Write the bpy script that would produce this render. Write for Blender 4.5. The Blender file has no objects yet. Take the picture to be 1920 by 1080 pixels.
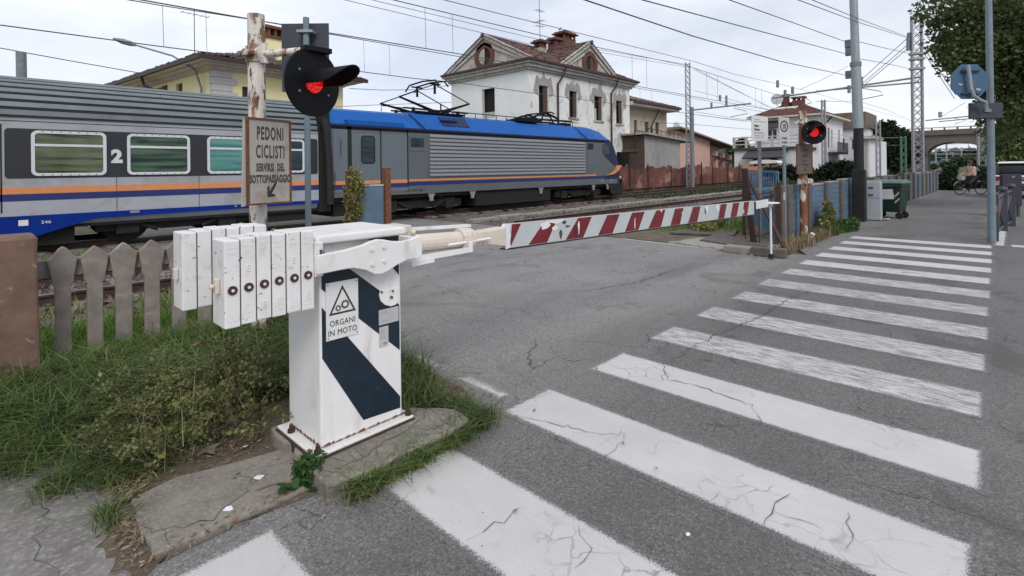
import bpy, math, random
import numpy as np
from mathutils import Vector, Matrix
rnd = random.Random(7)
R = math.radians
SC = bpy.context.scene
COL = SC.collection

# ---------------------------------------------------------------- camera
CAM_H, YAW, ROLL = 1.63, R(43.5), R(.65)
FWD = Vector((math.cos(YAW), math.sin(YAW), 0)); RGT = Vector((math.sin(YAW), -math.cos(YAW), 0))
CR = RGT*math.cos(ROLL) - Vector((0, 0, math.sin(ROLL))); CU = RGT*math.sin(ROLL) + Vector((0, 0, math.cos(ROLL)))
cd = bpy.data.cameras.new('camera'); cd.sensor_width = 36; cd.lens = 18; cd.shift_y = -223/1920
cd.clip_start = .05; cd.clip_end = 3000
cam = bpy.data.objects.new('camera', cd); COL.objects.link(cam)
m4 = Matrix(((CR.x, CU.x, -FWD.x, 0), (CR.y, CU.y, -FWD.y, 0), (CR.z, CU.z, -FWD.z, CAM_H), (0, 0, 0, 1)))
cam.matrix_world = m4
SC.camera = cam

# ---------------------------------------------------------------- light: bright overcast afternoon
SC.view_settings.view_transform = 'Standard'; SC.view_settings.look = 'None'
SC.view_settings.exposure = 0; SC.view_settings.gamma = 1
SUN_EL, SUN_AZ = R(43), R(-122)          # azimuth of the sun seen from the scene, measured from +X
w = bpy.data.worlds.new('World'); SC.world = w; w.use_nodes = True
nt = w.node_tree; N = nt.nodes; Lk = nt.links
bg = N['Background']
sky = N.new('ShaderNodeTexSky'); sky.sky_type = 'NISHITA'; sky.sun_disc = False
sky.sun_elevation = SUN_EL; sky.sun_rotation = math.pi/2 - SUN_AZ; sky.dust_density = 2.0
tc = N.new('ShaderNodeTexCoord')
mp = N.new('ShaderNodeMapping'); mp.inputs['Scale'].default_value = (1.2, 1.2, 3.4); Lk.new(tc.outputs['Generated'], mp.inputs[0])
nz = N.new('ShaderNodeTexNoise'); nz.inputs['Scale'].default_value = 1.9; nz.inputs['Detail'].default_value = 8; nz.inputs['Roughness'].default_value = .55
nz.inputs['Distortion'].default_value = .35
Lk.new(mp.outputs[0], nz.inputs['Vector'])
cr = N.new('ShaderNodeValToRGB'); cr.color_ramp.elements[0].position = .34; cr.color_ramp.elements[0].color = (5.9, 6.4, 7.5, 1)
cr.color_ramp.elements[1].position = .66; cr.color_ramp.elements[1].color = (8.8, 8.95, 9.35, 1)
Lk.new(nz.outputs['Fac'], cr.inputs[0])
sx = N.new('ShaderNodeSeparateXYZ'); Lk.new(tc.outputs['Generated'], sx.inputs[0])
# brighter veil of cloud towards the far-left of the view (+Y, -X)
dt = N.new('ShaderNodeVectorMath'); dt.operation = 'DOT_PRODUCT'; dt.inputs[1].default_value = (-.1, .99, -.25)
Lk.new(tc.outputs['Generated'], dt.inputs[0])
mr = N.new('ShaderNodeMapRange'); mr.inputs[1].default_value = .2; mr.inputs[2].default_value = 1.; mr.inputs[3].default_value = .95; mr.inputs[4].default_value = 1.06
Lk.new(dt.outputs['Value'], mr.inputs[0])
vm = N.new('ShaderNodeVectorMath'); vm.operation = 'SCALE'; Lk.new(cr.outputs[0], vm.inputs[0]); Lk.new(mr.outputs[0], vm.inputs['Scale'])
mx = N.new('ShaderNodeMix'); mx.data_type = 'RGBA'; mx.inputs['Factor'].default_value = .86
Lk.new(sky.outputs[0], mx.inputs['A']); Lk.new(vm.outputs[0], mx.inputs['B'])
Lk.new(mx.outputs['Result'], bg.inputs['Color']); bg.inputs['Strength'].default_value = .128
sd = bpy.data.lights.new('sun', 'SUN'); sd.energy = 1.7; sd.angle = R(24); sd.color = (1, .96, .9)
so = bpy.data.objects.new('sun', sd); COL.objects.link(so); so.location = (0, 0, 60)
dv = Vector((math.cos(SUN_EL)*math.cos(SUN_AZ), math.cos(SUN_EL)*math.sin(SUN_AZ), math.sin(SUN_EL)))
so.rotation_euler = dv.to_track_quat('Z', 'Y').to_euler()

# ---------------------------------------------------------------- survey helpers: a sight line turned into a point at a known place
def ray(u, v):
    return FWD + CR*((u-960)/960) - CU*((v-317)/960)
EYE = Vector((0, 0, CAM_H))
def GP(u, v, z=0.): d = ray(u, v); return EYE + d*((z-CAM_H)/d.z)
def YP(u, v, y): d = ray(u, v); return EYE + d*(y/d.y)
def XP(u, v, x): d = ray(u, v); return EYE + d*(x/d.x)
def DP(u, v, t): return EYE + ray(u, v)*t

# ---------------------------------------------------------------- materials
MATS = {}
def nodes(name):
    m = bpy.data.materials.new(name); m.use_nodes = True
    return m, m.node_tree.nodes, m.node_tree.links, m.node_tree.nodes['Principled BSDF']
def rgba(c): return (c[0], c[1], c[2], 1)
def noise(N, L, vec, scale, detail=4, rough=.6, dist=0):
    n = N.new('ShaderNodeTexNoise'); n.inputs['Scale'].default_value = scale; n.inputs['Detail'].default_value = detail
    n.inputs['Roughness'].default_value = rough; n.inputs['Distortion'].default_value = dist
    L.new(vec, n.inputs['Vector']); return n.outputs['Fac']
def ramp(N, L, fac, lo, hi, a=0., b=1.):
    r = N.new('ShaderNodeMapRange'); r.inputs[1].default_value = lo; r.inputs[2].default_value = hi
    r.inputs[3].default_value = a; r.inputs[4].default_value = b; L.new(fac, r.inputs[0]); return r.outputs[0]
def mixc(N, L, fac, a, b):
    m = N.new('ShaderNodeMix'); m.data_type = 'RGBA'
    for sock, val in ((m.inputs['Factor'], fac), (m.inputs['A'], a), (m.inputs['B'], b)):
        if isinstance(val, (int, float)): sock.default_value = val
        elif isinstance(val, tuple): sock.default_value = rgba(val)
        else: L.new(val, sock)
    return m.outputs['Result']
def math_(N, L, op, a, b=0.):
    m = N.new('ShaderNodeMath'); m.operation = op
    for i, val in enumerate((a, b)):
        if isinstance(val, (int, float)): m.inputs[i].default_value = val
        else: L.new(val, m.inputs[i])
    return m.outputs[0]
def coords(N, L, space='Object', scale=(1, 1, 1)):
    t = N.new('ShaderNodeTexCoord'); p = N.new('ShaderNodeMapping'); p.inputs['Scale'].default_value = scale
    if space == 'World':
        g = N.new('ShaderNodeNewGeometry'); L.new(g.outputs['Position'], p.inputs[0])
    else: L.new(t.outputs[space], p.inputs[0])
    return p.outputs[0]
def bump(N, L, b, fac, strength, dist=.01):
    n = N.new('ShaderNodeBump'); n.inputs['Strength'].default_value = strength; n.inputs['Distance'].default_value = dist
    L.new(fac, n.inputs['Height']); L.new(n.outputs[0], b.inputs['Normal'])
def pm(name, col, rough=.65, metal=0., var=.18, scale=6., spots=None, spots2=None, bmp=.15, bscale=40., bdist=.004, stretch=(1, 1, 1), spec=.5):
    """base colour with mottling; spots = (colour, scale, lo, hi[, detail]) marks of rust, dirt or chipped paint with a shape of their own"""
    m, N, L, b = nodes(name)
    v = coords(N, L, 'World', stretch)
    f = noise(N, L, v, scale, 5)
    c = mixc(N, L, ramp(N, L, f, .3, .7), tuple(x*(1-var) for x in col), tuple(min(1, x*(1+var*.6)) for x in col))
    r = None
    for sp in (spots, spots2):
        if sp:
            n2 = noise(N, L, v, sp[1], 6 if len(sp) < 5 else sp[4], .65, .4)
            k = ramp(N, L, n2, sp[2], sp[3])
            c = mixc(N, L, k, c, sp[0]); r = k
    L.new(c, b.inputs['Base Color'])
    b.inputs['Roughness'].default_value = rough; b.inputs['Metallic'].default_value = metal
    b.inputs['Specular IOR Level'].default_value = spec
    if bmp: bump(N, L, b, noise(N, L, v, bscale, 4), bmp, bdist)
    MATS[name] = m; return m
def glow(name, col, e):
    m, N, L, b = nodes(name); b.inputs['Base Color'].default_value = rgba(col)
    b.inputs['Emission Color'].default_value = rgba(col); b.inputs['Emission Strength'].default_value = e
    MATS[name] = m; return m
RUST = (.15, .062, .034); DRUST = (.07, .03, .018)
pm('white_paint', (.75, .74, .74), .45, var=.07, scale=4, spots=((.44, .395, .35), 6, .54, .80), spots2=(DRUST, 24, .70, .74), bmp=.06, bscale=60, stretch=(1, 1, .35))
pm('cream_paint', (.62, .55, .47), .5, var=.12, scale=7, spots=((.3, .2, .13), 10, .6, .78), spots2=(DRUST, 30, .7, .74))
pm('weight_paint', (.71, .70, .70), .5, var=.08, scale=9, spots=((.45, .38, .33), 11, .56, .8), spots2=(DRUST, 26, .63, .67), bmp=.3, bscale=45)
pm('lid_paint', (.70, .68, .665), .5, var=.08, scale=5, spots=((.36, .29, .22), 6, .6, .72), spots2=(DRUST, 22, .74, .78))
pm('navy_paint', (.007, .019, .034), .35, var=.3, scale=9, spots=((.05, .06, .08), 20, .66, .8), bmp=.05)
pm('rust', RUST, .85, var=.4, scale=22, spots=((.28, .11, .05), 40, .55, .7), bmp=.5, bscale=90)
pm('dark_rust', (.055, .028, .022), .85, var=.4, scale=22, spots=(RUST, 30, .58, .7), bmp=.4, bscale=80)
pm('flaking_white', (.66, .62, .57), .6, var=.15, scale=12, spots=((.20, .098, .055), 6.5, .50, .56, 8), spots2=((.12, .05, .03), 14, .57, .62, 8), bmp=.3, bscale=30, stretch=(1, 1, .45))
pm('mostly_rust', (.22, .085, .042), .75, var=.35, scale=9, spots=((.6, .56, .5), 5, .53, .58, 8), bmp=.4, bscale=40, stretch=(1, 1, .4))
pm('galvanised', (.30, .34, .36), .5, .35, var=.12, scale=25, bmp=.05)
pm('pole_blue_grey', (.17, .22, .26), .5, .2, var=.15, scale=6)
pm('steel_grey', (.21, .22, .24), .55, .3, var=.2, scale=8)
pm('wire_metal', (.09, .09, .10), .6, .3, var=.1)
pm('black_paint', (.0045, .005, .0065), .6, var=.3, scale=10, spec=.2)
pm('black_rubber', (.012, .012, .013), .75, var=.3)
pm('board_back', (.035, .042, .055), .5, var=.2, scale=5)
pm('sign_cream', (.39, .36, .325), .6, var=.12, scale=6, spots=((.21, .145, .11), 3.2, .54, .76), spots2=((.2, .12, .08), 24, .66, .74))
pm('letter_black', (.03, .026, .026), .6, var=.2)
pm('letter_faded', (.06, .048, .044), .7, var=.3, scale=20)
pm('crack_grey', (.085, .08, .076), .9, var=.4, scale=14, bmp=0)
pm('letter_navy', (.03, .05, .14), .5, var=.1)
pm('letter_grey', (.25, .25, .26), .5, var=.1)
pm('plate_white', (.68, .68, .68), .4, var=.05)
pm('fence_concrete', (.235, .205, .185), .9, var=.25, scale=10, spots=((.36, .33, .32), 5, .6, .72), bmp=.5, bscale=70)
pm('brown_post', (.17, .105, .08), .9, var=.3, scale=6, spots=((.33, .25, .22), 9, .6, .7), spots2=((.09, .05, .045), 7, .62, .72), bmp=.5, bscale=50)
pm('concrete', (.30, .275, .24), .9, var=.18, scale=3, spots=((.17, .15, .11), 3, .54, .7), spots2=((.4, .38, .35), 11, .62, .75), bmp=.45, bscale=55)
pm('panel_blue', (.10, .165, .235), .6, var=.22, scale=3, spots=((.12, .11, .10), 2.2, .55, .72), bmp=.1)
pm('panel_worn', (.17, .165, .18), .75, var=.25, scale=2.5, spots=((.11, .17, .24), 2, .5, .65), bmp=.1)
pm('gate_blue', (.075, .19, .32), .55, var=.15, scale=5, spots=((.1, .09, .08), 8, .64, .72))
pm('fence_post_concrete', (.118, .10, .09), .9, var=.3, scale=5, spots=((.09, .05, .04), 5, .55, .7), bmp=.3)
pm('coach_grey', (.345, .36, .395), .45, var=.08, scale=1.2, spots=((.26, .245, .23), 1.6, .5, .75), bmp=0)
pm('coach_dark', (.020, .021, .028), .5, var=.15, scale=1.5, bmp=0)
pm('coach_orange', (.62, .24, .09), .5, var=.1, bmp=0)
pm('coach_blue', (.012, .022, .13), .55, var=.1, bmp=0)
pm('skirt_blue', (.001, .022, .21), .6, var=.12, scale=2, spots=((.015, .03, .10), 3, .62, .8), bmp=0, spec=.15)
pm('coach_roof', (.15, .18, .195), .55, .1, var=.15, scale=1.5, spots=((.09, .10, .11), 2.5, .55, .8), bmp=0)
pm('roof_groove', (.010, .012, .016), .7, var=.1, bmp=0)
pm('window_frame', (.60, .61, .64), .4, var=.06, bmp=0)
pm('loco_grey', (.105, .118, .13), .45, .0, var=.1, scale=1.5, spots=((.11, .11, .11), 2, .55, .8), bmp=0)
pm('loco_slat', (.22, .235, .25), .45, .2, var=.08, bmp=0)
pm('loco_blue', (.002, .09, .37), .5, var=.1, scale=1.4, spots=((.004, .07, .29), 2, .56, .78), bmp=0, spec=.3)
pm('loco_navy', (.006, .012, .065), .5, var=.15, bmp=0)
pm('loco_light', (.125, .15, .17), .45, var=.08, scale=1.5, bmp=0)
pm('under_black', (.011, .010, .010), .8, var=.4, scale=6, spots=((.05, .04, .035), 9, .6, .75), bmp=.2)
pm('rail_rust', (.065, .033, .027), .75, .2, var=.3, scale=9)
pm('rail_head', (.42, .40, .39), .35, .7, var=.15, scale=3)
pm('sleeper', (.20, .18, .165), .9, var=.25, scale=6)
pm('mat_rubber', (.10, .085, .08), .85, var=.3, scale=7, spots=((.2, .17, .15), 6, .56, .7), bmp=.3)
pm('plaster_white', (.77, .795, .81), .85, var=.06, scale=.9, spots=((.5, .53, .55), 1.2, .6, .8), bmp=.05)
pm('plaster_worn', (.72, .72, .71), .9, var=.12, scale=.8, spots=((.36, .335, .31), .75, .57, .64, 8), spots2=((.47, .475, .48), 2.3, .56, .66), bmp=.2, bscale=12, stretch=(1, 1, .7))
pm('plaster_patch', (.33, .32, .31), .95, var=.2, scale=2, bmp=.2)
pm('plaster_old', (.44, .41, .36), .9, var=.15, scale=1, spots=((.2, .17, .13), .9, .52, .62, 8), bmp=.2)
pm('moulding', (.46, .44, .42), .85, var=.18, scale=1.6, spots=((.2, .18, .17), 2, .58, .72))
pm('dark_hole', (.012, .011, .012), .9, var=.3, bmp=0)  # near-black fill painting the unlit space behind openings
pm('boarded', (.085, .055, .042), .9, var=.35, scale=4, stretch=(3, 3, .4))
pm('gutter_brown', (.045, .022, .02), .6, var=.2)
pm('brick', (.16, .06, .045), .9, var=.35, scale=4, spots=((.1, .07, .06), 8, .58, .7), bmp=.3)
pm('brick_window', (.13, .05, .035), .9, var=.25, scale=5)
pm('yellow_plaster', (.84, .76, .43), .85, var=.07, scale=.8, spots=((.68, .6, .33), 1.1, .58, .75), bmp=.05)
pm('quoin', (.55, .52, .52), .85, var=.1, scale=2)
pm('soffit', (.60, .52, .46), .85, var=.12, scale=1.2)
pm('shutter', (.05, .032, .028), .7, var=.2)
pm('pink_plaster', (.58, .37, .32), .85, var=.07, scale=.7, bmp=.05)
pm('beige_plaster', (.42, .37, .29), .88, var=.12, scale=.8, spots=((.3, .26, .21), 1, .56, .7))
pm('wood_boards', (.36, .345, .34), .9, var=.35, scale=2.2, stretch=(6, 6, .3), spots=((.13, .12, .12), 3, .55, .7), bmp=.3)
pm('net_red', (.14, .052, .038), .9, var=.35, scale=1.1, spots=((.31, .175, .14), .35, .55, .65), spots2=((.075, .035, .03), .5, .5, .6), bmp=.3, bscale=20)
pm('house_white', (.68, .69, .71), .85, var=.06, scale=.4, bmp=0)
pm('bridge_stone', (.135, .118, .108), .9, var=.25, scale=.3, spots=((.11, .1, .09), .4, .54, .68), bmp=.2)
pm('bark', (.10, .08, .06), .95, var=.35, scale=8, bmp=.6, bscale=20)
pm('bin_green', (.007, .026, .014), .5, var=.2, scale=3)
pm('bin_lid', (.10, .16, .12), .5, var=.15)
pm('box_grey', (.36, .40, .43), .5, var=.08, spots=((.26, .26, .26), 4, .6, .75))
pm('railing_slate', (.055, .06, .075), .5, var=.15)
pm('panel_dark', (.028, .024, .033), .5, var=.2)
pm('sign_back_blue', (.045, .11, .20), .45, var=.12, scale=4, bmp=0)
pm('sticker_orange', (.45, .13, .03), .6, var=.2)
pm('car_white', (.72, .73, .75), .25, var=.03, bmp=0)
pm('car_glass', (.008, .009, .012), .08, var=.1, bmp=0)
pm('tail_red', (.25, .01, .012), .2, var=.1, bmp=0)
pm('skin', (.42, .25, .18), .6, var=.06, bmp=0)
pm('hair_black', (.012, .010, .010), .6, var=.3)
pm('shirt_pink', (.60, .40, .37), .8, var=.1)
pm('trousers_dark', (.018, .018, .024), .85, var=.2)
pm('shoe_pale', (.5, .42, .4), .7, var=.1)
pm('bike_metal', (.30, .30, .31), .35, .6, var=.1)
pm('litter_white', (.72, .72, .74), .8, var=.08)
pm('lattice_grey', (.30, .31, .33), .6, .2, var=.12)
pm('green_steel', (.08, .17, .13), .6, var=.2)
pm('brown_plate', (.11, .085, .075), .7, var=.2, scale=4)
pm('red_tape', (.165, .010, .016), .42, var=.25, scale=6, spots=((.06, .005, .01), 5, .55, .7), bmp=0)
pm('boom_white', (.47, .50, .51), .45, var=.07, scale=4, spots=((.35, .34, .33), 12, .64, .76), bmp=0)
pm('torn_white', (.70, .70, .71), .6, var=.05, bmp=.1)
pm('tear_dark', (.05, .06, .055), .7, var=.3)
pm('satellite', (.45, .45, .46), .5, var=.1)
pm('terrace_dark', (.05, .05, .05), .8, var=.3)
pm('hill_blue', (.16, .20, .27), .95, var=.15, scale=.05)
pm('flag_orange', (.50, .2, .1), .7, var=.1)
glow('led_red', (.9, .012, .01), 1.0)
def lens_mat():
    m, N, L, b = nodes('led_lens')
    v = coords(N, L, 'World')
    vo = N.new('ShaderNodeTexVoronoi'); vo.inputs['Scale'].default_value = 52; L.new(v, vo.inputs['Vector'])
    k = ramp(N, L, vo.outputs['Distance'], .12, .5, 1., .0)
    c = mixc(N, L, k, (.62, .004, .004), (1., .06, .04))
    L.new(c, b.inputs['Base Color']); L.new(c, b.inputs['Emission Color'])
    L.new(ramp(N, L, k, 0, 1, .6, 1.0), b.inputs['Emission Strength']); b.inputs['Roughness'].default_value = .3
    MATS['led_lens'] = m
lens_mat()
def glass_mat(name, c1, c2, scale=1.6):
    m, N, L, b = nodes(name)
    v = coords(N, L, 'World', (.4, .4, 4.2))
    f = noise(N, L, v, scale, 3, .5, .6)  # stretched noise paints soft reflections into the pane colour
    L.new(mixc(N, L, ramp(N, L, f, .38, .62), c1, c2), b.inputs['Base Color'])
    b.inputs['Roughness'].default_value = .08; b.inputs['Specular IOR Level'].default_value = .35; MATS[name] = m
glass_mat('glass_olive', (.022, .03, .016), (.12, .145, .085), 2.4); glass_mat('glass_dark', (.008, .018, .016), (.06, .125, .075), 2.6)
glass_mat('glass_teal', (.045, .16, .15), (.12, .30, .27), 1.2); glass_mat('glass_night', (.008, .02, .026), (.02, .05, .06))  # teal panes: sky light through the far windows, painted as colour
glass_mat('glass_house', (.01, .012, .015), (.04, .05, .06))
def leaf_mat(name, dark, light, accent=None, trans=.25, big=.6):
    m, N, L, b = nodes(name)
    g = N.new('ShaderNodeNewGeometry')
    c = mixc(N, L, g.outputs['Random Per Island'], dark, light)
    f = noise(N, L, g.outputs['Position'], big, 3)
    c = mixc(N, L, ramp(N, L, f, .35, .65, 0, .55), c, tuple(x*.6 for x in dark))
    if accent:
        k = math_(N, L, 'GREATER_THAN', math_(N, L, 'FRACT', math_(N, L, 'MULTIPLY', g.outputs['Random Per Island'], 37.)), 1-accent[1])
        c = mixc(N, L, k, c, accent[0])
    L.new(c, b.inputs['Base Color']); b.inputs['Roughness'].default_value = .6; b.inputs['Specular IOR Level'].default_value = .3
    t = N.new('ShaderNodeBsdfTranslucent'); L.new(c, t.inputs['Color'])
    ms = N.new('ShaderNodeMixShader'); ms.inputs[0].default_value = trans
    L.new(b.outputs[0], ms.inputs[1]); L.new(t.outputs[0], ms.inputs[2]); L.new(ms.outputs[0], N['Material Output'].inputs['Surface'])
    MATS[name] = m
leaf_mat('leaf_plane', (.065, .10, .038), (.19, .225, .085), trans=.4)
leaf_mat('leaf_dark', (.012, .025, .012), (.035, .06, .028))
leaf_mat('leaf_mid', (.04, .075, .025), (.10, .16, .055))
leaf_mat('leaf_sunny', (.10, .16, .045), (.24, .31, .11))  # sunlit brightness painted into the leaf greens
leaf_mat('leaf_weed', (.07, .10, .03), (.27, .29, .10), ((.22, .16, .08), .1), big=3)
leaf_mat('leaf_vine', (.14, .16, .045), (.32, .32, .11), ((.3, .19, .09), .12), big=4)
leaf_mat('leaf_broad', (.03, .08, .02), (.08, .16, .045), big=5)
leaf_mat('grass_blade', (.028, .058, .014), (.20, .29, .075), ((.26, .21, .11), .06), big=1.6)
leaf_mat('grass_dark', (.02, .035, .012), (.07, .10, .035), ((.14, .12, .06), .08), big=1.)
leaf_mat('grass_bright', (.09, .19, .02), (.2, .36, .06), ((.3, .26, .13), .05), big=2)
leaf_mat('grass_dry', (.17, .125, .075), (.33, .26, .16), trans=.1)
leaf_mat('dead_leaf', (.12, .085, .062), (.34, .27, .2), ((.24, .11, .06), .06), trans=.05, big=4)

def road_nodes(N, L, b, kind='asphalt'):
    """shared world-space asphalt: aggregate speckle, old tyre-polished lanes, patch stains"""
    g = N.new('ShaderNodeNewGeometry'); P = g.outputs['Position']
    big = noise(N, L, P, .35, 6, .65); mid = noise(N, L, P, 2.6, 5, .65); fine = noise(N, L, P, 95, 3, .7)
    grit = N.new('ShaderNodeTexVoronoi'); grit.inputs['Scale'].default_value = 130; L.new(P, grit.inputs['Vector'])
    base = mixc(N, L, ramp(N, L, big, .35, .65), (.135, .132, .129), (.215, .211, .205))
    base = mixc(N, L, ramp(N, L, mid, .35, .7, 0, .4), base, (.115, .112, .109))
    gc = mixc(N, L, ramp(N, L, noise(N, L, P, 48, 5, .8), .36, .66), (.05, .048, .047), (.31, .30, .29))
    base = mixc(N, L, .35, base, gc)
    ag = N.new('ShaderNodeTexVoronoi'); ag.inputs['Scale'].default_value = 125; L.new(P, ag.inputs['Vector']); ax = N.new('ShaderNodeSeparateXYZ'); L.new(ag.outputs['Color'], ax.inputs[0])
    base = mixc(N, L, ramp(N, L, ax.outputs['X'], .0, .3, .5, 0), base, (.04, .039, .038)); base = mixc(N, L, ramp(N, L, ax.outputs['X'], .72, 1., 0, .48), base, (.38, .37, .355))
    st_ = N.new('ShaderNodeMapping'); st_.inputs['Scale'].default_value = (.22, 1.1, 1); st_.inputs['Rotation'].default_value = (0, 0, R(84)); L.new(P, st_.inputs[0])
    base = mixc(N, L, ramp(N, L, noise(N, L, st_.outputs[0], 1.1, 5, .6), .5, .66, 0, .45), base, (.105, .10, .097))
    base = mixc(N, L, ramp(N, L, noise(N, L, P, .9, 2, .5, 1.2), .62, .67, 0, .35), base, (.07, .067, .064))
    sxy = N.new('ShaderNodeSeparateXYZ'); L.new(P, sxy.inputs[0])      # paler on the crossing than under the crosswalk, with a ragged change
    y_ragged = math_(N, L, 'ADD', sxy.outputs['Y'], math_(N, L, 'MULTIPLY', math_(N, L, 'SUBTRACT', mid, .5), 1.2))
    old = ramp(N, L, y_ragged, 1.9, 3.1)  # share of the paler tone, rising with Y
    vs = N.new('ShaderNodeVectorMath'); vs.operation = 'SCALE'; L.new(base, vs.inputs[0]); L.new(math_(N, L, 'ADD', math_(N, L, 'MULTIPLY', old, .47), .78), vs.inputs['Scale']); base = vs.outputs[0]
    sp = math_(N, L, 'MULTIPLY', ramp(N, L, grit.outputs['Distance'], .0, .25, 1, 0), ramp(N, L, grit.outputs['Color'], .72, .9))
    base = mixc(N, L, math_(N, L, 'MULTIPLY', sp, .7), base, (.55, .54, .52))
    # fine network of ageing cracks, only in patches
    wv = N.new('ShaderNodeTexNoise'); wv.inputs['Scale'].default_value = 3.5; wv.inputs['Detail'].default_value = 5; L.new(P, wv.inputs['Vector'])
    va = N.new('ShaderNodeVectorMath'); va.operation = 'MULTIPLY_ADD'; va.inputs[1].default_value = (.35, .35, 0); L.new(wv.outputs['Color'], va.inputs[0]); L.new(P, va.inputs[2])
    vo = N.new('ShaderNodeTexVoronoi'); vo.feature = 'DISTANCE_TO_EDGE'; vo.inputs['Scale'].default_value = .95; L.new(va.outputs[0], vo.inputs['Vector'])
    crk = ramp(N, L, vo.outputs['Distance'], .001, .006, 1, 0)
    msk = ramp(N, L, noise(N, L, P, .55, 2), .53, .6)
    crk = math_(N, L, 'MULTIPLY', crk, msk)
    v2 = N.new('ShaderNodeTexVoronoi'); v2.feature = 'DISTANCE_TO_EDGE'; v2.inputs['Scale'].default_value = 5.5; L.new(va.outputs[0], v2.inputs['Vector'])
    c2 = math_(N, L, 'MULTIPLY', ramp(N, L, v2.outputs['Distance'], .004, .03, 1, 0), ramp(N, L, noise(N, L, P, 1.3, 4, .6), .52, .62))
    crk = math_(N, L, 'MAXIMUM', crk, math_(N, L, 'MULTIPLY', c2, .75))
    base = mixc(N, L, math_(N, L, 'MULTIPLY', crk, .8), base, (.035, .033, .033))
    return P, base, fine, crk
def asphalt():
    m, N, L, b = nodes('asphalt'); P, c, fine, crk = road_nodes(N, L, b)
    L.new(c, b.inputs['Base Color']); b.inputs['Roughness'].default_value = .85; b.inputs['Specular IOR Level'].default_value = .35
    bump(N, L, b, fine, .3, .005); MATS['asphalt'] = m
asphalt()
def marking(name, white=(.56, .55, .545)):
    """road paint: UV in metres inside each stripe; worn at the edges and in scraped patches down to the asphalt"""
    m, N, L, b = nodes(name); P, c, fine, crk = road_nodes(N, L, b)
    uv = N.new('ShaderNodeUVMap'); at = N.new('ShaderNodeAttribute'); at.attribute_type = 'OBJECT'; at.attribute_name = 'wear'
    s = N.new('ShaderNodeSeparateXYZ'); L.new(uv.outputs[0], s.inputs[0])
    # distance to the nearest edge: u, v hold metres to edge pairs folded by ping-pong
    du = s.outputs['X']; dv = s.outputs['Y']
    e = math_(N, L, 'MINIMUM', du, dv)
    n1 = noise(N, L, P, 120, 4, .8); n2 = noise(N, L, P, 9, 5, .7); 
    st = N.new('ShaderNodeMapping'); st.inputs['Scale'].default_value = (14, 2.4, 1); L.new(P, st.inputs[0])
    n3 = noise(N, L, st.outputs[0], 1.9, 6, .75)
    edge = math_(N, L, 'ADD', e, math_(N, L, 'MULTIPLY', math_(N, L, 'SUBTRACT', n2, .5), .03))
    ef = math_(N, L, 'SUBTRACT', ramp(N, L, edge, .0, .10, .18, 1.0), n1)
    pk = N.new('ShaderNodeClamp'); L.new(math_(N, L, 'MULTIPLY', ef, 7.), pk.inputs[0]); pa = pk.outputs[0]
    wr = math_(N, L, 'ADD', math_(N, L, 'MULTIPLY', n3, .6), math_(N, L, 'MULTIPLY', n1, .4))
    thr = math_(N, L, 'SUBTRACT', .66, math_(N, L, 'MULTIPLY', at.outputs['Fac'], .24))
    ws = math_(N, L, 'MULTIPLY', math_(N, L, 'SUBTRACT', wr, thr), 14.); wn = N.new('ShaderNodeClamp'); L.new(ws, wn.inputs[0])
    pa = math_(N, L, 'MULTIPLY', pa, math_(N, L, 'SUBTRACT', 1., math_(N, L, 'MULTIPLY', wn.outputs[0], .8)))
    pa = math_(N, L, 'MULTIPLY', pa, math_(N, L, 'SUBTRACT', 1., math_(N, L, 'MULTIPLY', crk, .75)))
    wc = mixc(N, L, ramp(N, L, noise(N, L, P, 1.7, 5, .6), .3, .75), white, tuple(x*.82 for x in white))
    wc = mixc(N, L, ramp(N, L, n3, .42, .7, 0, .4), wc, (.47, .455, .44)); wc = mixc(N, L, ramp(N, L, n1, .56, .74, 0, .55), wc, (.27, .26, .25))
    L.new(mixc(N, L, pa, c, wc), b.inputs['Base Color']); b.inputs['Roughness'].default_value = .75
    bump(N, L, b, fine, .35, .005); MATS[name] = m
marking('road_paint')
def ground_mat(name, c1, c2, c3, s=1.5, bs=50, bd=.03, bst=.8):
    m, N, L, b = nodes(name); g = N.new('ShaderNodeNewGeometry'); P = g.outputs['Position']
    c = mixc(N, L, ramp(N, L, noise(N, L, P, s, 6, .65), .35, .65), c1, c2)
    c = mixc(N, L, ramp(N, L, noise(N, L, P, bs*.7, 4, .7), .5, .75), c, c3)
    L.new(c, b.inputs['Base Color']); b.inputs['Roughness'].default_value = .95
    bump(N, L, b, noise(N, L, P, bs, 4, .6), bst, bd); MATS[name] = m
ground_mat('ballast', (.075, .062, .055), (.135, .115, .10), (.22, .2, .18), 1.2, 22)
ground_mat('soil', (.085, .065, .045), (.15, .12, .08), (.22, .18, .13), 3, 40)
ground_mat('verge', (.045, .065, .022), (.10, .10, .045), (.14, .12, .07), .8, 30)
ground_mat('old_pavement', (.12, .11, .10), (.225, .212, .198), (.34, .325, .31), 3.2, 42, .012, .8)
ground_mat('slab', (.15, .132, .108), (.24, .218, .19), (.32, .295, .265), 3.5, 60, .006, .6)

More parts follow.
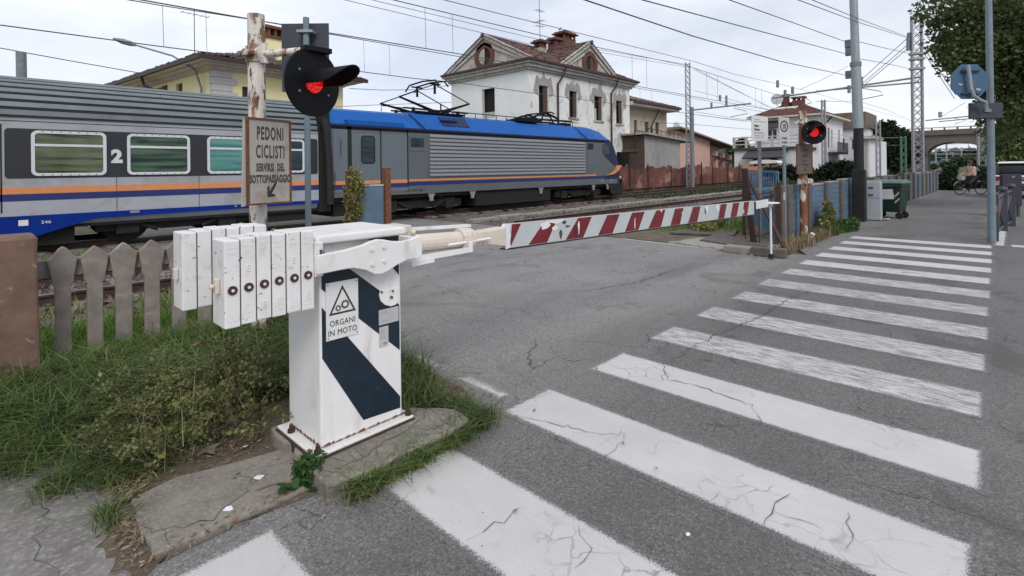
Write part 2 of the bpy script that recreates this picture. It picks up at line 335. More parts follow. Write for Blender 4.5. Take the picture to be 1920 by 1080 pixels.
# ---------------------------------------------------------------- mesh helpers
ORG = {}
class MB:
    def __init__(s): s.v = []; s.f = []; s.m = []; s.cur = 0; s.uv = None
    def add(s, vs, fs):
        n = len(s.v); s.v += [tuple(p) for p in vs]; s.f += [tuple(i+n for i in f) for f in fs]; s.m += [s.cur]*len(fs); return s
    def box(s, a, b):
        x0, y0, z0 = (min(a[i], b[i]) for i in range(3)); x1, y1, z1 = (max(a[i], b[i]) for i in range(3))
        return s.add([(x0, y0, z0), (x1, y0, z0), (x1, y1, z0), (x0, y1, z0), (x0, y0, z1), (x1, y0, z1), (x1, y1, z1), (x0, y1, z1)],
                     [(0, 3, 2, 1), (4, 5, 6, 7), (0, 1, 5, 4), (1, 2, 6, 5), (2, 3, 7, 6), (3, 0, 4, 7)])
    def bar(s, p, q, w, h=None, up=(0, 0, 1)):
        p, q = Vector(p), Vector(q); h = h or w; d = (q-p).normalized(); u = Vector(up)
        if abs(d.dot(u)) > .99: u = Vector((1, 0, 0))
        r = d.cross(u).normalized()*(w/2); t = r.cross(d).normalized()*(h/2)
        vs = [c + a*r + b*t for c in (p, q) for a, b in ((-1, -1), (1, -1), (1, 1), (-1, 1))]
        return s.add(vs, [(0, 1, 2, 3), (7, 6, 5, 4), (0, 4, 5, 1), (1, 5, 6, 2), (2, 6, 7, 3), (3, 7, 4, 0)])
    def tube(s, pts, r, n=8, caps=True):
        pts = [Vector(p) for p in pts]; k = len(pts); rs = r if isinstance(r, (list, tuple)) else [r]*k
        a0 = None; vs = []
        for i, p in enumerate(pts):
            d = (pts[min(i+1, k-1)] - pts[max(i-1, 0)]).normalized()
            if a0 is None: a0 = d.cross(Vector((0, 0, 1))) if abs(d.z) < .95 else d.cross(Vector((0, 1, 0)))
            a = (a0 - d*a0.dot(d)).normalized(); a0 = a; b = d.cross(a)
            vs += [p + (a*math.cos(2*math.pi*j/n) + b*math.sin(2*math.pi*j/n))*rs[i] for j in range(n)]
        fs = [(i*n+j, i*n+(j+1) % n, (i+1)*n+(j+1) % n, (i+1)*n+j) for i in range(k-1) for j in range(n)]
        if caps: fs += [tuple(range(n-1, -1, -1)), tuple((k-1)*n+j for j in range(n))]
        return s.add(vs, fs)
    def prism(s, poly, fn, a, b):
        """polygon poly [(p, q)] in a plane; fn(p, q, t) gives the 3D point at depth t"""
        n = len(poly); vs = [fn(p, q, a) for p, q in poly] + [fn(p, q, b) for p, q in poly]
        return s.add(vs, [tuple(range(n)), tuple(range(2*n-1, n-1, -1))] + [(i, i+n, (i+1) % n+n, (i+1) % n) for i in range(n)])
    def quad(s, a, b, c, d): return s.add([a, b, c, d], [(0, 1, 2, 3)])
    def disc(s, c, nrm, r, t=.01, n=28, sq=1.):
        c, d = Vector(c), Vector(nrm).normalized()
        return s.tube([c, c + d*t], r, n)
    def loft(s, secs, close=False, caps=True):
        k = len(secs[0]); vs = [p for sec in secs for p in sec]; fs = []
        for i in range(len(secs)-1):
            for j in range(k if close else k-1):
                fs.append((i*k+j, i*k+(j+1) % k, (i+1)*k+(j+1) % k, (i+1)*k+j))
        if caps: fs += [tuple(range(k-1, -1, -1)), tuple((len(secs)-1)*k+j for j in range(k))]
        return s.add(vs, fs)
    def holed(s, o, ud, nd, Lg, z0, z1, holes, depth=.22):
        """a wall face starting at o, running along ud, outward normal nd, with rectangular openings and their reveals"""
        o, ud, nd = Vector(o), Vector(ud), Vector(nd); o = Vector((o.x, o.y, 0))
        us = sorted({0, Lg} | {h[0] for h in holes} | {h[1] for h in holes}); zs = sorted({z0, z1} | {h[2] for h in holes} | {h[3] for h in holes})
        P = lambda u, z, t=0: o + ud*u - nd*t + Vector((0, 0, z))
        for i in range(len(us)-1):
            for j in range(len(zs)-1):
                cu, cz = (us[i]+us[i+1])/2, (zs[j]+zs[j+1])/2
                if any(h[0] < cu < h[1] and h[2] < cz < h[3] for h in holes): continue
                s.quad(P(us[i], zs[j]), P(us[i+1], zs[j]), P(us[i+1], zs[j+1]), P(us[i], zs[j+1]))
        for a, b, c, d in [h[:4] for h in holes]:
            for (p, q), (p2, q2) in (((a, c), (b, c)), ((b, c), (b, d)), ((b, d), (a, d)), ((a, d), (a, c))):
                s.quad(P(p, q), P(p2, q2), P(p2, q2, depth), P(p, q, depth))
        return s
    def build(s, name, mat, parent=None, smooth=False, bev=0, seg=2, auto=None):
        me = bpy.data.meshes.new(name)
        org = ORG.get(parent.name) if parent else None
        if org is None:
            a = np.array(s.v); org = Vector(((a[:, 0].min()+a[:, 0].max())/2, (a[:, 1].min()+a[:, 1].max())/2, a[:, 2].min())) if not parent else Vector((0, 0, 0))
        vs = [(p[0]-org[0], p[1]-org[1], p[2]-org[2]) for p in s.v]
        me.from_pydata(vs, [], s.f); me.update()
        for mm in (mat if isinstance(mat, (list, tuple)) else [mat]): me.materials.append(MATS[mm])
        if len(set(s.m)) > 1: me.polygons.foreach_set('material_index', s.m)
        if smooth: me.polygons.foreach_set('use_smooth', [True]*len(me.polygons))
        if s.uv is not None:
            ul = me.uv_layers.new(name='UVMap'); ul.data.foreach_set('uv', np.array(s.uv, dtype=float).ravel())
        o = bpy.data.objects.new(name, me); COL.objects.link(o)
        if parent: o.parent = parent
        else: o.location = org
        ORG[o.name] = Vector(org)
        if smooth == 'auto':
            pass
        if bev:
            b = o.modifiers.new('bevel', 'BEVEL'); b.width = bev; b.segments = seg; b.limit_method = 'ANGLE'; b.angle_limit = R(40)
        return o
def tag(o, label=None, cat=None, group=None, kind=None):
    if label: o['label'] = label
    if cat: o['category'] = cat
    if group: o['group'] = group
    if kind: o['kind'] = kind
    return o
def thing(name, label, cat, loc=(0, 0, 0), group=None):
    o = bpy.data.objects.new(name, None); COL.objects.link(o); o.location = loc; o.empty_display_size = .2
    ORG[o.name] = Vector(loc); return tag(o, label, cat, group)
def dup(o, loc, rotz=0., label=None, group=None):
    r = o.copy(); COL.objects.link(r); r.location = loc; r.rotation_euler = (0, 0, rotz)
    if label: r['label'] = label
    if group: r['group'] = group
    ORG[r.name] = Vector(loc)
    for ch in list(o.children):
        c = ch.copy(); COL.objects.link(c); c.parent = r
        for g in list(ch.children):
            d = g.copy(); COL.objects.link(d); d.parent = c
    return r
def text(s, name, mat, parent, o, xd, up, size, sx=1., ext=.0015, bold=0., align='LEFT', space=1.):
    """lettering as a mesh: o is the base-line start, xd the reading direction, up the letters' up"""
    cu = bpy.data.curves.new('lettering', 'FONT'); cu.body = s; cu.size = size; cu.extrude = ext; cu.offset = bold; cu.align_x = align
    cu.space_character = space; cu.space_line = .95; cu.resolution_u = 3
    t = bpy.data.objects.new('lettering', cu); COL.objects.link(t)
    bpy.context.view_layer.update()
    me = bpy.data.meshes.new_from_object(t.evaluated_get(bpy.context.evaluated_depsgraph_get()))
    bpy.data.objects.remove(t)
    xd, up = Vector(xd).normalized(), Vector(up).normalized(); nr = xd.cross(up)
    org = ORG[parent.name] if parent else Vector((0, 0, 0)); o = Vector(o)
    for v in me.vertices:
        v.co = o + xd*(v.co.x*sx) + up*v.co.y + nr*(v.co.z + ext) - org
    me.materials.clear(); me.materials.append(MATS[mat]); me.name = name
    ob = bpy.data.objects.new(name, me); COL.objects.link(ob); ob.parent = parent; ORG[ob.name] = Vector(org); return ob
def np_mesh(name, V, mat, parent=None, smooth=False):
    """V: (n, k, 3) array, n separate k-sided faces"""
    n, k, _ = V.shape
    org = ORG[parent.name] if parent else Vector((V[..., 0].mean(), V[..., 1].mean(), V[..., 2].min()))
    me = bpy.data.meshes.new(name); me.vertices.add(n*k); me.loops.add(n*k); me.polygons.add(n)
    me.vertices.foreach_set('co', (V - np.array(org)).reshape(-1)); me.loops.foreach_set('vertex_index', np.arange(n*k))
    me.polygons.foreach_set('loop_start', np.arange(n)*k); me.polygons.foreach_set('loop_total', np.full(n, k))
    me.update(); me.validate(); me.materials.append(MATS[mat])
    o = bpy.data.objects.new(name, me); COL.objects.link(o)
    if parent: o.parent = parent
    else: o.location = org
    ORG[o.name] = Vector(org); return o
def unit(a): return a/np.maximum(np.linalg.norm(a, axis=-1, keepdims=True), 1e-9)
def leaf_faces(rs, C, size, droop=.3, wide=.5):
    """diamond leaves at the points C"""
    n = len(C); d = unit(rs.normal(size=(n, 3)) + np.array([0, 0, -droop])); t = unit(np.cross(d, rs.normal(size=(n, 3))))
    s = size*(.6 + .8*rs.random((n, 1)))
    return np.stack([C, C + d*s*.5 + t*s*wide*.5, C + d*s, C + d*s*.5 - t*s*wide*.5], axis=1)
def crown_points(rs, clumps, n, shell=.55):
    """points in ellipsoidal clumps [(centre, radii)], denser towards each clump's surface"""
    ws = np.array([c[1][0]*c[1][1]*c[1][2] for c in clumps])**.66; k = rs.choice(len(clumps), n, p=ws/ws.sum())
    ce = np.array([c[0] for c in clumps])[k]; ra = np.array([c[1] for c in clumps])[k]
    d = unit(rs.normal(size=(n, 3))); r = shell + (1-shell)*rs.random((n, 1))**.7
    r *= 1 + .22*rs.normal(size=(n, 1))*(rs.random((n, 1)) < .12)
    return ce + d*r*ra
def blades(rs, P, h, w, lean=.5, curl=.6):
    """grass blades: two stacked quads per blade bending over (returned as (2n,4,3), first half and tip share an edge only visually)"""
    n = len(P); a = rs.random(n)*2*math.pi; L = np.stack([np.cos(a), np.sin(a), np.zeros(n)], 1); S = np.stack([-np.sin(a), np.cos(a), np.zeros(n)], 1)
    hh = h*(.5 + rs.random((n, 1))*.9); ln = lean*(rs.random((n, 1)))*hh
    up = np.array([[0, 0, 1.]])
    m = P + up*hh*.6 + L*ln*.45; t = P + up*hh*(1 - curl*.45*rs.random((n, 1))) + L*ln*(1.0 + curl)
    ww = w*(.6 + .8*rs.random((n, 1)))
    lo = np.stack([P - S*ww*.5, P + S*ww*.5, m + S*ww*.42, m - S*ww*.42], 1)
    hi = np.stack([m - S*ww*.42, m + S*ww*.42, t + S*ww*.06, t - S*ww*.06], 1)
    return np.concatenate([lo, hi])
def blade_mesh(name, rs, P, h, w, mat, parent=None, **k):
    V = blades(rs, P, h, w, **k); n = len(P)
    V = np.stack([V[:n, 0], V[:n, 1], V[:n, 2], V[:n, 3], V[n:, 2], V[n:, 3]], 1)      # root, bend and tip of each blade
    org = ORG[parent.name] if parent else Vector((V[..., 0].mean(), V[..., 1].mean(), V[..., 2].min()))
    me = bpy.data.meshes.new(name); me.vertices.add(n*6); me.loops.add(n*8); me.polygons.add(n*2)
    me.vertices.foreach_set('co', (V - np.array(org)).reshape(-1)); i = np.arange(n)[:, None]*6
    me.loops.foreach_set('vertex_index', (i + np.array([[0, 1, 2, 3, 3, 2, 4, 5]])).reshape(-1))
    me.polygons.foreach_set('loop_start', np.arange(n*2)*4); me.polygons.foreach_set('loop_total', np.full(n*2, 4))
    me.update(); me.validate(); me.materials.append(MATS[mat]); o = bpy.data.objects.new(name, me); COL.objects.link(o)
    if parent: o.parent = parent
    else: o.location = org
    ORG[o.name] = Vector(org); return o
# ================================================================ the ground, road and tracks
def sheet(name, polys, z, mat, kind='structure'):
    b = MB()
    for p in polys: b.add([(x, y, z) for x, y in p], [tuple(range(len(p)))])
    return tag(b.build(name, mat), kind=kind)
sheet('ground', [[(-400, -500), (900, -500), (900, 500), (-400, 500)]], -.03, 'verge')
sheet('road', [[(-30, -40), (160, -40), (160, 2.55), (-30, 2.55)], [(2.12, 2.55), (10.5, 2.55), (10.3, 3.6), (10.35, 7.4), (10.4, 34), (2.45, 34), (2.45, 4), (2.35, 3.2)],
               [(10.5, 2.55), (45, 2.55), (45, 3.0), (12.0, 3.0), (11.2, 2.9)]], .0, 'asphalt')
_r = random.Random(77); _e = [(.44, 2.3), (.40, 2.6), (.37, 2.85), (.43, 3.1), (.5, 3.3), (.42, 3.6), (.35, 4.0), (.2, 4.2), (.05, 4.35), (-.6, 4.45), (-2, 4.6)]
_p = [(-8, 2.3)]
for (_a, _b), (_c, _d) in zip(_e, _e[1:]): _p += [(_a+(_c-_a)*k/7+_r.gauss(0, .012), _b+(_d-_b)*k/7+_r.gauss(0, .012)) for k in range(7)]
sheet('pavement', [_p + [(-8, 5.)]], .006, 'old_pavement')
sheet('soil_strip', [[(10.42, 3.0), (60, 3.2), (60, 7.3), (10.42, 7.3)], [(10.42, 10.2), (60, 10.2), (60, 13.9), (10.42, 13.9)]], -.004, 'soil')
sheet('soil_strip', [[(-8, 2.4), (-.2, 2.42), (.46, 2.5), (.6, 2.62), (1.2, 2.5), (1.3, 2.36), (2.25, 2.34), (2.5, 2.9), (2.56, 3.6), (2.7, 4.5), (2.6, 7.4), (-8, 7.4)]], .003, 'soil')
# uneven ballast bed on either side of the crossing
def bed(name, x0, x1, y0, y1, mat, amp, step, seed):
    rs = np.random.RandomState(seed); nx = int((x1-x0)/step)+1; ny = int((y1-y0)/step)+1
    b = MB(); hz = rs.rand(nx, ny)*amp
    for i in range(nx):
        for j in range(ny): b.v.append((x0+i*step + rs.rand()*step*.4, y0+j*step + rs.rand()*step*.4, -.02 + hz[i, j]*(0 if i in (0, nx-1) else 1)))
    for i in range(nx-1):
        for j in range(ny-1): b.f.append((i*ny+j, (i+1)*ny+j, (i+1)*ny+j+1, i*ny+j+1)); b.m.append(0)
    return tag(b.build(name, mat), kind='stuff', label='brown grey railway ballast between the tracks')
bed('ballast', -16, 2.3, 7.2, 17.4, 'ballast', .09, .22, 3)
bed('ballast', 10.5, 60, 7.2, 13.7, 'ballast', .09, .3, 4)
bed('ballast', 10.5, 24, 13.7, 16.7, 'ballast', .09, .3, 5)
sheet('trackside_earth', [[(24, 13.4), (70, 13.4), (70, 17.4), (24, 17.4)]], -.005, 'verge')
rs = np.random.RandomState(11)
def stones(name, x0, x1, y0, y1, n, s):
    P = np.stack([x0 + rs.rand(n)*(x1-x0), y0 + rs.rand(n)*(y1-y0), .03 + rs.rand(n)*.04], 1)
    d = unit(rs.normal(size=(n, 3, 3))); a = P[:, None, :] + d*s*(.5+rs.rand(n, 1, 1))
    top = P + np.array([0, 0, s*.9]); V = np.concatenate([np.stack([a[:, i], a[:, (i+1) % 3], top], 1) for i in range(3)])
    return np_mesh(name, V, 'ballast')
tag(stones('ballast_stones', -4, 2.3, 7.2, 12.5, 2600, .05), 'loose grey stones lying between the rails behind the fence', kind='stuff')
tag(stones('ballast_stones', 10.6, 40, 7.4, 12.5, 3000, .05), 'loose grey stones lying between the rails beyond the road', kind='stuff')
def track(y1, y2, label):
    t = thing('railway_track', label, 'railway track', (0, y1, 0)); t['kind'] = 'structure'
    for y in (y1, y2):
        b = MB()
        for x0, x1, dz in ((-40, 2.4, 0), (10.4, 220, 0)):
            b.cur = 0; b.prism([(-.07, 0), (.07, 0), (.07, .018), (.012, .03), (.012, .125), (.034, .14), (.034, .165), (-.034, .165), (-.034, .14), (-.012, .125), (-.012, .03), (-.07, .018)],
                    lambda p, q, s, y=y: (s, y+p, q+.02), x0, x1)
            b.cur = 1; b.box((x0, y-.026, .1855), (x1, y+.026, .189))
        b.cur = 1; b.box((2.4, y-.035, -.1), (10.4, y+.035, .012))
        b.build('rail', ['rail_rust', 'rail_head'], t)
    b = MB()
    for x in np.arange(-16, 60, .62):
        if 2.2 < x < 10.5: continue
        b.box((x, y1-.55, -.02), (x+.24, y2+.55, .055))
    tag(b.build('sleepers', 'sleeper', t), kind='stuff')
    return t
track(8.3, 9.8, 'empty rusty railway track nearest the picket fence, crossing the road')
track(14.35, 15.85, 'railway track that carries the train, crossing the road')
def panels(x0, x1, y0, y1, n):
    b = MB(); d = (y1-y0)/n
    for i in range(n): b.box((x0, y0+i*d+.01, -.05), (x1, y0+(i+1)*d-.01, .01 + .006*(i % 2)))
    return b
tag(panels(2.5, 10.3, 8.36, 9.74, 3).build('crossing_panels', 'mat_rubber'), kind='structure')
tag(panels(2.5, 10.3, 14.4, 15.8, 3).build('crossing_panels', 'mat_rubber'), kind='structure')
b = MB()
for i in range(40): b.box((10.45+i*1.2, 11.55, .0), (10.45+i*1.2+1.17, 11.9, .10 + .02*(i % 2)))
tag(b.build('platform_kerb', 'concrete'), kind='structure')

# painted markings: UV = metres to the nearest edges
def marking_obj(name, c, wear):
    a, b_, c_, d = (Vector((p[0], p[1], 0)) for p in c)
    W = ((b_-a).length, (d-a).length); mb = MB(); uv = []
    for j in (0, 1, 2):
        for i in (0, 1, 2):
            s, t = i/2, j/2; p = (a*(1-s)+b_*s)*(1-t) + (d*(1-s)+c_*s)*t; mb.v.append((p.x, p.y, .0013))
    q = lambda i, j: (W[0]/2 if i == 1 else 0, W[1]/2 if j == 1 else 0)
    for j in (0, 1):
        for i in (0, 1):
            idx = ((i, j), (i+1, j), (i+1, j+1), (i, j+1)); mb.f.append(tuple(y*3+x for x, y in idx)); mb.m.append(0); uv += [q(*k) for k in idx]
    mb.uv = uv; o = mb.build(name, 'road_paint'); o['wear'] = wear; return tag(o, kind='structure')
WEAR = [.15, .28, .15, .15, .78, .8, .82, .85, .8, .6, .3, .25, .2, .2]
for k in range(14):
    x = .42 + k; j = rnd.uniform(-.012, .012)
    marking_obj('crosswalk_stripe', [(x-.012, .05+j), (x+.548, .054+j), (x+.545, 2.455+j), (x-.012, 2.46+j)], WEAR[k])
marking_obj('edge_line', [(2.53, 2.56), (2.70, 2.54), (2.72, 3.05), (2.57, 3.12)], .75)
marking_obj('edge_line', [(2.58, 3.35), (2.72, 3.33), (2.73, 3.75), (2.61, 3.8)], .95)
marking_obj('edge_line', [(9.98, 4.0), (10.12, 4.0), (10.36, 6.3), (10.22, 6.3)], .2)
marking_obj('edge_line', [(14.0, -.12), (60, -1.0), (60, -.72), (14.0, .10)], .15)
marking_obj('edge_line', [(13.93, -3), (14.35, -3), (14.35, -.14), (13.93, -.14)], .2)
# long cracks across the asphalt: thin irregular strips
def crack(pix, w, seed, z=.006):
    w *= .62; r = random.Random(seed); pts = [GP(u, v, z) for u, v in pix]; out = []
    for a, b_ in zip(pts, pts[1:]):
        n = max(2, int((b_-a).length/.045))
        for i in range(n):
            t = i/n; out.append(a.lerp(b_, t) + Vector((r.gauss(0, .014), r.gauss(0, .014), 0)))
    out.append(pts[-1]); mb = MB(); L_, R_ = [], []
    for i, p in enumerate(out):
        d = (out[min(i+1, len(out)-1)] - out[max(i-1, 0)]).normalized(); s = Vector((-d.y, d.x, 0))
        ww = w*r.uniform(.25, 1.2)*min(1, .3 + 2*min(i, len(out)-1-i)/len(out)); mb.v += [tuple(p-s*ww), tuple(p+s*ww)]
    for i in range(len(out)-1): mb.f.append((2*i, 2*i+2, 2*i+3, 2*i+1)); mb.m.append(0)
    return tag(mb.build('road_crack', 'crack_grey'), kind='structure')
for i, (p, ww) in enumerate([([(1243, 690), (1290, 655), (1350, 625), (1430, 590), (1480, 560), (1530, 540), (1600, 548)], .010), ([(1243, 683), (1250, 710), (1330, 730), (1408, 760), (1425, 795)], .007),
        ([(950, 778), (1010, 785), (1100, 808), (1165, 815)], .004), ([(1440, 985), (1450, 950), (1482, 925)], .0055), ([(1455, 960), (1545, 995)], .004), ([(1580, 1020), (1590, 960)], .005),
        ([(1125, 860), (1160, 840), (1170, 825)], .003), ([(1335, 940), (1350, 918)], .003), ([(1090, 1075), (1108, 1030), (1085, 985)], .005), ([(985, 550), (1100, 545), (1200, 528), (1265, 505), (1340, 492)], .012),
        ([(770, 518), (860, 492), (1000, 478), (1120, 462), (1210, 448)], .012), ([(880, 1010), (960, 965), (985, 950)], .0035), ([(765, 565), (850, 545), (930, 548)], .006), ([(1860, 577), (1915, 582)], .008), ([(1245, 695), (1238, 715)], .004)]):
    crack(p, ww, i)
# kerb slab under the barrier cabinet and the cracked concrete apron beside it
def slab(name, poly, z0, z1, mat, seed, jit=.012, kind='structure'):
    r = random.Random(seed); pts = []
    for i, p in enumerate(poly):
        q = poly[(i+1) % len(poly)]; n = max(1, int(math.dist(p, q)/.09))
        for k in range(n): t = k/n; pts.append((p[0]+(q[0]-p[0])*t + r.gauss(0, jit), p[1]+(q[1]-p[1])*t + r.gauss(0, jit)))
    mb = MB(); mb.prism(pts, lambda x, y, t: (x, y, t), z1, z0)
    return tag(mb.build(name, mat, bev=.012), kind=kind)
KS = [GP(*p, .085) for p in ((614, 915), (690, 882), (770, 845), (840, 810), (872, 790), (880, 780), (858, 764), (800, 762))]
slab('kerb_slab', [(p.x, p.y) for p in KS] + [(1.95, 2.8), (1.9, 3.2), (1.24, 3.2)], -.1, .085, 'slab', 3)
AP = [GP(*p, .024) for p in ((245, 935), (330, 893), (450, 862), (545, 838), (566, 862), (607, 896), (520, 938), (400, 990), (282, 1042))]
slab('concrete_apron', [(p.x, p.y) for p in AP], -.1, .024, 'slab', 4, .008)
for i_, (pp_, w_) in enumerate((([(275, 985), (300, 992), (345, 988), (395, 978), (430, 950), (452, 922), (470, 900)], .006), ([(300, 992), (318, 1022)], .003), ([(470, 872), (500, 874), (535, 868), (560, 866)], .004), ([(455, 882), (470, 905), (500, 880)], .003))):
    o = crack(pp_, w_, 50+i_, .0265)
slab('rubble_slab', [(9.75, 3.25), (10.35, 2.9), (11.3, 3.1), (11.4, 4.9), (10.35, 5.1), (10.0, 4.0)], -.1, .03, 'concrete', 7, .04)

for i_, (pp_, w_) in enumerate((([(632, 880), (690, 850), (735, 822), (775, 800), (800, 772)], .006), ([(775, 800), (815, 805), (838, 792)], .005), ([(700, 848), (715, 868)], .003))): crack(pp_, w_, 70+i_, .0875)
for i_, (pp_, w_) in enumerate((([(0, 905), (60, 912), (130, 900), (190, 925)], .006), ([(60, 912), (85, 960), (70, 1020), (110, 1078)], .005), ([(130, 900), (150, 870)], .004))): crack(pp_, w_, 80+i_, .0085)
# ================================================================ buildings
def tiles(mb, a, b, c, d, pitch=.24, rows=.36, amp=.045, seed=0):
    """pan tiles on the slope a-b (eave) to d-c (ridge): real corrugation with stepped courses"""
    a, b, c, d = map(Vector, (a, b, c, d)); r = random.Random(seed)
    Lu = (b-a).length; Lv = (d-a).length; nu = max(4, int(Lu/pitch)*4); nv = max(2, int(Lv/rows)); nr = (b-a).cross(d-a).normalized()
    if nr.z < 0: nr = -nr
    n0 = len(mb.v); W = nu+1; jit = [[r.gauss(0, .017) for _ in range(nu//4+2)] for _ in range(nv+1)]
    for j in range(nv):
        for e in (0, 1):
            t = (j+e)/nv
            for i in range(W):
                s = i/nu; p = a.lerp(b, s).lerp(d.lerp(c, s), t)
                h = abs(math.sin(math.pi*i/4))*amp + (.035 if e == 0 else 0) + jit[j][i//4]
                mb.v.append(tuple(p + nr*h))
    for k in range(2*nv-1):
        for i in range(nu): mb.f.append((n0+k*W+i, n0+k*W+i+1, n0+(k+1)*W+i+1, n0+(k+1)*W+i)); mb.m.append(mb.cur)
def tile_mat(name, c1, c2, c3):
    m, N, L, b = nodes(name); g = N.new('ShaderNodeNewGeometry'); P = g.outputs['Position']
    vo = N.new('ShaderNodeTexVoronoi'); vo.inputs['Scale'].default_value = 3.2; L.new(P, vo.inputs['Vector'])
    s = N.new('ShaderNodeSeparateXYZ'); L.new(vo.outputs['Color'], s.inputs[0])
    c = mixc(N, L, s.outputs['X'], c1, c2); c = mixc(N, L, ramp(N, L, noise(N, L, P, 1.1, 6, .7), .48, .62, 0, .8), c, c3)
    L.new(c, b.inputs['Base Color']); b.inputs['Roughness'].default_value = .95; bump(N, L, b, noise(N, L, P, 14, 4), .4, .02); MATS[name] = m
tile_mat('tiles_old', (.065, .035, .03), (.17, .085, .065), (.085, .07, .065)); tile_mat('tiles_brown', (.12, .085, .07), (.2, .15, .12), (.12, .11, .10))
tile_mat('tiles_red', (.10, .04, .03), (.16, .07, .05), (.09, .06, .05))

# ---- the derelict white station house behind the engine
hx0, hy0 = 24.9, 22.0
hx1 = YP(1180, 170, hy0).x; hy1 = XP(846, 152, hx0).y; he = 8.45
hs = thing('derelict_house', 'derelict two storey white house with triangular gables and round windows behind the blue engine', 'house', (hx0, hy0, 0))
PYW = lambda u, v: YP(u, v, hy0)
wins = []
for u0, u1, v0, v1 in ((1010, 1029, 161, 213), (1067, 1083, 171, 220), (1114, 1130, 181, 226), (1155, 1168, 189, 232)):
    p, q = PYW(u0, v0), PYW(u1, v1); zt = PYW((u0+u1)/2, v0).z; zb = PYW((u0+u1)/2, v1).z; wins.append((p.x-hx0, q.x-hx0, zb, zt))
low = [(w0, w1, 1.0, 2.9) for w0, w1, _, _ in wins]
b = MB(); b.holed((hx0, hy0, 0), (1, 0, 0), (0, -1, 0), hx1-hx0, 0, he, wins+low, .3); b.build('front_wall', 'plaster_worn', hs)
lw = XP(903, 168, hx0); lw2 = XP(928, 221, hx0)
lh = (lw2.y-hy0, lw.y-hy0, lw2.z, lw.z); lh = (min(lh[:2]), max(lh[:2]), min(lh[2:]), max(lh[2:]))
b = MB(); b.holed((hx0, hy0, 0), (0, 1, 0), (-1, 0, 0), hy1-hy0, 0, he, [lh], .3); b.build('side_wall', 'plaster_white', hs)
b = MB(); b.quad((hx1, hy0, 0), (hx1, hy1, 0), (hx1, hy1, he), (hx1, hy0, he)); b.quad((hx0, hy1, 0), (hx1, hy1, 0), (hx1, hy1, he), (hx0, hy1, he)); b.build('rear_wall', 'plaster_white', hs)
for i, (a, c, z0, z1) in enumerate(wins+low):
    b = MB(); b.box((hx0+a, hy0+.28, z0), (hx0+c, hy0+.33, z1)); f = b.build('window', 'dark_hole', hs)
    b = MB(); wd = c-a
    if i < 4:
        k = (.45, .4, .35, .45)[i]; b.box((hx0+c-wd*k, hy0+.10, z0+.02), (hx0+c-.02, hy0+.15, z1-.05)); b.build('shutter', 'boarded', f)
        if i == 2: b = MB(); b.box((hx0+a+wd*.3, hy0+.2, z0+.05), (hx0+a+wd*.5, hy0+.24, z1-.9)); b.build('board', 'moulding', f)
        b = MB(); b.box((hx0+a-.12, hy0-.08, z0-.14), (hx0+c+.12, hy0+.2, z0-.003)); b.build('sill', 'plaster_old', hs)
        r = random.Random(i); cx = (a+c)/2; poly = []
        for q in range(26):
            t = q/25; xx = (t-.5)*(wd*2.1); up = .38 + .25*abs(math.sin(t*9.1+i)) + r.uniform(-.07, .07) + (.3 if q in (12, 13) else 0)*(i != 1)
            edge = -.9*(max(0, abs(t-.5)-.36)/.14)
            poly.append((hx0+cx+xx, z1 + up + edge))
        poly += [(hx0+c+.07, z1-.75), (hx0+c+.045, z1+.012), (hx0+a-.045, z1+.012), (hx0+a-.07, z1-.7)]
        b = MB(); b.prism(poly, lambda x, z, t: (x, t, z), hy0-.012, hy0+.05); b.build('bare_plaster', 'plaster_patch', hs)
b = MB(); b.box((hx0+.28, hy0+lh[0], lh[2]), (hx0+.33, hy0+lh[1], lh[3])); f = b.build('window', 'dark_hole', hs)
b = MB(); b.box((hx0+.05, hy0+lh[1]-.16, lh[2]), (hx0+.12, hy0+lh[1]-.003, lh[3]-.003)); b.box((hx0+.05, hy0+lh[0], lh[2]+.002), (hx0+.12, hy0+lh[1]-.17, lh[2]+.45)); b.build('frame', 'moulding', f)
# cornice, gutter, gables, roof
b = MB()
for k, (o, z0, z1) in enumerate(((.18, he-.35, he-.2), (.34, he-.2, he), (.5, he, he+.14))):
    b.box((hx0-o, hy0-o, z0+.002*k), (hx1+o, hy1+o, z1))
b.build('cornice', 'moulding', hs)
b = MB(); b.box((hx0-.62, hy0-.64, he+.142), (hx1+.62, hy0-.45, he+.28)); b.box((hx0-.64, hy0-.448, he+.142), (hx0-.45, hy1+.5, he+.28)); b.build('gutter', 'gutter_brown', hs)
ap = XP(907, 67, hx0-.3); yr = (hy0+hy1)/2; zr = ap.z
fa = YP(1103, 80, hy0-.3); fl = YP(1052, 125, hy0-.3).x; fr = YP(1156, 150, hy0-.3).x; xm = (fl+fr)/2; zf = fa.z
zl = he+.16
b = MB(); b.prism([(hy0-.35, zl), (hy1+.35, zl), (yr, zr-.12)], lambda y, z, t: (t, y, z), hx0-.2, hx0+.3)
gl = b.build('side_gable', 'plaster_old', hs)
b = MB(); b.prism([(fl, zl), (fr, zl), (xm, zf-.12)], lambda x, z, t: (x, t, z), hy0-.2, hy0+.3); gf = b.build('front_gable', 'plaster_old', hs)
b = MB()
for y in (hy0-.5, hy1+.5):
    b.bar((hx0-.28, y, zl+.03), (hx0-.28, yr, zr), .3, .2, (1, 0, 0)); b.bar((hx0-.22, y*.84+yr*.16, zl+.03+(zr-zl)*.05), (hx0-.22, yr, zr-.55), .18, .16, (1, 0, 0))
b.build('verge_moulding', 'moulding', gl)
b = MB()
for x in (fl-.1, fr+.1):
    b.bar((x, hy0-.28, zl+.03), (xm, hy0-.28, zf), .3, .2, (0, 1, 0)); b.bar((x*.84+xm*.16, hy0-.22, zl+.05), (xm, hy0-.22, zf-.5), .18, .16, (0, 1, 0))
b.build('verge_moulding', 'moulding', gf)
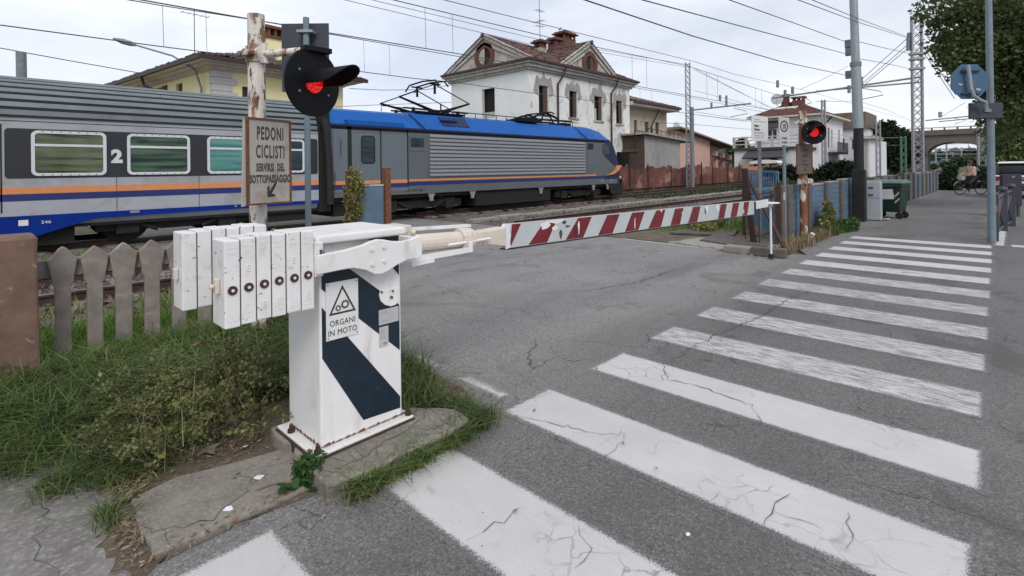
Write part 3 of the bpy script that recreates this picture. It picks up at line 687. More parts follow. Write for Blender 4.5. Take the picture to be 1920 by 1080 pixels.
def oculus(c, nr, r, par, half):
    c, nr = Vector(c), Vector(nr); s = nr.cross(Vector((0, 0, 1)))
    ring = lambda ra, off: [c + nr*off + (s*math.cos(2*math.pi*k/24) + Vector((0, 0, 1))*math.sin(2*math.pi*k/24))*ra for k in range(24)]
    b = MB(); b.loft([ring(r, .0), ring(r, .10), ring(r*.62, .10), ring(r*.62, -.0)], True, False); o = b.build('round_window', 'brick_window', par)
    b = MB(); b.add(ring(r*.63, .015), [tuple(range(24))]); b.build('opening', 'dark_hole', o)
    pts = [(c + nr*.03 + (s*math.cos(t) + Vector((0, 0, 1))*math.sin(t))*r*.58) for t in [half + math.pi*k/12 for k in range(13)]]
    b = MB(); b.add(pts + [p + nr*.03 for p in pts], [tuple(range(13)), tuple(range(25, 12, -1))] + [(i, (i+1) % 13, (i+1) % 13+13, i+13) for i in range(13)]); b.build('shutter', 'boarded' if half > 1 else 'plaster_old', o)
oc = XP(911, 106, hx0-.2); oculus((hx0-.2, yr, oc.z), (-1, 0, 0), .98, gl, -math.pi/2 if 1 else 0)
oc = YP(1098, 119, hy0-.2); oculus((xm, hy0-.2, oc.z), (0, -1, 0), .95, gf, math.pi/2)
b = MB(); E0 = .55
tiles(b, (hx0-.45, hy0-E0, zl+.08), (hx1+E0, hy0-E0, zl+.08), (hx1-4.0, yr, zr), (hx0-.45, yr, zr), seed=1)
tiles(b, (hx1+E0, hy1+E0, zl+.08), (hx0-.45, hy1+E0, zl+.08), (hx0-.45, yr, zr), (hx1-4.0, yr, zr), seed=2)
tiles(b, (hx1+E0, hy0-E0, zl+.08), (hx1+E0, hy1+E0, zl+.08), (hx1-4.0, yr+.05, zr), (hx1-4.0, yr-.05, zr), seed=3)
tiles(b, (fl-.2, yr, zl+.08), (fl-.2, hy0-.45, zl+.08), (xm, hy0-.45, zf+.06), (xm, yr, zf+.06), seed=4)
tiles(b, (fr+.2, hy0-.45, zl+.08), (fr+.2, yr, zl+.08), (xm, yr, zf+.06), (xm, hy0-.45, zf+.06), seed=5)
b.tube([(hx0-.5, yr, zr+.04), (hx1-4, yr, zr+.04)], .12, 8); b.tube([(xm, hy0-.5, zf+.08), (xm, yr, zf+.08)], .12, 8)
rf = b.build('roof', 'tiles_old', hs)
def chimney(px, y, w, dpt, v0, v1, mat, cap, par):
    p = YP(px, v1, y); q = YP(px, v0, y); b = MB(); h = q.z
    b.box((p.x-w/2, y-dpt/2, 8.6), (p.x+w/2, y+dpt/2, h-.55)); ch = b.build('chimney', mat, par)
    b = MB(); nn = max(2, int(w/.4))
    for i in range(nn+1):
        xx = p.x-w/2 + .08 + (w-.16)*i/nn
        for yy in (y-dpt/2+.08, y+dpt/2-.08): b.box((xx-.07, yy-.07, h-.548), (xx+.07, yy+.07, h-.22))
    b.box((p.x-w/2-.02, y-dpt/2-.02, h-.60), (p.x+w/2+.02, y+dpt/2+.02, h-.549)); b.box((p.x-w/2-.18, y-dpt/2-.18, h-.219), (p.x+w/2+.18, y+dpt/2+.18, h-.12)); b.box((p.x-w/2-.05, y-dpt/2-.05, h-.118), (p.x+w/2+.05, y+dpt/2+.05, h))
    b.build('cap', cap, ch); return Vector((p.x, y, h))
c1 = chimney(1013, 25.0, .7, .7, 76, 96, 'plaster_old', 'brick', hs); c2 = chimney(1060, 25.6, 1.5, 1.0, 62, 95, 'brick', 'brick', hs); chimney(1040, 25.2, .75, .8, 72, 95, 'brick', 'brick', hs)
for u, v in ((1046, 141), (1146, 156)):
    p = YP(u, v, hy0-.12); b = MB(); b.tube([(p.x+.35, hy0-.5, he+.15), (p.x+.33, hy0-.45, he-.3), (p.x, hy0-.12, he-1.0), (p.x, hy0-.12, .2)], .07, 8); b.build('downpipe', 'gutter_brown', hs)
# aerial on the small chimney, pigeon on the brick chimney
t = thing('tv_aerial', 'tall thin TV aerial with several crossbars on the small chimney of the derelict house', 'aerial', c1)
b = MB(); top = YP(1005, -40, 25.0); b.tube([c1, (c1.x-.1, 25, top.z)], .022, 6)
b.build('mast', 'wire_metal', t)
for v, n, L_, a in ((18, 5, 1.2, .3), (38, 6, 1.3, 1.2), (47, 4, 1.0, .1)):
    p = YP(1005, v, 25.0); b = MB(); d = Vector((math.cos(a), math.sin(a), .12)).normalized(); s = Vector((-d.y, d.x, 0))
    c = Vector((c1.x-.06, 25, p.z)); b.tube([c - d*L_*.5, c + d*L_*.6], .014, 5)
    for i in range(n): q = c + d*L_*(-.45 + i/(n-1)); b.tube([q - s*.28, q + s*.28], .01, 5)
    b.build('antenna', 'wire_metal', t)
pg = MB(); pp = Vector((YP(1048, 60, 25.6).x, 25.5, c2.z))
pg.tube([pp + Vector((-.2, 0, .06)), pp + Vector((-.06, 0, .10)), pp + Vector((.05, 0, .15)), pp + Vector((.1, 0, .24)), pp + Vector((.13, 0, .31)), pp + Vector((.19, 0, .30))], [.02, .06, .07, .045, .04, .008], 8)
pg.tube([pp + Vector((0, .02, 0)), pp + Vector((0, .02, .1))], .01, 5); tag(pg.build('pigeon', 'steel_grey', smooth=True), 'small grey pigeon perched on the large brick chimney', 'bird')

# ---- yellow house behind the coach, turned a little
YA = R(6.4); yc = YP(400, 140, 25); yd = Vector((math.cos(YA), math.sin(YA), 0)); yn = Vector((-math.sin(YA), math.cos(YA), 0)); yc.z = 0
ye = YP(404, 124, 25).z
def hitlen(u, v, o, d):          # distance along d from o where the sight line crosses the vertical plane through o and d
    r = ray(u, v); n = Vector((-d.y, d.x, 0)); t = (o-EYE).dot(n)/r.dot(n); return (EYE + r*t - o).dot(d), (EYE + r*t).z
Lr = hitlen(643, 180, yc, yd)[0]; Lf = hitlen(222, 175, yc, yn)[0]
ys = thing('yellow_house', 'pale yellow house with brown tiled hip roof and white corner stones behind the coach', 'house', (yc.x, yc.y, 0))
W = lambda a, c, z: yc + yd*a + yn*c + Vector((0, 0, z))
hr = [(hitlen(454, 150, yc, yd)[0], hitlen(466, 150, yc, yd)[0], ye-2.6, ye-.75)]
hl = []
for u0, u1, v0, v1 in ((288, 306, 167, 182), (330, 342, 158, 184)):
    a = hitlen(u1, v0, yc, yn)[0]; c, z1 = hitlen(u0, v0, yc, yn); hl.append((min(a, c), max(a, c), z1-1.5, z1))
b = MB(); b.holed(yc, yd, -yn, Lr, 0, ye, hr, .2); b.holed(yc, yn, -yd, Lf, 0, ye, hl, .2)
b.quad(W(Lr, 0, 0), W(Lr, Lf, 0), W(Lr, Lf, ye), W(Lr, 0, ye)); b.quad(W(0, Lf, 0), W(Lr, Lf, 0), W(Lr, Lf, ye), W(0, Lf, ye)); b.build('wall', 'yellow_plaster', ys)
def orient_box(mb, a0, a1, c0, c1_, z0, z1):
    mb.add([W(a, c, z) for z in (z0, z1) for a, c in ((a0, c0), (a1, c0), (a1, c1_), (a0, c1_))], [(0, 3, 2, 1), (4, 5, 6, 7), (0, 1, 5, 4), (1, 2, 6, 5), (2, 3, 7, 6), (3, 0, 4, 7)])
for (a, c, z0, z1) in hr: b = MB(); orient_box(b, a, c, .12, .17, z0, z1); f = b.build('window', 'shutter', ys)
for i, (a, c, z0, z1) in enumerate(hl):
    b = MB(); orient_box(b, .12, .17, a, c, z0, z1); f = b.build('window', 'shutter' if i else 'glass_house', ys)
    if i == 0:
        for s0 in (a-.55, c+.05): b = MB(); orient_box(b, -.06, -.01, s0, s0+.5, z0, z1); b.build('shutter', 'shutter', f)
b = MB()
for k in range(int(ye/.3)):
    z0 = ye-.18-k*.3
    if z0 < 1.: break
    L_ = 1.0 if k % 2 else .78; orient_box(b, -.05, L_, -.05, -.003, z0-.275, z0); orient_box(b, -.05, -.003, -.003, .3, z0-.275, z0)
b.build('corner_stones', 'quoin', ys)
b = MB()
for k, (o, z0, z1) in enumerate(((.08, ye-.16, ye-.10), (.2, ye-.10, ye+.0), (.5, ye+.0, ye+.1), (.8, ye+.1, ye+.2))): orient_box(b, -o, Lr+o, -o, Lf+o, z0, z1)
b.build('cornice', 'soffit', ys)
b = MB(); orient_box(b, -.95, Lr+.95, -.95, -.8, ye+.1, ye+.28); orient_box(b, -.95, -.8, -.8, Lf+.95, ye+.1, ye+.28); b.build('gutter', 'gutter_brown', ys)
b = MB(); zt = ye+1.5; mid = Lr/2; 
e = .9; z_ = ye+.26
A0, A1, A2, A3 = W(-e, -e, z_), W(Lr+e, -e, z_), W(Lr+e, Lf+e, z_), W(-e, Lf+e, z_)
hw = (Lr+2*e)/2
R0, R1 = W(mid-.05, min(hw*.8, Lf/2), zt), W(mid+.05, max(Lf-hw*.8, Lf/2), zt)
tiles(b, A0, A1, R0, R0, seed=6); tiles(b, A3, A0, R0, R1, seed=7); tiles(b, A1, A2, R1, R0, seed=8); tiles(b, A2, A3, R1, R1, seed=9); b.build('roof', 'tiles_brown', ys)
p = hitlen(511, 72, yc + yn*2.6, yd); b = MB(); ca = p[0]; cz = p[1]; orient_box(b, ca-.5, ca+.5, 2.2, 3.0, ye, cz-.1); ch = b.build('chimney', 'yellow_plaster', ys)
b = MB(); orient_box(b, ca-.6, ca+.6, 2.1, 3.1, cz-.098, cz+.02)
for s in (-.45, -.1, .3): orient_box(b, ca+s, ca+s+.14, 2.2, 3.0, cz+.02, cz+.4)
orient_box(b, ca-.6, ca+.6, 2.1, 3.1, cz+.4, cz+.55); b.build('cap', 'brick', ch)
b = MB(); q = hitlen(300, 140, yc, yn)[0]; b.tube([W(-.8, q, ye+.1), W(-.7, q, ye-.3), W(-.1, q-.9, ye-.75), W(-.1, q-.9, .3)], .07, 8); b.build('downpipe', 'gutter_brown', ys)
t = thing('street_lamp', 'curved arm street lamp fixed to the wall of the yellow house', 'street lamp', W(-.15, .75, 0))
q = hitlen(384, 150, yc, yn)[0]; b = MB()
lampx = [W(-.15, q, ye-2.2), W(-.15, q, ye-.9), W(-.35, q+.1, ye-.1), W(-1.1, q+.5, ye+.45), W(-2.3, q+1.3, ye+.85)]
b.tube(lampx, [.05, .05, .045, .04, .035], 8); b.build('arm', 'steel_grey', t)
hd = lampx[-1]; dd = (lampx[-1]-lampx[-2]).normalized(); b = MB(); b.tube([hd - dd*.1, hd + dd*.1, hd + dd*.4, hd + dd*.75], [.05, .11, .12, .04], 8); b.build('lamp_head', 'steel_grey', t)
aer = thing('tv_aerial', 'thin TV aerial above the roof of the yellow house', 'aerial', W(1.2, 5, ye+1.2)); p = W(1.2, 5, ye+1.2)
b = MB(); b.tube([p, p + Vector((0, 0, 2.6))], .02, 5); b.build('mast', 'wire_metal', aer)
b = MB(); q = p + Vector((0, 0, 2.3)); b.tube([q - yd*.6, q + yd*.7], .014, 5)
for i in range(5): c = q + yd*(-.55+i*.3); b.tube([c - yn*.25, c + yn*.25], .01, 5)
b.build('antenna', 'wire_metal', aer)

# ---- beige house, boarded shed and pink house beyond the engine's cab
by = 24.5; bx0, bx1 = YP(1176, 200, by).x, YP(1250, 220, by).x; bz = YP(1215, 205, by).z
bs = thing('beige_house', 'plain beige house with shallow tiled roof right of the derelict house', 'house', (bx0, by, 0))
bw = [(YP(u0, 240, by).x-bx0, YP(u1, 240, by).x-bx0, bz-3.3, bz-1.2) for u0, u1 in ((1189, 1195), (1209, 1217), (1229, 1236))]
b = MB(); b.holed((bx0, by, 0), (1, 0, 0), (0, -1, 0), bx1-bx0, 0, bz, bw, .2); b.quad((bx1, by, 0), (bx1, by+9, 0), (bx1, by+9, bz), (bx1, by, bz)); b.quad((bx0, by, 0), (bx0, by+9, 0), (bx0, by+9, bz), (bx0, by, bz)); b.build('wall', 'beige_plaster', bs)
for a, c, z0, z1 in bw: b = MB(); b.box((bx0+a, by+.15, z0), (bx0+c, by+.19, z1)); b.build('window', 'boarded', bs)
b = MB(); b.box((bx0-.6, by-1.0, bz), (bx1+.8, by+9, bz+.35)); b.build('eaves', 'soffit', bs)
b = MB(); b.box((bx0-.65, by-1.2, bz+.2), (bx1+.9, by-1.02, bz+.42)); b.build('gutter', 'gutter_brown', bs)
b = MB(); tiles(b, (bx0-.6, by-1.05, bz+.4), (bx1+.85, by-1.05, bz+.4), (bx1-2.5, by+4.5, bz+2.2), (bx0-.6, by+4.5, bz+2.2), seed=21); tiles(b, (bx1+.85, by-1.05, bz+.4), (bx1+.85, by+9.5, bz+.4), (bx1-2.5, by+4.6, bz+2.2), (bx1-2.5, by+4.5, bz+2.2), seed=22); b.build('roof', 'tiles_brown', bs)
b = MB(); b.tube([(YP(1222, 220, by).x, by-.9, bz+.1), (YP(1219, 240, by).x, by-.15, bz-1.6), (YP(1219, 240, by).x, by-.15, .3)], .07, 7); b.build('downpipe', 'gutter_brown', bs)
sy = 20.0; sx0, sx1 = YP(1209, 280, sy).x, YP(1273, 280, sy).x; sz0, sz1 = .2, YP(1215, 252, sy).z
sh = thing('boarded_shed', 'weathered grey board shed beside the derelict house', 'shed', (sx0, sy, 0)); r = random.Random(5)
b = MB(); x = sx0
while x < sx1:
    w_ = r.uniform(.22, .34); b.box((x+.012, sy, sz0 + r.uniform(0, .25)), (x+w_, sy+.03, sz1 - r.uniform(0, .12))); x += w_
b.build('boards', 'wood_boards', sh)
b = MB(); b.box((sx0, sy+.04, 0), (sx1, sy+3, sz1-.1)); b.build('shed_body', 'boarded', sh)
b = MB(); b.prism([(sx0-.3, sz1-.02), (sx1+2.4, sz1-.45), (sx1+2.4, sz1-.32), (sx0-.3, sz1+.12)], lambda x, z, t: (x, t, z), sy-.4, sy+3.2); b.build('roof', 'wood_boards', sh)
b = MB()
for i in range(9): x = sx0 + (sx1-sx0)*i/8; b.box((x-.02, sy-.3, sz1+.1-.3*i/8), (x+.02, sy-.26, sz1+.42-.3*i/8))
b.bar((sx0-.2, sy-.28, sz1+.44), (sx1, sy-.28, sz1+.14), .05); b.build('rail', 'gutter_brown', sh)
bal = thing('broken_balcony', 'ruined balcony with bent rails between the derelict house and the shed', 'balcony', (hx1+.2, 21., 3.))
b = MB(); bx = hx1+.05; b.box((bx, 20.6, 2.9), (sx0-.1, 22.5, 3.1)); b.build('floor', 'fence_post_concrete', bal)
b = MB()
for z in (3.4, 3.8, 4.2, 4.5): b.bar((bx, 20.7, z), (sx0-.15, 20.7, z+rnd.uniform(-.12, .12)), .05)
for x in np.linspace(bx+.1, sx0-.2, 4): b.bar((x, 20.7, 3.1), (x+rnd.uniform(-.1, .1), 20.7, 4.55), .06)
b.build('railing', 'dark_rust', bal); b = MB(); b.box((bx+.2, 21.4, 0), (sx0-.3, 22.4, 2.9)); b.build('doorway', 'dark_hole', bal)  # near-black block paints the dark void under the balcony
py_ = 33.; pa = YP(1266, 243, py_); pe = YP(1366, 276, py_); px0 = 2*pa.x-pe.x
ps = thing('pink_house', 'pink gabled house with brown balconies right of the board shed', 'house', (pa.x, py_, 0))
bay = [(YP(1337+i*13, 270, py_).x, YP(1345+i*13, 270, py_).x) for i in range(3)]
b = MB(); b.prism([(px0, 0), (YP(1331, 290, py_).x, 0), (YP(1331, 290, py_).x, pe.z + (pa.z-pe.z)*(pe.x-YP(1331, 290, py_).x)/(pe.x-pa.x)), (pa.x, pa.z), (px0, pe.z)], lambda x, z, t: (x, t, z), py_, py_+12); b.build('wall', 'pink_plaster', ps)
x1 = YP(1331, 290, py_).x; zb_ = lambda x: pe.z + (pa.z-pe.z)*(pe.x-x)/(pe.x-pa.x)
b = MB(); b.prism([(x1, 0), (pe.x, 0), (pe.x, pe.z), (x1, zb_(x1))], lambda x, z, t: (x, t, z), py_+1.6, py_+12); b.build('recessed_wall', 'pink_plaster', ps)
for i, (a, c) in enumerate(bay):
    z = zb_(c)
    b = MB(); b.box((c-.3, py_+.1, 0), (c+.5, py_+1.58, z-1.2)); b.build('pier', 'pink_plaster', ps)
    b = MB(); b.box((a-.5, py_-.2, z-2.3), (c+.5, py_+.09, z-2.0)); b.box((a-.3, py_+1.5, .2), (c-.35, py_+1.57, z-3.4)); b.box((a-.2, py_+1.5, z-2.8), (c-.6, py_+1.57, z-1.1)); f = b.build('balcony', 'shutter', ps)
b = MB(); b.prism([(px0-.8, pe.z-.2), (pa.x, pa.z+.1), (pe.x+.9, pe.z-.2), (pe.x+.9, pe.z+.1), (pa.x, pa.z+.42), (px0-.8, pe.z+.1)], lambda x, z, t: (x, t, z), py_-.9, py_+12.6); b.build('roof', 'tiles_brown', ps)
b = MB(); b.bar((pa.x, py_-.95, pa.z+.2), (pe.x+.9, py_-.95, pe.z-.1), .06, .35, (0, 1, 0)); b.build('bargeboard', 'soffit', ps)
cz = YP(1255, 240, py_); b = MB(); b.box((cz.x-.5, py_+2, pa.z-1.2), (cz.x+.5, py_+2.8, cz.z+.6)); b.box((cz.x-.65, py_+1.9, cz.z+.6), (cz.x+.65, py_+2.9, cz.z+.75)); b.build('chimney', 'quoin', ps)
def dish(p, nr, r, label, par_len=.8):
    t = thing('satellite_dish', label, 'satellite dish', p); p, nr = Vector(p), Vector(nr).normalized(); s = nr.cross(Vector((0, 0, 1))).normalized(); u = s.cross(nr)
    b = MB(); c = p + Vector((0, 0, par_len)); b.loft([[c + nr*(r*.35*k*k-.1) + (s*math.cos(a) + u*math.sin(a))*r*k for a in [2*math.pi*i/16 for i in range(16)]] for k in (.05, .5, 1)], True, True); b.build('bowl', 'satellite', t)
    b = MB(); b.tube([p, c - nr*.1], .04, 6); b.tube([c - u*r, c + nr*r*.9], .02, 5); b.build('bracket', 'wire_metal', t)
q = YP(1268, 243, py_+2.4); dish((q.x, py_+2.4, pa.z+.2), (-.6, -.8, .2), .55, 'white satellite dish on the gable of the pink house')

# ---- white house with the red roof, terrace and its neighbours
wx, wy = 81., 18.; wy1 = XP(1415, 222, wx).y; wx1 = YP(1580, 226, wy).x; wz = YP(1537, 213, wy).z
ws = thing('white_house', 'white two storey house with red tiled hip roof and a terrace, behind the far signal', 'house', (wx, wy, 0))
wl = [(XP(1456, 245, wx).y-wy, XP(1440, 245, wx).y-wy, XP(1448, 260, wx).z, XP(1448, 243, wx).z)]
wr = [(YP(u0, 250, wy).x-wx, YP(u1, 250, wy).x-wx, z0, z1) for u0, u1, z0, z1 in ((1552, 1556, 4.2, 7.2), (1558.5, 1561, 4.2, 7.), (1572, 1575, 4.4, 7.2))]
b = MB(); b.holed((wx, wy, 0), (0, 1, 0), (-1, 0, 0), wy1-wy, 0, wz, wl, .2); b.holed((wx, wy, 0), (1, 0, 0), (0, -1, 0), wx1-wx, 0, wz, wr, .2); b.quad((wx1, wy, 0), (wx1, wy1, 0), (wx1, wy1, wz), (wx1, wy, wz)); b.quad((wx, wy1, 0), (wx1, wy1, 0), (wx1, wy1, wz), (wx, wy1, wz)); b.build('wall', 'house_white', ws)
for a, c, z0, z1 in wl:
    b = MB(); b.box((wx+.16, wy+a, z0), (wx+.2, wy+c, z1)); f = b.build('window', 'glass_house', ws)
    b = MB(); b.box((wx+.08, wy+(a+c)/2-.08, z0), (wx+.159, wy+(a+c)/2+.08, z1)); b.build('frame', 'plate_white', f)
    b = MB(); b.prism([(wx-1.4, z1+.1), (wx-.003, z1+1.1), (wx-.003, z1+1.3), (wx-1.4, z1+.25)], lambda x, z, t: (x, t, z), wy+a-.6, wy+c+.7); b.build('awning', 'terrace_dark', ws)
for a, c, z0, z1 in wr: b = MB(); b.box((wx+a, wy+.15, z0), (wx+c, wy+.19, z1)); b.build('window', 'shutter', ws)
e = .9; b = MB(); a0, a1, a2, a3 = (wx-e, wy-e, wz), (wx1+e, wy-e, wz), (wx1+e, wy1+e, wz), (wx-e, wy1+e, wz); rz = XP(1490, 190, wx+4).z; ymid = (wy+wy1)/2
tiles(b, a3, a0, (wx+4.4, ymid, rz), (wx+4.4, ymid+.1, rz), .3, .5, seed=31); tiles(b, a0, a1, (wx1-4.4, ymid, rz), (wx+4.4, ymid, rz), .3, .5, seed=32); tiles(b, a1, a2, (wx1-4.4, ymid+.1, rz), (wx1-4.4, ymid, rz), .3, .5, seed=33); tiles(b, a2, a3, (wx+4.4, ymid, rz), (wx1-4.4, ymid, rz), .3, .5, seed=34)
rw = b.build('roof', 'tiles_red', ws)
b = MB(); b.box((wx-e-.05, wy-e-.05, wz-.25), (wx1+e, wy1+e, wz-.02)); b.build('eaves', 'soffit', ws)
for u, v, w_ in ((1473, 184, .9), (1498, 188, 1.5)):
    q = XP(u, v, wx+3.); b = MB(); b.box((wx+2.4, q.y-w_/2, wz+.8), (wx+3.4, q.y+w_/2, q.z)); b.box((wx+2.2, q.y-w_/2-.2, q.z+.3), (wx+3.6, q.y+w_/2+.2, q.z+.5))
    for k in (-.4, 0, .4): b.box((wx+2.4, q.y+k*w_-.1, q.z), (wx+3.4, q.y+k*w_+.1, q.z+.3))
    b.build('chimney', 'brick', ws)
for u in (1463, 1484):
    q = XP(u, 206, wx+1.9); b = MB(); zz = wz + (rz-wz)*.5; b.prism([(wx+1.15, zz-.55), (wx+2.2, zz+.12), (wx+2.15, zz+.3), (wx+1.1, zz-.35)], lambda x, z, t: (x, t, z), q.y-.85, q.y+.85); b.build('skylight', 'plate_white', ws)
tx = wx-7; ty0, ty1 = XP(1500, 300, tx).y, XP(1377, 300, tx).y; tz = XP(1440, 281, tx).z
tr = [(XP(1434, 300, tx).y-ty0, XP(1412, 300, tx).y-ty0, .3, tz-1.2), (XP(1457, 300, tx).y-ty0, XP(1441, 300, tx).y-ty0, .3, tz-1.)]
b = MB(); b.holed((tx, ty0, 0), (0, 1, 0), (-1, 0, 0), ty1-ty0, 0, tz, tr, .3); b.quad((tx, ty0, 0), (wx, ty0, 0), (wx, ty0, tz), (tx, ty0, tz)); b.quad((tx, ty1, 0), (wx, ty1, 0), (wx, ty1, tz), (tx, ty1, tz)); b.build('ground_floor_wall', 'house_white', ws)
for a, c, z0, z1 in tr: b = MB(); b.box((tx+.25, ty0+a, z0), (tx+.3, ty0+c, z1)); b.build('door', 'shutter', ws)
b = MB(); b.box((tx-.3, ty0-.3, tz), (wx-.003, ty1+.3, tz+.35)); b.build('terrace', 'terrace_dark', ws)
b = MB()
for z in (.85, 1.35, 1.8): b.bar((tx-.1, ty0, tz+z), (tx-.1, ty1, tz+z), .12, .16)
for y in np.linspace(ty0, ty1, 6): b.box((tx-.2, y-.15, tz+.35), (tx+.05, y+.15, tz+1.9))
b.build('terrace_railing', 'moulding', ws)
b = MB(); b.prism([(tx-2.2, tz-1.2), (tx-.005, tz-.1), (tx-.005, tz-.005), (tx-2.3, tz-1.05)], lambda x, z, t: (x, t, z), XP(1478, 290, tx).y, XP(1402, 290, tx).y); b.build('porch_roof', 'terrace_dark', ws)
b = MB(); b.box((YP(1552, 280, wy).x, wy-1.3, 3.3), (YP(1572, 280, wy).x, wy-.003, 3.6)); b.build('balcony_floor', 'terrace_dark', ws)
b = MB(); xa, xb = YP(1552, 280, wy).x, YP(1572, 280, wy).x
for x in np.linspace(xa, xb, 12): b.box((x-.05, wy-1.3, 3.6), (x+.05, wy-1.22, 4.9))
b.bar((xa, wy-1.26, 4.95), (xb, wy-1.26, 4.95), .12); b.build('balcony_railing', 'terrace_dark', ws)
b = MB(); b.tube([(wx1*.25+wx*.75, wy-.9, wz-.2), (wx1*.22+wx*.78, wy-.1, wz-1.2), (wx1*.22+wx*.78, wy-.1, .2)], .12, 6); b.build('downpipe', 'gutter_brown', ws)
q = XP(1457, 188, wx+1.8); dish((wx+1.8, q.y, q.z-.9), (-1, -.2, .2), .85, 'grey satellite dish beside the chimney of the white red-roofed house', 1.)
b = MB(); ax = 30.; 
# low white building and pale house behind the grey catenary pole
nx_, ny_ = 84., 12.6; 
q0 = thing('white_building', 'low white box building with flat roof right of the grey catenary pole', 'building', (nx_, ny_, 0))
nz_ = YP(1650, 264, ny_).z; nx1 = YP(1662, 270, ny_).x; ny1 = XP(1604, 260, nx_).y; nx_a = nx_
b = MB(); b.box((nx_, ny_, 0), (nx1, ny1, nz_)); b.build('wall', 'house_white', q0)
b = MB(); b.box((nx_-.6, ny_-.6, nz_), (nx_+7, ny1+.6, nz_+.4)); b.build('flat_roof', 'moulding', q0)
b = MB()
for k in range(1, 5): y = ny_+(ny1-ny_)*k/5; b.box((nx_-.12, y-.12, .1), (nx_-.003, y+.12, nz_-.01))
b.build('pilaster', 'moulding', q0)
q1 = thing('pale_house', 'pale grey house with brown shutters seen between the white house and the catenary pole', 'house', (100, 16, 0))
b = MB(); b.box((100, 15.2, 0), (112, 24, 7.6)); b.build('wall', 'house_white', q1)
b = MB(); b.box((99.6, 14.8, 7.6), (112, 24.4, 8.1)); b.box((100.5, 15.6, 8.1), (111, 23.6, 10.4)); b.build('roof', 'tiles_brown', q1)
for y, z in ((16.5, 4.3), (18.5, 4.3)): b = MB(); b.box((99.95, y, z), (99.997, y+.9, z+1.8)); b.build('window', 'shutter', q1)
# ---- the road bridge over the line, far off
BX = 150.; ba, bb = XP(1738, 300, BX).y, XP(1848, 300, BX).y; yl, yr_ = ba, bb
dt_ = XP(1790, 242, BX).z; ds = XP(1790, 252, BX).z; ac = XP(1790, 266, BX).z
br = thing('road_bridge', 'old grey brown stone arch bridge over the railway in the distance', 'bridge', (BX, (yl+yr_)/2, 0))
arc = []
ym, hw_ = (yl+yr_)/2, abs(yl-yr_)/2; spring = XP(1790, 292, BX).z
for k in range(25): t = math.pi*k/24; arc.append((ym - hw_*math.cos(t), spring + (ac-spring)*math.sin(t)**.8))
poly = [(ym-60, -1), (ym-hw_, -1)] + arc + [(ym+hw_, -1), (ym+60, -1), (ym+60, ds-1.2), (ym+14, ds), (ym-14, ds), (ym-60, ds-.4)]
b = MB(); b.prism(poly, lambda y, z, t: (t, y, z), BX, BX+8); b.build('arch_wall', 'bridge_stone', br)
b = MB(); ar2 = [(y, z) for y, z in arc]; 
b.prism(ar2 + [(ym + (y-ym)*1.04, z+.9) for y, z in reversed(arc)], lambda y, z, t: (t, y, z), BX-.25, BX-.003); b.build('arch_ring', 'bridge_stone', br)
b = MB(); b.box((BX-.4, ym-60, ds-.0), (BX+.3, ym+16, ds+.4)); b.box((BX-.15, ym-60, ds+.4), (BX+.2, ym+16, dt_-.02)); b.build('parapet', 'bridge_stone', br)
b = MB()
for y in np.arange(ym-40, ym+16, 2.2): b.box((BX-.2, y-.15, dt_-.01), (BX+.2, y+.15, dt_+.55))
b.bar((BX, ym-40, dt_+.5), (BX, ym+16, dt_+.5), .14); b.build('railing', 'fence_post_concrete', br)
fb = MB(); p0, p1 = XP(1739, 303, 320), XP(1800, 303, 320); fb.box((320, p1.y-10, 0), (350, p0.y, XP(1760, 301.5, 320).z)); fb.box((319, p1.y, XP(1760, 301.5, 320).z), (350, p0.y-5, XP(1760, 298, 320).z)); tag(fb.build('factory_hall', 'hill_blue'), 'long blue grey hall far behind the bridge arch', 'building')
# ================================================================ the train
TY = 13.7; TW = 2.7; TM = TY + TW/2
def strip(mb, x0, x1, z0, z1, off, t=.004):
    """a painted band standing off the flank"""
    mb.box((x0, TY-off-t, z0), (x1, TY-off, z1))
def rrect(x0, x1, z0, z1, r, n=5):
    out = []
    for cx, cz, a in ((x1-r, z1-r, 0), (x0+r, z1-r, 90), (x0+r, z0+r, 180), (x1-r, z0+r, 270)):
        out += [(cx + r*math.cos(R(a+90*k/n)), cz + r*math.sin(R(a+90*k/n))) for k in range(n+1)]
    return out
def ring_prism(mb, outer, inner, y0, y1):
    n = len(outer); vs = [(x, y0, z) for x, z in outer] + [(x, y0, z) for x, z in inner] + [(x, y1, z) for x, z in outer] + [(x, y1, z) for x, z in inner]; fs = []
    for i in range(n):
        j = (i+1) % n; fs += [(i, j, n+j, n+i), (2*n+i, 3*n+i, 3*n+j, 2*n+j), (i, 2*n+i, 2*n+j, j), (n+i, n+j, 3*n+j, 3*n+i)]
    mb.add(vs, fs)
def wheelset(mb, x, r=.46, y=TY+.62):
    for yy in (y, y+1.5): mb.tube([(x, yy-.07, r+.1), (x, yy+.07, r+.1)], r, 22); mb.tube([(x, yy-.12, r+.1), (x, yy-.07, r+.1)], r*.35, 12)
    mb.tube([(x, y, r+.1), (x, y+1.5, r+.1)], .09, 8)
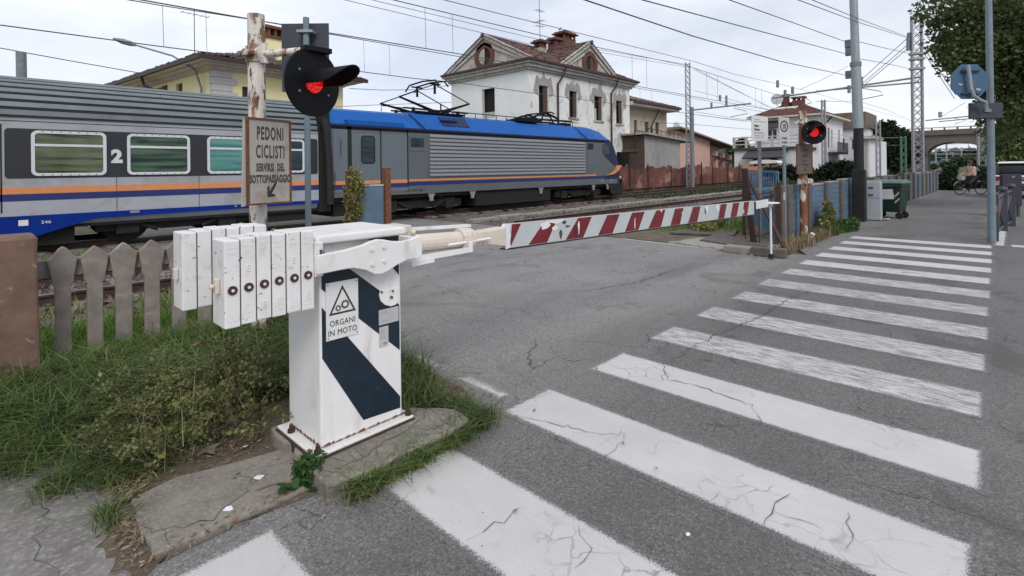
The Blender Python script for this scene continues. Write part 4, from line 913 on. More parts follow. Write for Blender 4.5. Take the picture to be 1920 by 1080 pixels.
def bogie(par, xc, wb, name='bogie'):
    b = MB()
    b.box((xc-wb/2-.55, TY+.28, .38), (xc+wb/2+.55, TY+.46, .62)); b.box((xc-wb/2-.55, TY+TW-.46, .38), (xc+wb/2+.55, TY+TW-.28, .62)); b.box((xc-.35, TY+.4, .35), (xc+.35, TY+TW-.4, .75))
    for s in (-1, 1):
        b.box((xc+s*wb/2-.2, TY+.2, .32), (xc+s*wb/2+.2, TY+.28, .66))
        b.tube([(xc+s*wb/2-.33, TY+.34, .62), (xc+s*wb/2-.33, TY+.34, .86)], .1, 10); b.tube([(xc+s*.45, TY+.22, .36), (xc+s*.95, TY+.22, .60)], .05, 6)
    o = b.build(name, 'under_black', par)
    for s in (-1, 1): b = MB(); wheelset(b, xc+s*wb/2); b.build('wheelset', 'under_black', o, smooth=False)
coach = thing('passenger_coach', 'grey and blue second class passenger coach with ribbed roof, coupled behind the blue engine', 'train coach', (-4, TM, 0))
CX0, CX1 = -16., 6.62
secs = [(TY, .82), (TY, 2.73), (TY+.02, 2.77)]
b = MB(); S = [(TY+.15, .55), (TY, .82), (TY, 2.745), (TY+TW, 2.745), (TY+TW, .82), (TY+TW-.15, .55)]
b.prism(S, lambda y, z, t: (t, y, z), CX0, CX1); body = b.build('body', 'coach_grey', coach)
b = MB(); prof = []; nr_ = 9
pt = lambda t, o=0: (TM - (TW/2+o)*math.cos(t), 2.75 + (.9+o)*math.sin(t))
ts = []
for i in range(nr_*2): 
    a0, a1 = math.pi*i/(nr_*2), math.pi*(i+1)/(nr_*2); d = (a1-a0)
    for t, o in ((a0+d*.12, .0), (a0+d*.2, .035), (a0+d*.8, .035), (a0+d*.88, .0)): ts.append((t, o))
for t, o in [(0, .0)] + ts + [(math.pi, 0)]: prof.append(pt(t, o))
b.prism(prof, lambda y, z, t: (t, y, z), CX0, CX1-.03); b.build('roof', 'coach_roof', coach)
b = MB(); 
for i in range(nr_*2+1):
    t = math.pi*i/(nr_*2); p = pt(max(.02, min(math.pi-.02, t)), .004); b.box((CX0+.01, p[0]-.024, p[1]-.024), (CX1-.02, p[0]+.024, p[1]+.024))
b.build('roof_grooves', 'roof_groove', coach)
b = MB(); b.prism(rrect(.42, CX1-.02, 1.555, 2.525, .07), lambda x, z, t: (x, t, z), TY-.006, TY-.001); b.prism(rrect(-13.0, -1.35, 1.555, 2.525, .07), lambda x, z, t: (x, t, z), TY-.006, TY-.001); b.build('window_band', 'coach_dark', coach)
b = MB(); strip(b, CX0, CX1, 1.255, 1.385, .002); b.build('orange_stripe', 'coach_orange', coach)
b = MB(); strip(b, CX0, CX1, 1.12, 1.25, .002); b.build('blue_stripe', 'coach_blue', coach)
b = MB(); b.prism([(CX0, .42), (.85, .42), (1.75, .70), (5.9, .74), (CX1, .74), (CX1, .83), (CX0, .83)], lambda x, z, t: (x, t, z), TY-.02, TY+.05); b.build('skirt', 'skirt_blue', coach)
for x in (2.12, 3.68, 5.16): b = MB(); strip(b, x, x+.008, .83, 1.55, .0075, .002); b.build('panel_joint', 'coach_dark', coach)
b = MB(); strip(b, CX0, CX1, 2.66, 2.674, .002, .003); b.build('eave_seam', 'coach_dark', coach)
b = MB(); strip(b, .36, .385, .9, 2.6, .002); strip(b, -.02, .0, .9, 2.6, .002); strip(b, -1.2, -1.18, .9, 2.6, .002); b.build('door_gap', 'roof_groove', coach)
gl = ['glass_olive', 'glass_dark', 'glass_teal', 'glass_night']
wx_ = [(.79, 1.955), (2.31, 3.50), (3.86, 5.05), (5.28, 6.22)] + [(-3.2-1.6*k, -2.05-1.6*k) for k in range(6)]
for i, (a, c) in enumerate(wx_):
    b = MB(); ring_prism(b, rrect(a, c, 1.60, 2.495, .1), rrect(a+.055, c-.055, 1.655, 2.44, .06), TY-.03, TY-.004); b.box((a+.05, TY-.024, 2.185), (c-.05, TY-.008, 2.235)); f = b.build('window', 'window_frame', coach)
    b = MB(); b.prism(rrect(a+.05, c-.05, 1.65, 2.445, .06), lambda x, z, t: (x, t, z), TY-.014, TY-.0075); b.build('pane', gl[i % 4], f)
    b = MB()
    for x in np.linspace(a+.03, c-.03, 9): b.box((x-.012, TY-.034, 1.61), (x+.012, TY-.0305, 1.622)); b.box((x-.012, TY-.034, 2.47), (x+.012, TY-.0305, 2.482))
    b.build('rivets', 'roof_groove', f)
xd, up = (1, 0, 0), (0, 0, 1)
text('2', 'class_number', 'window_frame', coach, (2.04, TY-.007, 1.875), xd, up, .37, 1., .002, .02)
text('TRENITALIA', 'lettering', 'letter_navy', coach, (5.02, TY-.002, 1.45), xd, up, .13, 1.25, .002)
text('246', 'lettering', 'plate_white', coach, (.92, TY-.022, .66), xd, up, .085, 1.2, .002)
b = MB(); b.box((.60, TY-.026, .64), (.74, TY-.021, .75)); b.build('label_plate', 'plate_white', coach)
b = MB(); b.box((2.35, TY-.026, .77), (2.52, TY-.021, .82)); b.box((4.45, TY-.026, .775), (4.5, TY-.021, .81)); b.box((4.9, TY-.026, .79), (5.1, TY-.021, .82)); b.build('label_plate', 'letter_grey', coach)
bogie(coach, 3.35, 2.0); bogie(coach, -12, 2.0)
b = MB(); b.box((-9, TY+.2, .2), (1.45, TY+TW-.2, .9)); b.box((1.9, TY+.3, .45), (2.3, TY+1.4, .72)); b.box((2.35, TY+.15, .56), (2.8, TY+.3, .78)); b.box((4.9, TY+.2, .3), (6.4, TY+1.6, .8)); b.build('underframe', 'under_black', coach)
b = MB(); b.box((CX0, TY+.1, .54), (CX1, TY+TW-.1, .60)); b.build('floor_pan', 'under_black', coach)
b = MB(); n = 9
for i in range(n): 
    x = 6.63 + i*.04; k = .06 if i % 2 else 0
    b.box((x, TY+.04-k*.5, .5), (x+.041 - .001, TY+TW-.04+k*.5, 3.35 + k))
b.build('gangway_bellows', 'black_rubber', coach)
b = MB(); b.tube([(6.72, TY-.1, 3.1), (6.80, TY-.13, 2.8), (6.86, TY-.13, 2.), (6.9, TY-.12, .7)], .10, 10); b.build('gangway_edge', 'black_rubber', coach)

loco = thing('locomotive', 'blue roofed grey electric locomotive with louvred sides and raised pantograph', 'locomotive', (14.8, TM, 0))
LX0, LX1 = 7.0, 22.66
prof = [(TY, .86), (TY, 2.965), (TY+.02, 2.97), (TY+TW-.02, 2.97), (TY+TW, 2.965), (TY+TW, .86)]
NS = [(LX0, 9, 0), (20.9, 9, 0), (21.4, 9, .03), (21.8, 2.72, .07), (22.15, 2.25, .12), (22.45, 1.78, .18), (22.66, 1.42, .25)]
b = MB(); b.cur = 0
sec = lambda x, zm, pull: [(x, TM + (y-TM)*(1-pull/(TW/2)), min(z, zm)) for y, z in prof]
b.loft([sec(*s) for s in NS[:2]]); body = b.build('body', 'loco_grey', loco)
b = MB(); b.loft([sec(x+.003, zm, p) for x, zm, p in NS[1:]]); cab = b.build('cab', 'loco_navy', loco)
b = MB(); zr_ = 3.52
def rsec(x, k, pull=0, dz=0):     # roof cross-section, k = height factor
    ps = [(TY+.0, 2.972), (TY+.06, 3.0), (TY+.42, 3.50), (TY+.75, 3.60), (TM, 3.64)]; ps = ps + [(2*TM-y, z) for y, z in reversed(ps[:-1])]
    return [(x, TM + (y-TM)*(1-pull/(TW/2)), 2.972 + (z-2.972)*k) for y, z in ps]
b.loft([rsec(LX0, .86), rsec(9.9, .9), rsec(10.2, .98), rsec(19.9, 1.02), rsec(20.4, 1.0), rsec(21.1, .80, .03), rsec(21.55, .48, .08), rsec(21.75, .02, .1)]); b.build('roof', 'loco_blue', loco)
b = MB()
b.box((LX0, TY-.02, 2.93), (21.3, TY+.03, 2.985)); b.bar((10.3, TY+.0, 2.99), (9.95, TY+.42, 3.50), .04); b.bar((19.5, TY-.01, 2.99), (19.1, TY+.44, 3.53), .04); b.build('roof_seam', 'loco_navy', loco)
b = MB(); b.prism([(7.5, 2.985), (9.4, 2.985), (9.5, 3.02), (9.42, 3.12), (7.5, 3.12)], lambda x, z, t: (x, t, z), TY-.03, TY+.2); b.build('roof_canopy', 'loco_blue', loco)
b = MB(); strip(b, LX0, 9.62, 2.84, 2.925, .001); strip(b, 9.63, 20.9, 2.84, 2.925, .001); b.build('dark_eave', 'black_paint', loco)
b = MB(); strip(b, LX0+.05, 7.5, 1.02, 2.835, .003, .01); b.build('end_panel', 'loco_light', loco)
b = MB(); strip(b, 7.64, 8.58, .98, 2.74, .003, .012); strip(b, 8.63, 9.56, .98, 2.76, .003, .012); dr = b.build('door', 'loco_light', loco)
b = MB(); ring_prism(b, rrect(7.93, 8.40, 1.84, 2.68, .1), rrect(7.97, 8.36, 1.88, 2.64, .07), TY-.028, TY-.0155); b.box((7.97, TY-.024, 2.18), (8.36, TY-.017, 2.20)); f = b.build('door_window', 'black_rubber', dr)
b = MB(); b.prism(rrect(7.96, 8.37, 1.87, 2.65, .07), lambda x, z, t: (x, t, z), TY-.021, TY-.0155); b.build('pane', 'glass_night', dr)
b = MB(); strip(b, 7.50, 7.63, .9, 2.93, .001, .004); strip(b, 8.582, 8.628, .9, 2.93, .001, .004); strip(b, 9.562, 9.62, .9, 2.93, .001, .004); b.build('door_gap', 'black_rubber', loco)
b = MB(); b.tube([(7.27, TY-.05, 2.05), (7.27, TY-.05, 2.55)], .012, 6); b.tube([(7.08, TY-.05, 1.1), (7.08, TY-.05, 1.6)], .014, 6); b.build('handrail', 'wire_metal', loco)
b = MB(); strip(b, 9.72, 10.22, 2.38, 2.66, .004, .006); b.build('side_window', 'glass_night', loco)
b = MB(); ring_prism(b, [(9.66, 2.25), (10.30, 2.25), (10.30, 2.74), (9.66, 2.74)], [(9.70, 2.36), (10.24, 2.36), (10.24, 2.68), (9.70, 2.68)], TY-.014, TY-.003); b.build('window_surround', 'loco_grey', loco)
b = MB(); b.cur = 0; b.box((10.42, TY-.008, 1.39), (19.35, TY-.002, 2.82)); nsl = 11
b.cur = 1
for i in range(nsl):
    z = 1.43 + i*(1.30/(nsl-1))
    b.prism([(TY-.045, z-.012), (TY-.045, z+.016), (TY-.009, z+.09), (TY-.009, z-.012)], lambda y, zz, t: (t, y, zz), 10.46, 19.3)
b.build('louvre_panel', ['loco_grey', 'loco_slat'], loco)
b = MB(); strip(b, LX0, 7.5, 1.235, 1.34, .014); strip(b, 7.64, 8.58, 1.235, 1.34, .0155); strip(b, 8.63, 9.56, 1.235, 1.34, .0155); strip(b, 9.62, 20.2, 1.27, 1.335, .046 if 0 else .009); b.build('orange_stripe', 'coach_orange', loco)
b = MB(); strip(b, LX0, 7.5, 1.10, 1.225, .014); strip(b, 7.64, 8.58, 1.10, 1.225, .0155); strip(b, 8.63, 9.56, 1.10, 1.225, .0155); strip(b, 9.62, 21.0, 1.14, 1.245, .009); b.build('blue_stripe', 'coach_blue', loco)
b = MB(); strip(b, LX0, 22.0, .865, 1.09, .003, .004); b.build('sole_bar', 'loco_grey', loco)
# cab flank: grey door area, navy nose, orange swoosh, window
b = MB(); b.prism([(19.45, 1.26), (21.15, 1.26), (21.9, 1.62), (21.3, 1.95), (20.55, 2.35), (20.5, 2.82), (19.45, 2.82)], lambda x, z, t: (x, TY-t, z), .002, .012); b.build('cab_door', 'loco_grey', loco)
b = MB(); b.prism([(21.0, 1.27), (21.7, 1.32), (22.15, 1.5), (22.45, 1.76), (22.1, 1.74), (21.9, 1.55), (21.5, 1.40)], lambda x, z, t: (x, TY-t, z), -.16, .018); b.build('orange_swoosh', 'coach_orange', loco)
b = MB(); b.prism([(20.75, 2.28), (21.35, 2.28), (21.25, 2.72), (20.75, 2.78)], lambda x, z, t: (x, TY-t, z), .003, .016); b.build('cab_window', 'glass_night', loco)
b = MB(); b.prism([(19.5, 2.5), (19.95, 2.5), (19.95, 2.78), (19.5, 2.78)], lambda x, z, t: (x, TY-t, z), .013, .02); b.build('vent_grille', 'roof_groove', loco)
b = MB(); b.loft([[(x, TM-w_, z), (x, TM+w_, z), (x-.03, TM+w_, z), (x-.03, TM-w_, z)] for x, z, w_ in ((21.72, 2.9, 1.05), (22.1, 2.4, 1.0), (22.35, 2.0, .98))], True); b.build('windscreen', 'glass_night', loco)
b = MB(); b.box((21.9, TY+.15, .25), (22.62, TY+TW-.15, .87)); b.prism([(21.2, .86), (21.5, .35), (22.4, .3), (22.6, .86)], lambda x, z, t: (x, t, z), TY+.0, TY+.1); b.build('snow_plough', 'under_black', loco)
b = MB(); b.tube([(22.60, TY+.25, 1.14), (22.68, TY+.25, 1.14)], .07, 10); b.tube([(22.60, TY+TW-.25, 1.14), (22.68, TY+TW-.25, 1.14)], .07, 10); b.build('headlight', 'plate_white', loco)
for y in (TY+.45, TY+TW-.45): b = MB(); b.tube([(22.6, y, .98), (22.85, y, .98), (22.86, y, .98), (22.92, y, .98)], [.09, .09, .2, .2], 12); b.build('buffer', 'under_black', loco)
bogie(loco, 10.3, 2.4); bogie(loco, 19.2, 2.4)
b = MB(); b.box((12.6, TY+.1, .30), (16.9, TY+TW-.1, .80)); b.box((7.2, TY+.3, .3), (8.4, TY+TW-.3, .86)); b.box((7.1, TY+.12, .74), (22.1, TY+TW-.12, .86)); b.build('equipment_box', 'under_black', loco)
b = MB()
for x in (10.55, 12.4, 16.2, 20.0, 21.2): b = MB(); b.prism([(x-.16, .86), (x+.16, .86), (x+.08, .72), (x+.06, .6), (x-.06, .6), (x-.08, .72)], lambda xx, z, t: (xx, t, z), TY+.02, TY+.07); b.build('step_bracket', 'letter_grey', loco)
text('91 83 2464 386-1', 'running_number', 'roof_groove', loco, (9.4, TY-.008, .945), xd, up, .115, 1.05, .002)
for x in (20.6, 21.4): b = MB(); b.box((x, TY-.012, .97), (x+.16, TY-.0075, 1.06)); b.build('data_plate', 'letter_grey', loco)
b = MB(); b.box((11.1, TY+.2, 3.33), (11.9, TY+.26, 3.36)); q0, q1 = (11.15, TY+.17, 3.13), (11.8, TY+.17, 3.13)
for x0, x1 in ((11.2, 11.78), (11.86, 12.4)): b.add([(x0, TY+.15, 3.16), (x1, TY+.15, 3.16), (x1-.06, TY+.38, 3.48), (x0-.06, TY+.38, 3.48), (x0, TY+.16, 3.10), (x1, TY+.16, 3.10), (x1-.06, TY+.42, 3.48), (x0-.06, TY+.42, 3.48)], [(0, 1, 2, 3), (7, 6, 5, 4), (0, 4, 5, 1), (2, 6, 7, 3), (1, 5, 6, 2), (3, 7, 4, 0)])
b.build('roof_vents', 'loco_navy', loco)
b = MB(); b.tube([(11.9, TY+.5, 3.72), (19.5, TY+.5, 3.74)], .018, 5)
for x in np.arange(11.9, 19.5, .55): b.tube([(x, TY+.5, 3.5), (x, TY+.5, 3.73)], .015, 5)
b.box((15.3, TY+.35, 3.58), (16.6, TY+.9, 3.70)); b.tube([(8.9, TY+.4, 3.5), (8.9, TY+.4, 3.68), (11.0, TY+.4, 3.66)], .015, 5); b.build('roof_gear', 'black_paint', loco)
# raised diamond pantograph
pan = MB(); py1, py2 = TM-.45, TM+.6
def PN(u, v, y): return YP(u, v, y)
n_l, n_r, n_t = PN(748, 181, py1), PN(880, 195, py1), PN(815, 158, py1); f_l, f_r, f_t = PN(713, 194, py2), PN(843, 205, py2), PN(782, 170, py2)
cx_ = (n_l.x+n_r.x)/2; base = lambda dx, y: Vector((cx_+dx, y, 3.72))
for k, t_, y in ((n_l, n_t, py1), (f_l, f_t, py2)): pan.tube([base(-.1, y), k], [.06, .035], 8); pan.tube([k, t_], .02, 6)
for k, t_, y in ((n_r, n_t, py1), (f_r, f_t, py2)): pan.tube([base(.25, y), k], [.06, .035], 8); pan.tube([k, t_], .02, 6)
pan.build('pantograph_arms', 'black_paint', loco)
pan = MB(); tz = (n_t.z+f_t.z)/2+.06
for dx in (-.2, .2):
    pan.tube([(n_t.x+dx, py1-.5, tz-.12), (n_t.x+dx, py1-.3, tz+.08), (n_t.x+dx, TM, tz+.13), (n_t.x+dx, py2+.2, tz+.08), (n_t.x+dx, py2+.45, tz-.12)], .03, 6)
for y in (py1, py2): pan.bar((n_t.x-.25, y, tz), (n_t.x+.25, y, tz), .05); pan.tube([(n_t.x, y, tz-.35), (n_t.x, y, tz+.05)], .045, 8)
pan.build('pantograph_head', 'black_paint', loco)
pan = MB(); pan.box((cx_-1.1, py1-.3, 3.60), (cx_+1.1, py2+.3, 3.66))
for dx in (-1., -.3, .5, 1.):
    for y in (py1, py2): pan.tube([(cx_+dx, y, 3.64), (cx_+dx, y, 3.80)], [.08, .05], 8)
pan.bar((cx_-1.4, py1, 3.76), (cx_+1.5, py1, 3.76), .07, .05); pan.bar((cx_-1.2, py2, 3.76), (cx_+1.3, py2, 3.76), .07, .05); pan.tube([(cx_+.2, py1, 3.8), (cx_+.2, py1, 4.0)], .03, 6); pan.build('pantograph_base', 'black_paint', loco)
pan = MB(); x0 = 17.6
for dx, h in ((-1.2, .12), (1.3, .12)): pan.box((x0+dx-.3, py1-.2, 3.6), (x0+dx+.3, py2+.2, 3.72))
for y in (py1, py2):
    pan.tube([(x0-1.3, y, 3.74), (x0-.4, y, 4.02), (x0+.1, y, 4.1), (x0+.9, y, 3.9)], .05, 6); pan.tube([(x0-1.4, y, 3.78), (x0+1.9, y, 3.84)], .05, 6); pan.tube([(x0-.3, y, 3.75), (x0-.2, y, 3.98), (x0+.3, y, 4.0), (x0+.5, y, 3.75)], .04, 6)
pan.tube([(x0+.1, py1-.4, 4.05), (x0+.1, py1-.2, 4.14), (x0+.1, py2+.2, 4.14), (x0+.1, py2+.4, 4.05)], .035, 6); pan.build('folded_pantograph', 'black_paint', loco)

# ================================================================ the barrier in the foreground
BX0, BX1, BY0, BY1, BZ0, BZ1 = 1.297, 1.822, 2.69, 3.10, .105, 1.232
bar = thing('barrier_machine', 'white barrier machine with navy stripes, counterweights and red and white boom lowered across the road', 'barrier', (1.56, 2.9, .118))
b = MB(); b.box((BX0, BY0, BZ0+.012), (BX1, BY1, BZ1)); cabn = b.build('cabinet', 'white_paint', bar, bev=.012)
FY = BY0
def front(name, poly, off, t, mat, par, bev=0):
    mb = MB(); mb.prism(poly, lambda x, z, tt: (x, FY-tt, z), off, off+t); return mb.build(name, mat, par, bev=bev)
CW = lambda u, v: (lambda p: (p.x, p.z))(YP(u, v, FY))
x0, x1 = BX0+.012, BX1-.012
front('stripe', [(x0, .885), (x0, .605), (x0+.245, .27-.09), (x1-.003, .165), (x1-.003, .235)], .0005, .0012, 'navy_paint', cabn)
front('stripe', [(x0, 1.09), (x0, .985), (1.36, .935), (x1-.002, .52), (x1-.002, .80), (1.455, 1.09)], .0005, .0012, 'navy_paint', cabn)
front('stripe', [(x0, 1.215), (x0, 1.10), (1.38, 1.10)], .0005, .0012, 'navy_paint', cabn)
front('stripe', [(1.60, 1.228), (1.66, 1.155), (x1-.002, .985), (x1-.002, 1.228)], .0005, .0012, 'navy_paint', cabn)
b = MB(); b.prism([(BX0-.045, BZ1+.002), (BX1+.012, BZ1+.002), (BX1+.012, BZ1+.04), (BX1-.01, BZ1+.052), (BX0-.02, BZ1+.052), (BX0-.045, BZ1+.04)], lambda x, z, t: (x, t, z), FY-.055, BY1+.05); b.build('lid', 'lid_paint', bar, bev=.016, seg=3)
b = MB(); b.box((BX0+.2, BY0+.1, BZ1+.0525), (BX0+.24, BY0+.13, BZ1+.054)); b.build('lid_crack', 'cream_paint', bar)
b = MB(); b.prism([(BX0-.055, BY0-.03), (BX0-.03, BY0-.05), (BX1+.05, BY0-.05), (BX1+.06, BY1+.04), (BX0-.055, BY1+.04)], lambda x, y, t: (x, y, t), .095, .112); bp = b.build('base_plate', 'lid_paint', bar, bev=.006)
b = MB(); b.prism([(BX0-.062, BY0-.035), (BX0-.035, BY0-.058), (BX1+.055, BY0-.056), (BX1+.065, BY1+.045), (BX0-.062, BY1+.045)], lambda x, y, t: (x, y, t), .04, .094); b.build('base_flange', 'dark_rust', bar)
for x, y in ((BX0-.03, BY0-.022), (BX0-.03, BY1-.1), (BX1+.03, BY0-.02)): b = MB(); b.tube([(x, y, .1125), (x, y, .13), (x, y, .131), (x, y, .155)], [.022, .022, .012, .012], 6); b.build('bolt', 'dark_rust', bp)
b = MB(); r = random.Random(2); xx = BX0+.01                        # flaking rust line along the foot of the cabinet
while xx < BX1-.02: w_ = r.uniform(.015, .05); h = r.uniform(.003, .016); b.prism([(xx, BZ0+.014), (xx+w_, BZ0+.014), (xx+w_*.8, BZ0+.014+h), (xx+w_*.3, BZ0+.014+h*.7)], lambda x, z, t: (x, FY-t, z), .0018, .003); xx += w_*r.uniform(1, 1.6)
yy = BY0+.01
while yy < BY1-.03: w_ = r.uniform(.02, .05); h = r.uniform(.003, .022); b.prism([(yy, BZ0+.014), (yy+w_, BZ0+.014), (yy+w_*.7, BZ0+.014+h), (yy+w_*.2, BZ0+.014+h*.8)], lambda y, z, t: (BX0-t, y, z), .0012, .0025); yy += w_*r.uniform(.9, 1.3)
b.build('rust_edge', 'rust', cabn)
# warning plate
sp = [CW(609, 531), CW(669.5, 522), CW(672, 628), CW(612, 636)]; sx0_, sx1_ = (sp[0][0]+sp[3][0])/2, (sp[1][0]+sp[2][0])/2; sz1_, sz0_ = (sp[0][1]+sp[1][1])/2, (sp[2][1]+sp[3][1])/2
pl = front('warning_plate', [(sx0_, sz0_), (sx1_, sz0_), (sx1_, sz1_), (sx0_, sz1_)], .002, .004, 'plate_white', bar)
sw = sx1_-sx0_; shh = sz1_-sz0_; cxs = (sx0_+sx1_)/2; SY = FY-.0065
tb, tt_ = sz0_+shh*.43, sz0_+shh*.93; tr_o = [(cxs-sw*.42, tb), (cxs+sw*.42, tb), (cxs, tt_)]; cen = (cxs, (2*tb+tt_)/3); tr_i = [(cen[0]+(p-cen[0])*.80, cen[1]+(q-cen[1])*.80) for p, q in tr_o]
b = MB(); ring_prism(b, tr_o, tr_i, SY-.001, SY); b.build('triangle', 'letter_black', pl)
def gear(mb, c, ro, ri, hole, n):
    out = []
    for k in range(n*4): a = 2*math.pi*k/(n*4); rr = ro if k % 4 in (0, 1) else ri; out.append((c[0]+rr*math.cos(a), c[1]+rr*math.sin(a)))
    inn = [(c[0]+hole*math.cos(2*math.pi*k/(n*4)), c[1]+hole*math.sin(2*math.pi*k/(n*4))) for k in range(n*4)]
    ring_prism(mb, out, inn, SY-.001, SY)
b = MB(); gear(b, (cxs+sw*.08, tb+shh*.15), sw*.135, sw*.105, sw*.07, 13); gear(b, (cxs-sw*.135, tb+shh*.105), sw*.095, sw*.07, sw*.045, 10); b.build('gears', 'letter_black', pl)
text('ORGANI', 'lettering', 'letter_black', pl, (cxs, SY, sz0_+shh*.235), xd, up, shh*.145, .84, .0006, .0, 'CENTER', 1.08); text('IN MOTO', 'lettering', 'letter_black', pl, (cxs, SY, sz0_+shh*.07), xd, up, shh*.145, .84, .0006, .0, 'CENTER', 1.08)
b = MB()
for x, z in ((sx0_+.01, sz0_+.012), (sx1_-.01, sz0_+.012), (sx0_+.01, sz1_-.012), (sx1_-.01, sz1_-.012)): b.tube([(x, SY+.001, z), (x, SY-.002, z)], .004, 8)
b.build('rivets', 'steel_grey', pl)
p2 = front('rating_plate', [(1.662, .705), (1.800, .705), (1.800, .795), (1.662, .795)], .002, .003, 'satellite', bar)
p3 = front('rating_plate', [(1.664, .575), (1.726, .575), (1.726, .692), (1.664, .692)], .002, .003, 'satellite', bar)
text('CE', 'lettering', 'letter_black', p3, (1.69, FY-.0055, .585), xd, up, .018, 1, .0005)
b = MB()
for z in (.672, .66, .648, .632, .62): b.box((1.672, FY-.0058, z), (1.672+.03+.015*((z*1000) % 3)/2, FY-.0052, z+.003))
b.build('small_print', 'letter_grey', p3); b = MB(); b.box((1.685, FY-.0058, .775), (1.715, FY-.0052, .778)); b.box((1.685, FY-.0058, .725), (1.72, FY-.0052, .728)); b.build('small_print', 'letter_grey', p2)
kh = [(1.735 + .062*math.cos(a), .862 + .05*math.sin(a)) for a in [2*math.pi*k/24 for k in range(24)]]
kc = front('lock_cover', [(1.663, .885), (1.668, .905), (1.68, .915), (1.79, .915), (1.80, .83), (1.775, .808), (1.74, .805), (1.70, .822), (1.672, .85)], .002, .012, 'white_paint', bar, .003)
for x, z in ((1.742, .862), (1.752, .898), (1.675, .905)): b = MB(); b.tube([(x, FY-.0145, z), (x, FY-.024, z)], .009 if z < .88 else .006, 8); b.build('bolt', 'rust', kc)
b = MB(); b.box((BX0-.02, FY-.012, 1.09), (BX0-.002, FY+.02, 1.16)); b.build('hinge', 'wire_metal', cabn)

# boom: yoke arms either side, counterweights, tube and striped panel (dips slightly to its tip)
A = .0262
def arm(yc, t, name):
    mb = MB()
    up_ = [(1.283, 1.172), (1.45, 1.182), (1.56, 1.196), (1.62, 1.213), (1.665, 1.219), (1.71, 1.212), (1.77, 1.196), (1.84, 1.188), (1.91, 1.197), (1.965, 1.212), (1.985, 1.203)]
    dn = [(1.985, 1.075), (1.95, 1.065), (1.87, 1.068), (1.79, 1.045), (1.74, 1.022), (1.69, 1.008), (1.64, 1.013), (1.58, 1.048), (1.5, 1.072), (1.42, 1.072), (1.283, 1.066)]
    mb.prism([(x*.9625, 1.63+(z-1.63)*.9625) for x, z in up_ + dn], lambda x, z, tt: (x, yc+tt, z), 0, t); return mb.build(name, 'white_paint', bar, bev=.006)
a1 = arm(2.585, .03, 'side_arm'); a2 = arm(3.175, .03, 'side_arm')
for x, z in ((1.557, 1.182), (1.636, 1.187), (1.561, 1.096), (1.638, 1.105)): b = MB(); b.tube([(x, 2.5845, z), (x, 2.574, z)], .011, 6); b.build('bolt', 'lid_paint', a1)
b = MB(); b.tube([(1.60, 2.61, 1.14), (1.60, 3.18, 1.14)], .05, 16); b.build('pivot_shaft', 'cream_paint', bar)
b = MB(); b.box((1.892, 2.616, 1.105), (1.915, 3.174, 1.21)); b.build('yoke_plate', 'white_paint', bar, bev=.006)
b = MB()
b.box((1.9155, 2.86, 1.13), (2.03, 3.06, 1.262)); b.tube([(1.975, 2.859, 1.235), (1.975, 2.845, 1.235)], .024, 14); b.tube([(2.02, 2.862, 1.215), (2.05, 2.85, 1.21)], .018, 8); b.build('clamp', 'cream_paint', bar, bev=.008)
b = MB(); b.tube([(1.9155, 2.88, 1.138), (2.45, 2.88, 1.115)], .062, 16); b.tube([(2.45, 2.88, 1.115), (2.46, 2.88, 1.115), (2.56, 2.88, 1.108), (2.57, 2.88, 1.108)], [.08, .085, .085, .05], 16); b.build('boom_tube', 'cream_paint', bar, smooth=False)
b = MB(); b.tube([(1.93, 2.80, 1.10), (1.95, 2.79, 1.09), (1.93, 2.78, 1.12)], .02, 8); b.box((1.9155, 2.77, 1.08), (1.94, 2.82, 1.15)); b.build('clamp_bolt', 'rust', bar)
b = MB(); b.prism([(2.57, 1.055), (2.72, 1.05), (2.91, 1.015), (2.91, 1.17), (2.72, 1.165), (2.57, 1.16)], lambda x, z, t: (x, t, z), 2.83, 2.93); b.build('boom_socket', 'cream_paint', bar, bev=.01)
b = MB(); b.bar((2.031, 2.95, 1.225), (2.62, 2.95, 1.20), .05, .02); b.bar((2.0, 2.81, 1.04), (2.5, 2.81, 1.045), .035); b.bar((1.92, 2.74, 1.03), (2.1, 2.74, 1.035), .06, .03); b.tube([(2.3, 2.81, 1.10), (2.7, 2.80, 1.105)], .012, 6); b.tube([(2.5, 2.8, 1.03), (2.5, 2.8, 1.10)], .02, 8); b.build('brace', 'white_paint', bar)
b = MB(); zt = lambda x: 1.188 - .0202*(x-2.93); zb = lambda x: .995 - .0245*(x-2.93)
b.prism([(2.93, zb(2.93)), (8.69, zb(8.69)), (8.69, zt(8.69)), (2.93, zt(2.93))], lambda x, z, t: (x, t, z), 2.862, 2.90); boom = b.build('boom_panel', 'boom_white', bar)
b = MB(); b.prism([(2.93, zb(2.93)-.004), (8.69, zb(8.69)-.004), (8.69, zb(8.69)-.012), (2.93, zb(2.93)-.012)], lambda x, z, t: (x, t, z), 2.855, 2.93); b.box((8.691, 2.855, zb(8.69)-.01), (8.76, 2.93, zt(8.69)-.02)); b.build('boom_edge', 'roof_groove', boom)
BYF = 2.862
def BP(u, v): p = YP(u, v, BYF); return (p.x, p.z)
stripes = [(681, 651, 642, 613), (834, 802, 748, 712), (1006, 974, 920, 888), (1108, 1075, 1036, 1040-5)]
red = [((639, 681), (608, 629)), ((790, 846), (714, 800)), ((945, 1008), (886, 967)), ((1080, 1137), (1036, 1102)), ((1194, 1252), (1160, 1222)), ((1306, 1348), (1268, 1326)), ((1393, 1432), (1370, 1414)), ((1476, 1510), (1452, 1494)), ((1604, 1632), (1590, 1618)), ((1660, 1690), (1648, 1676)), ((1712, 1735), (1703, 1725))]
def zx(s): return 700 + s*780/1920
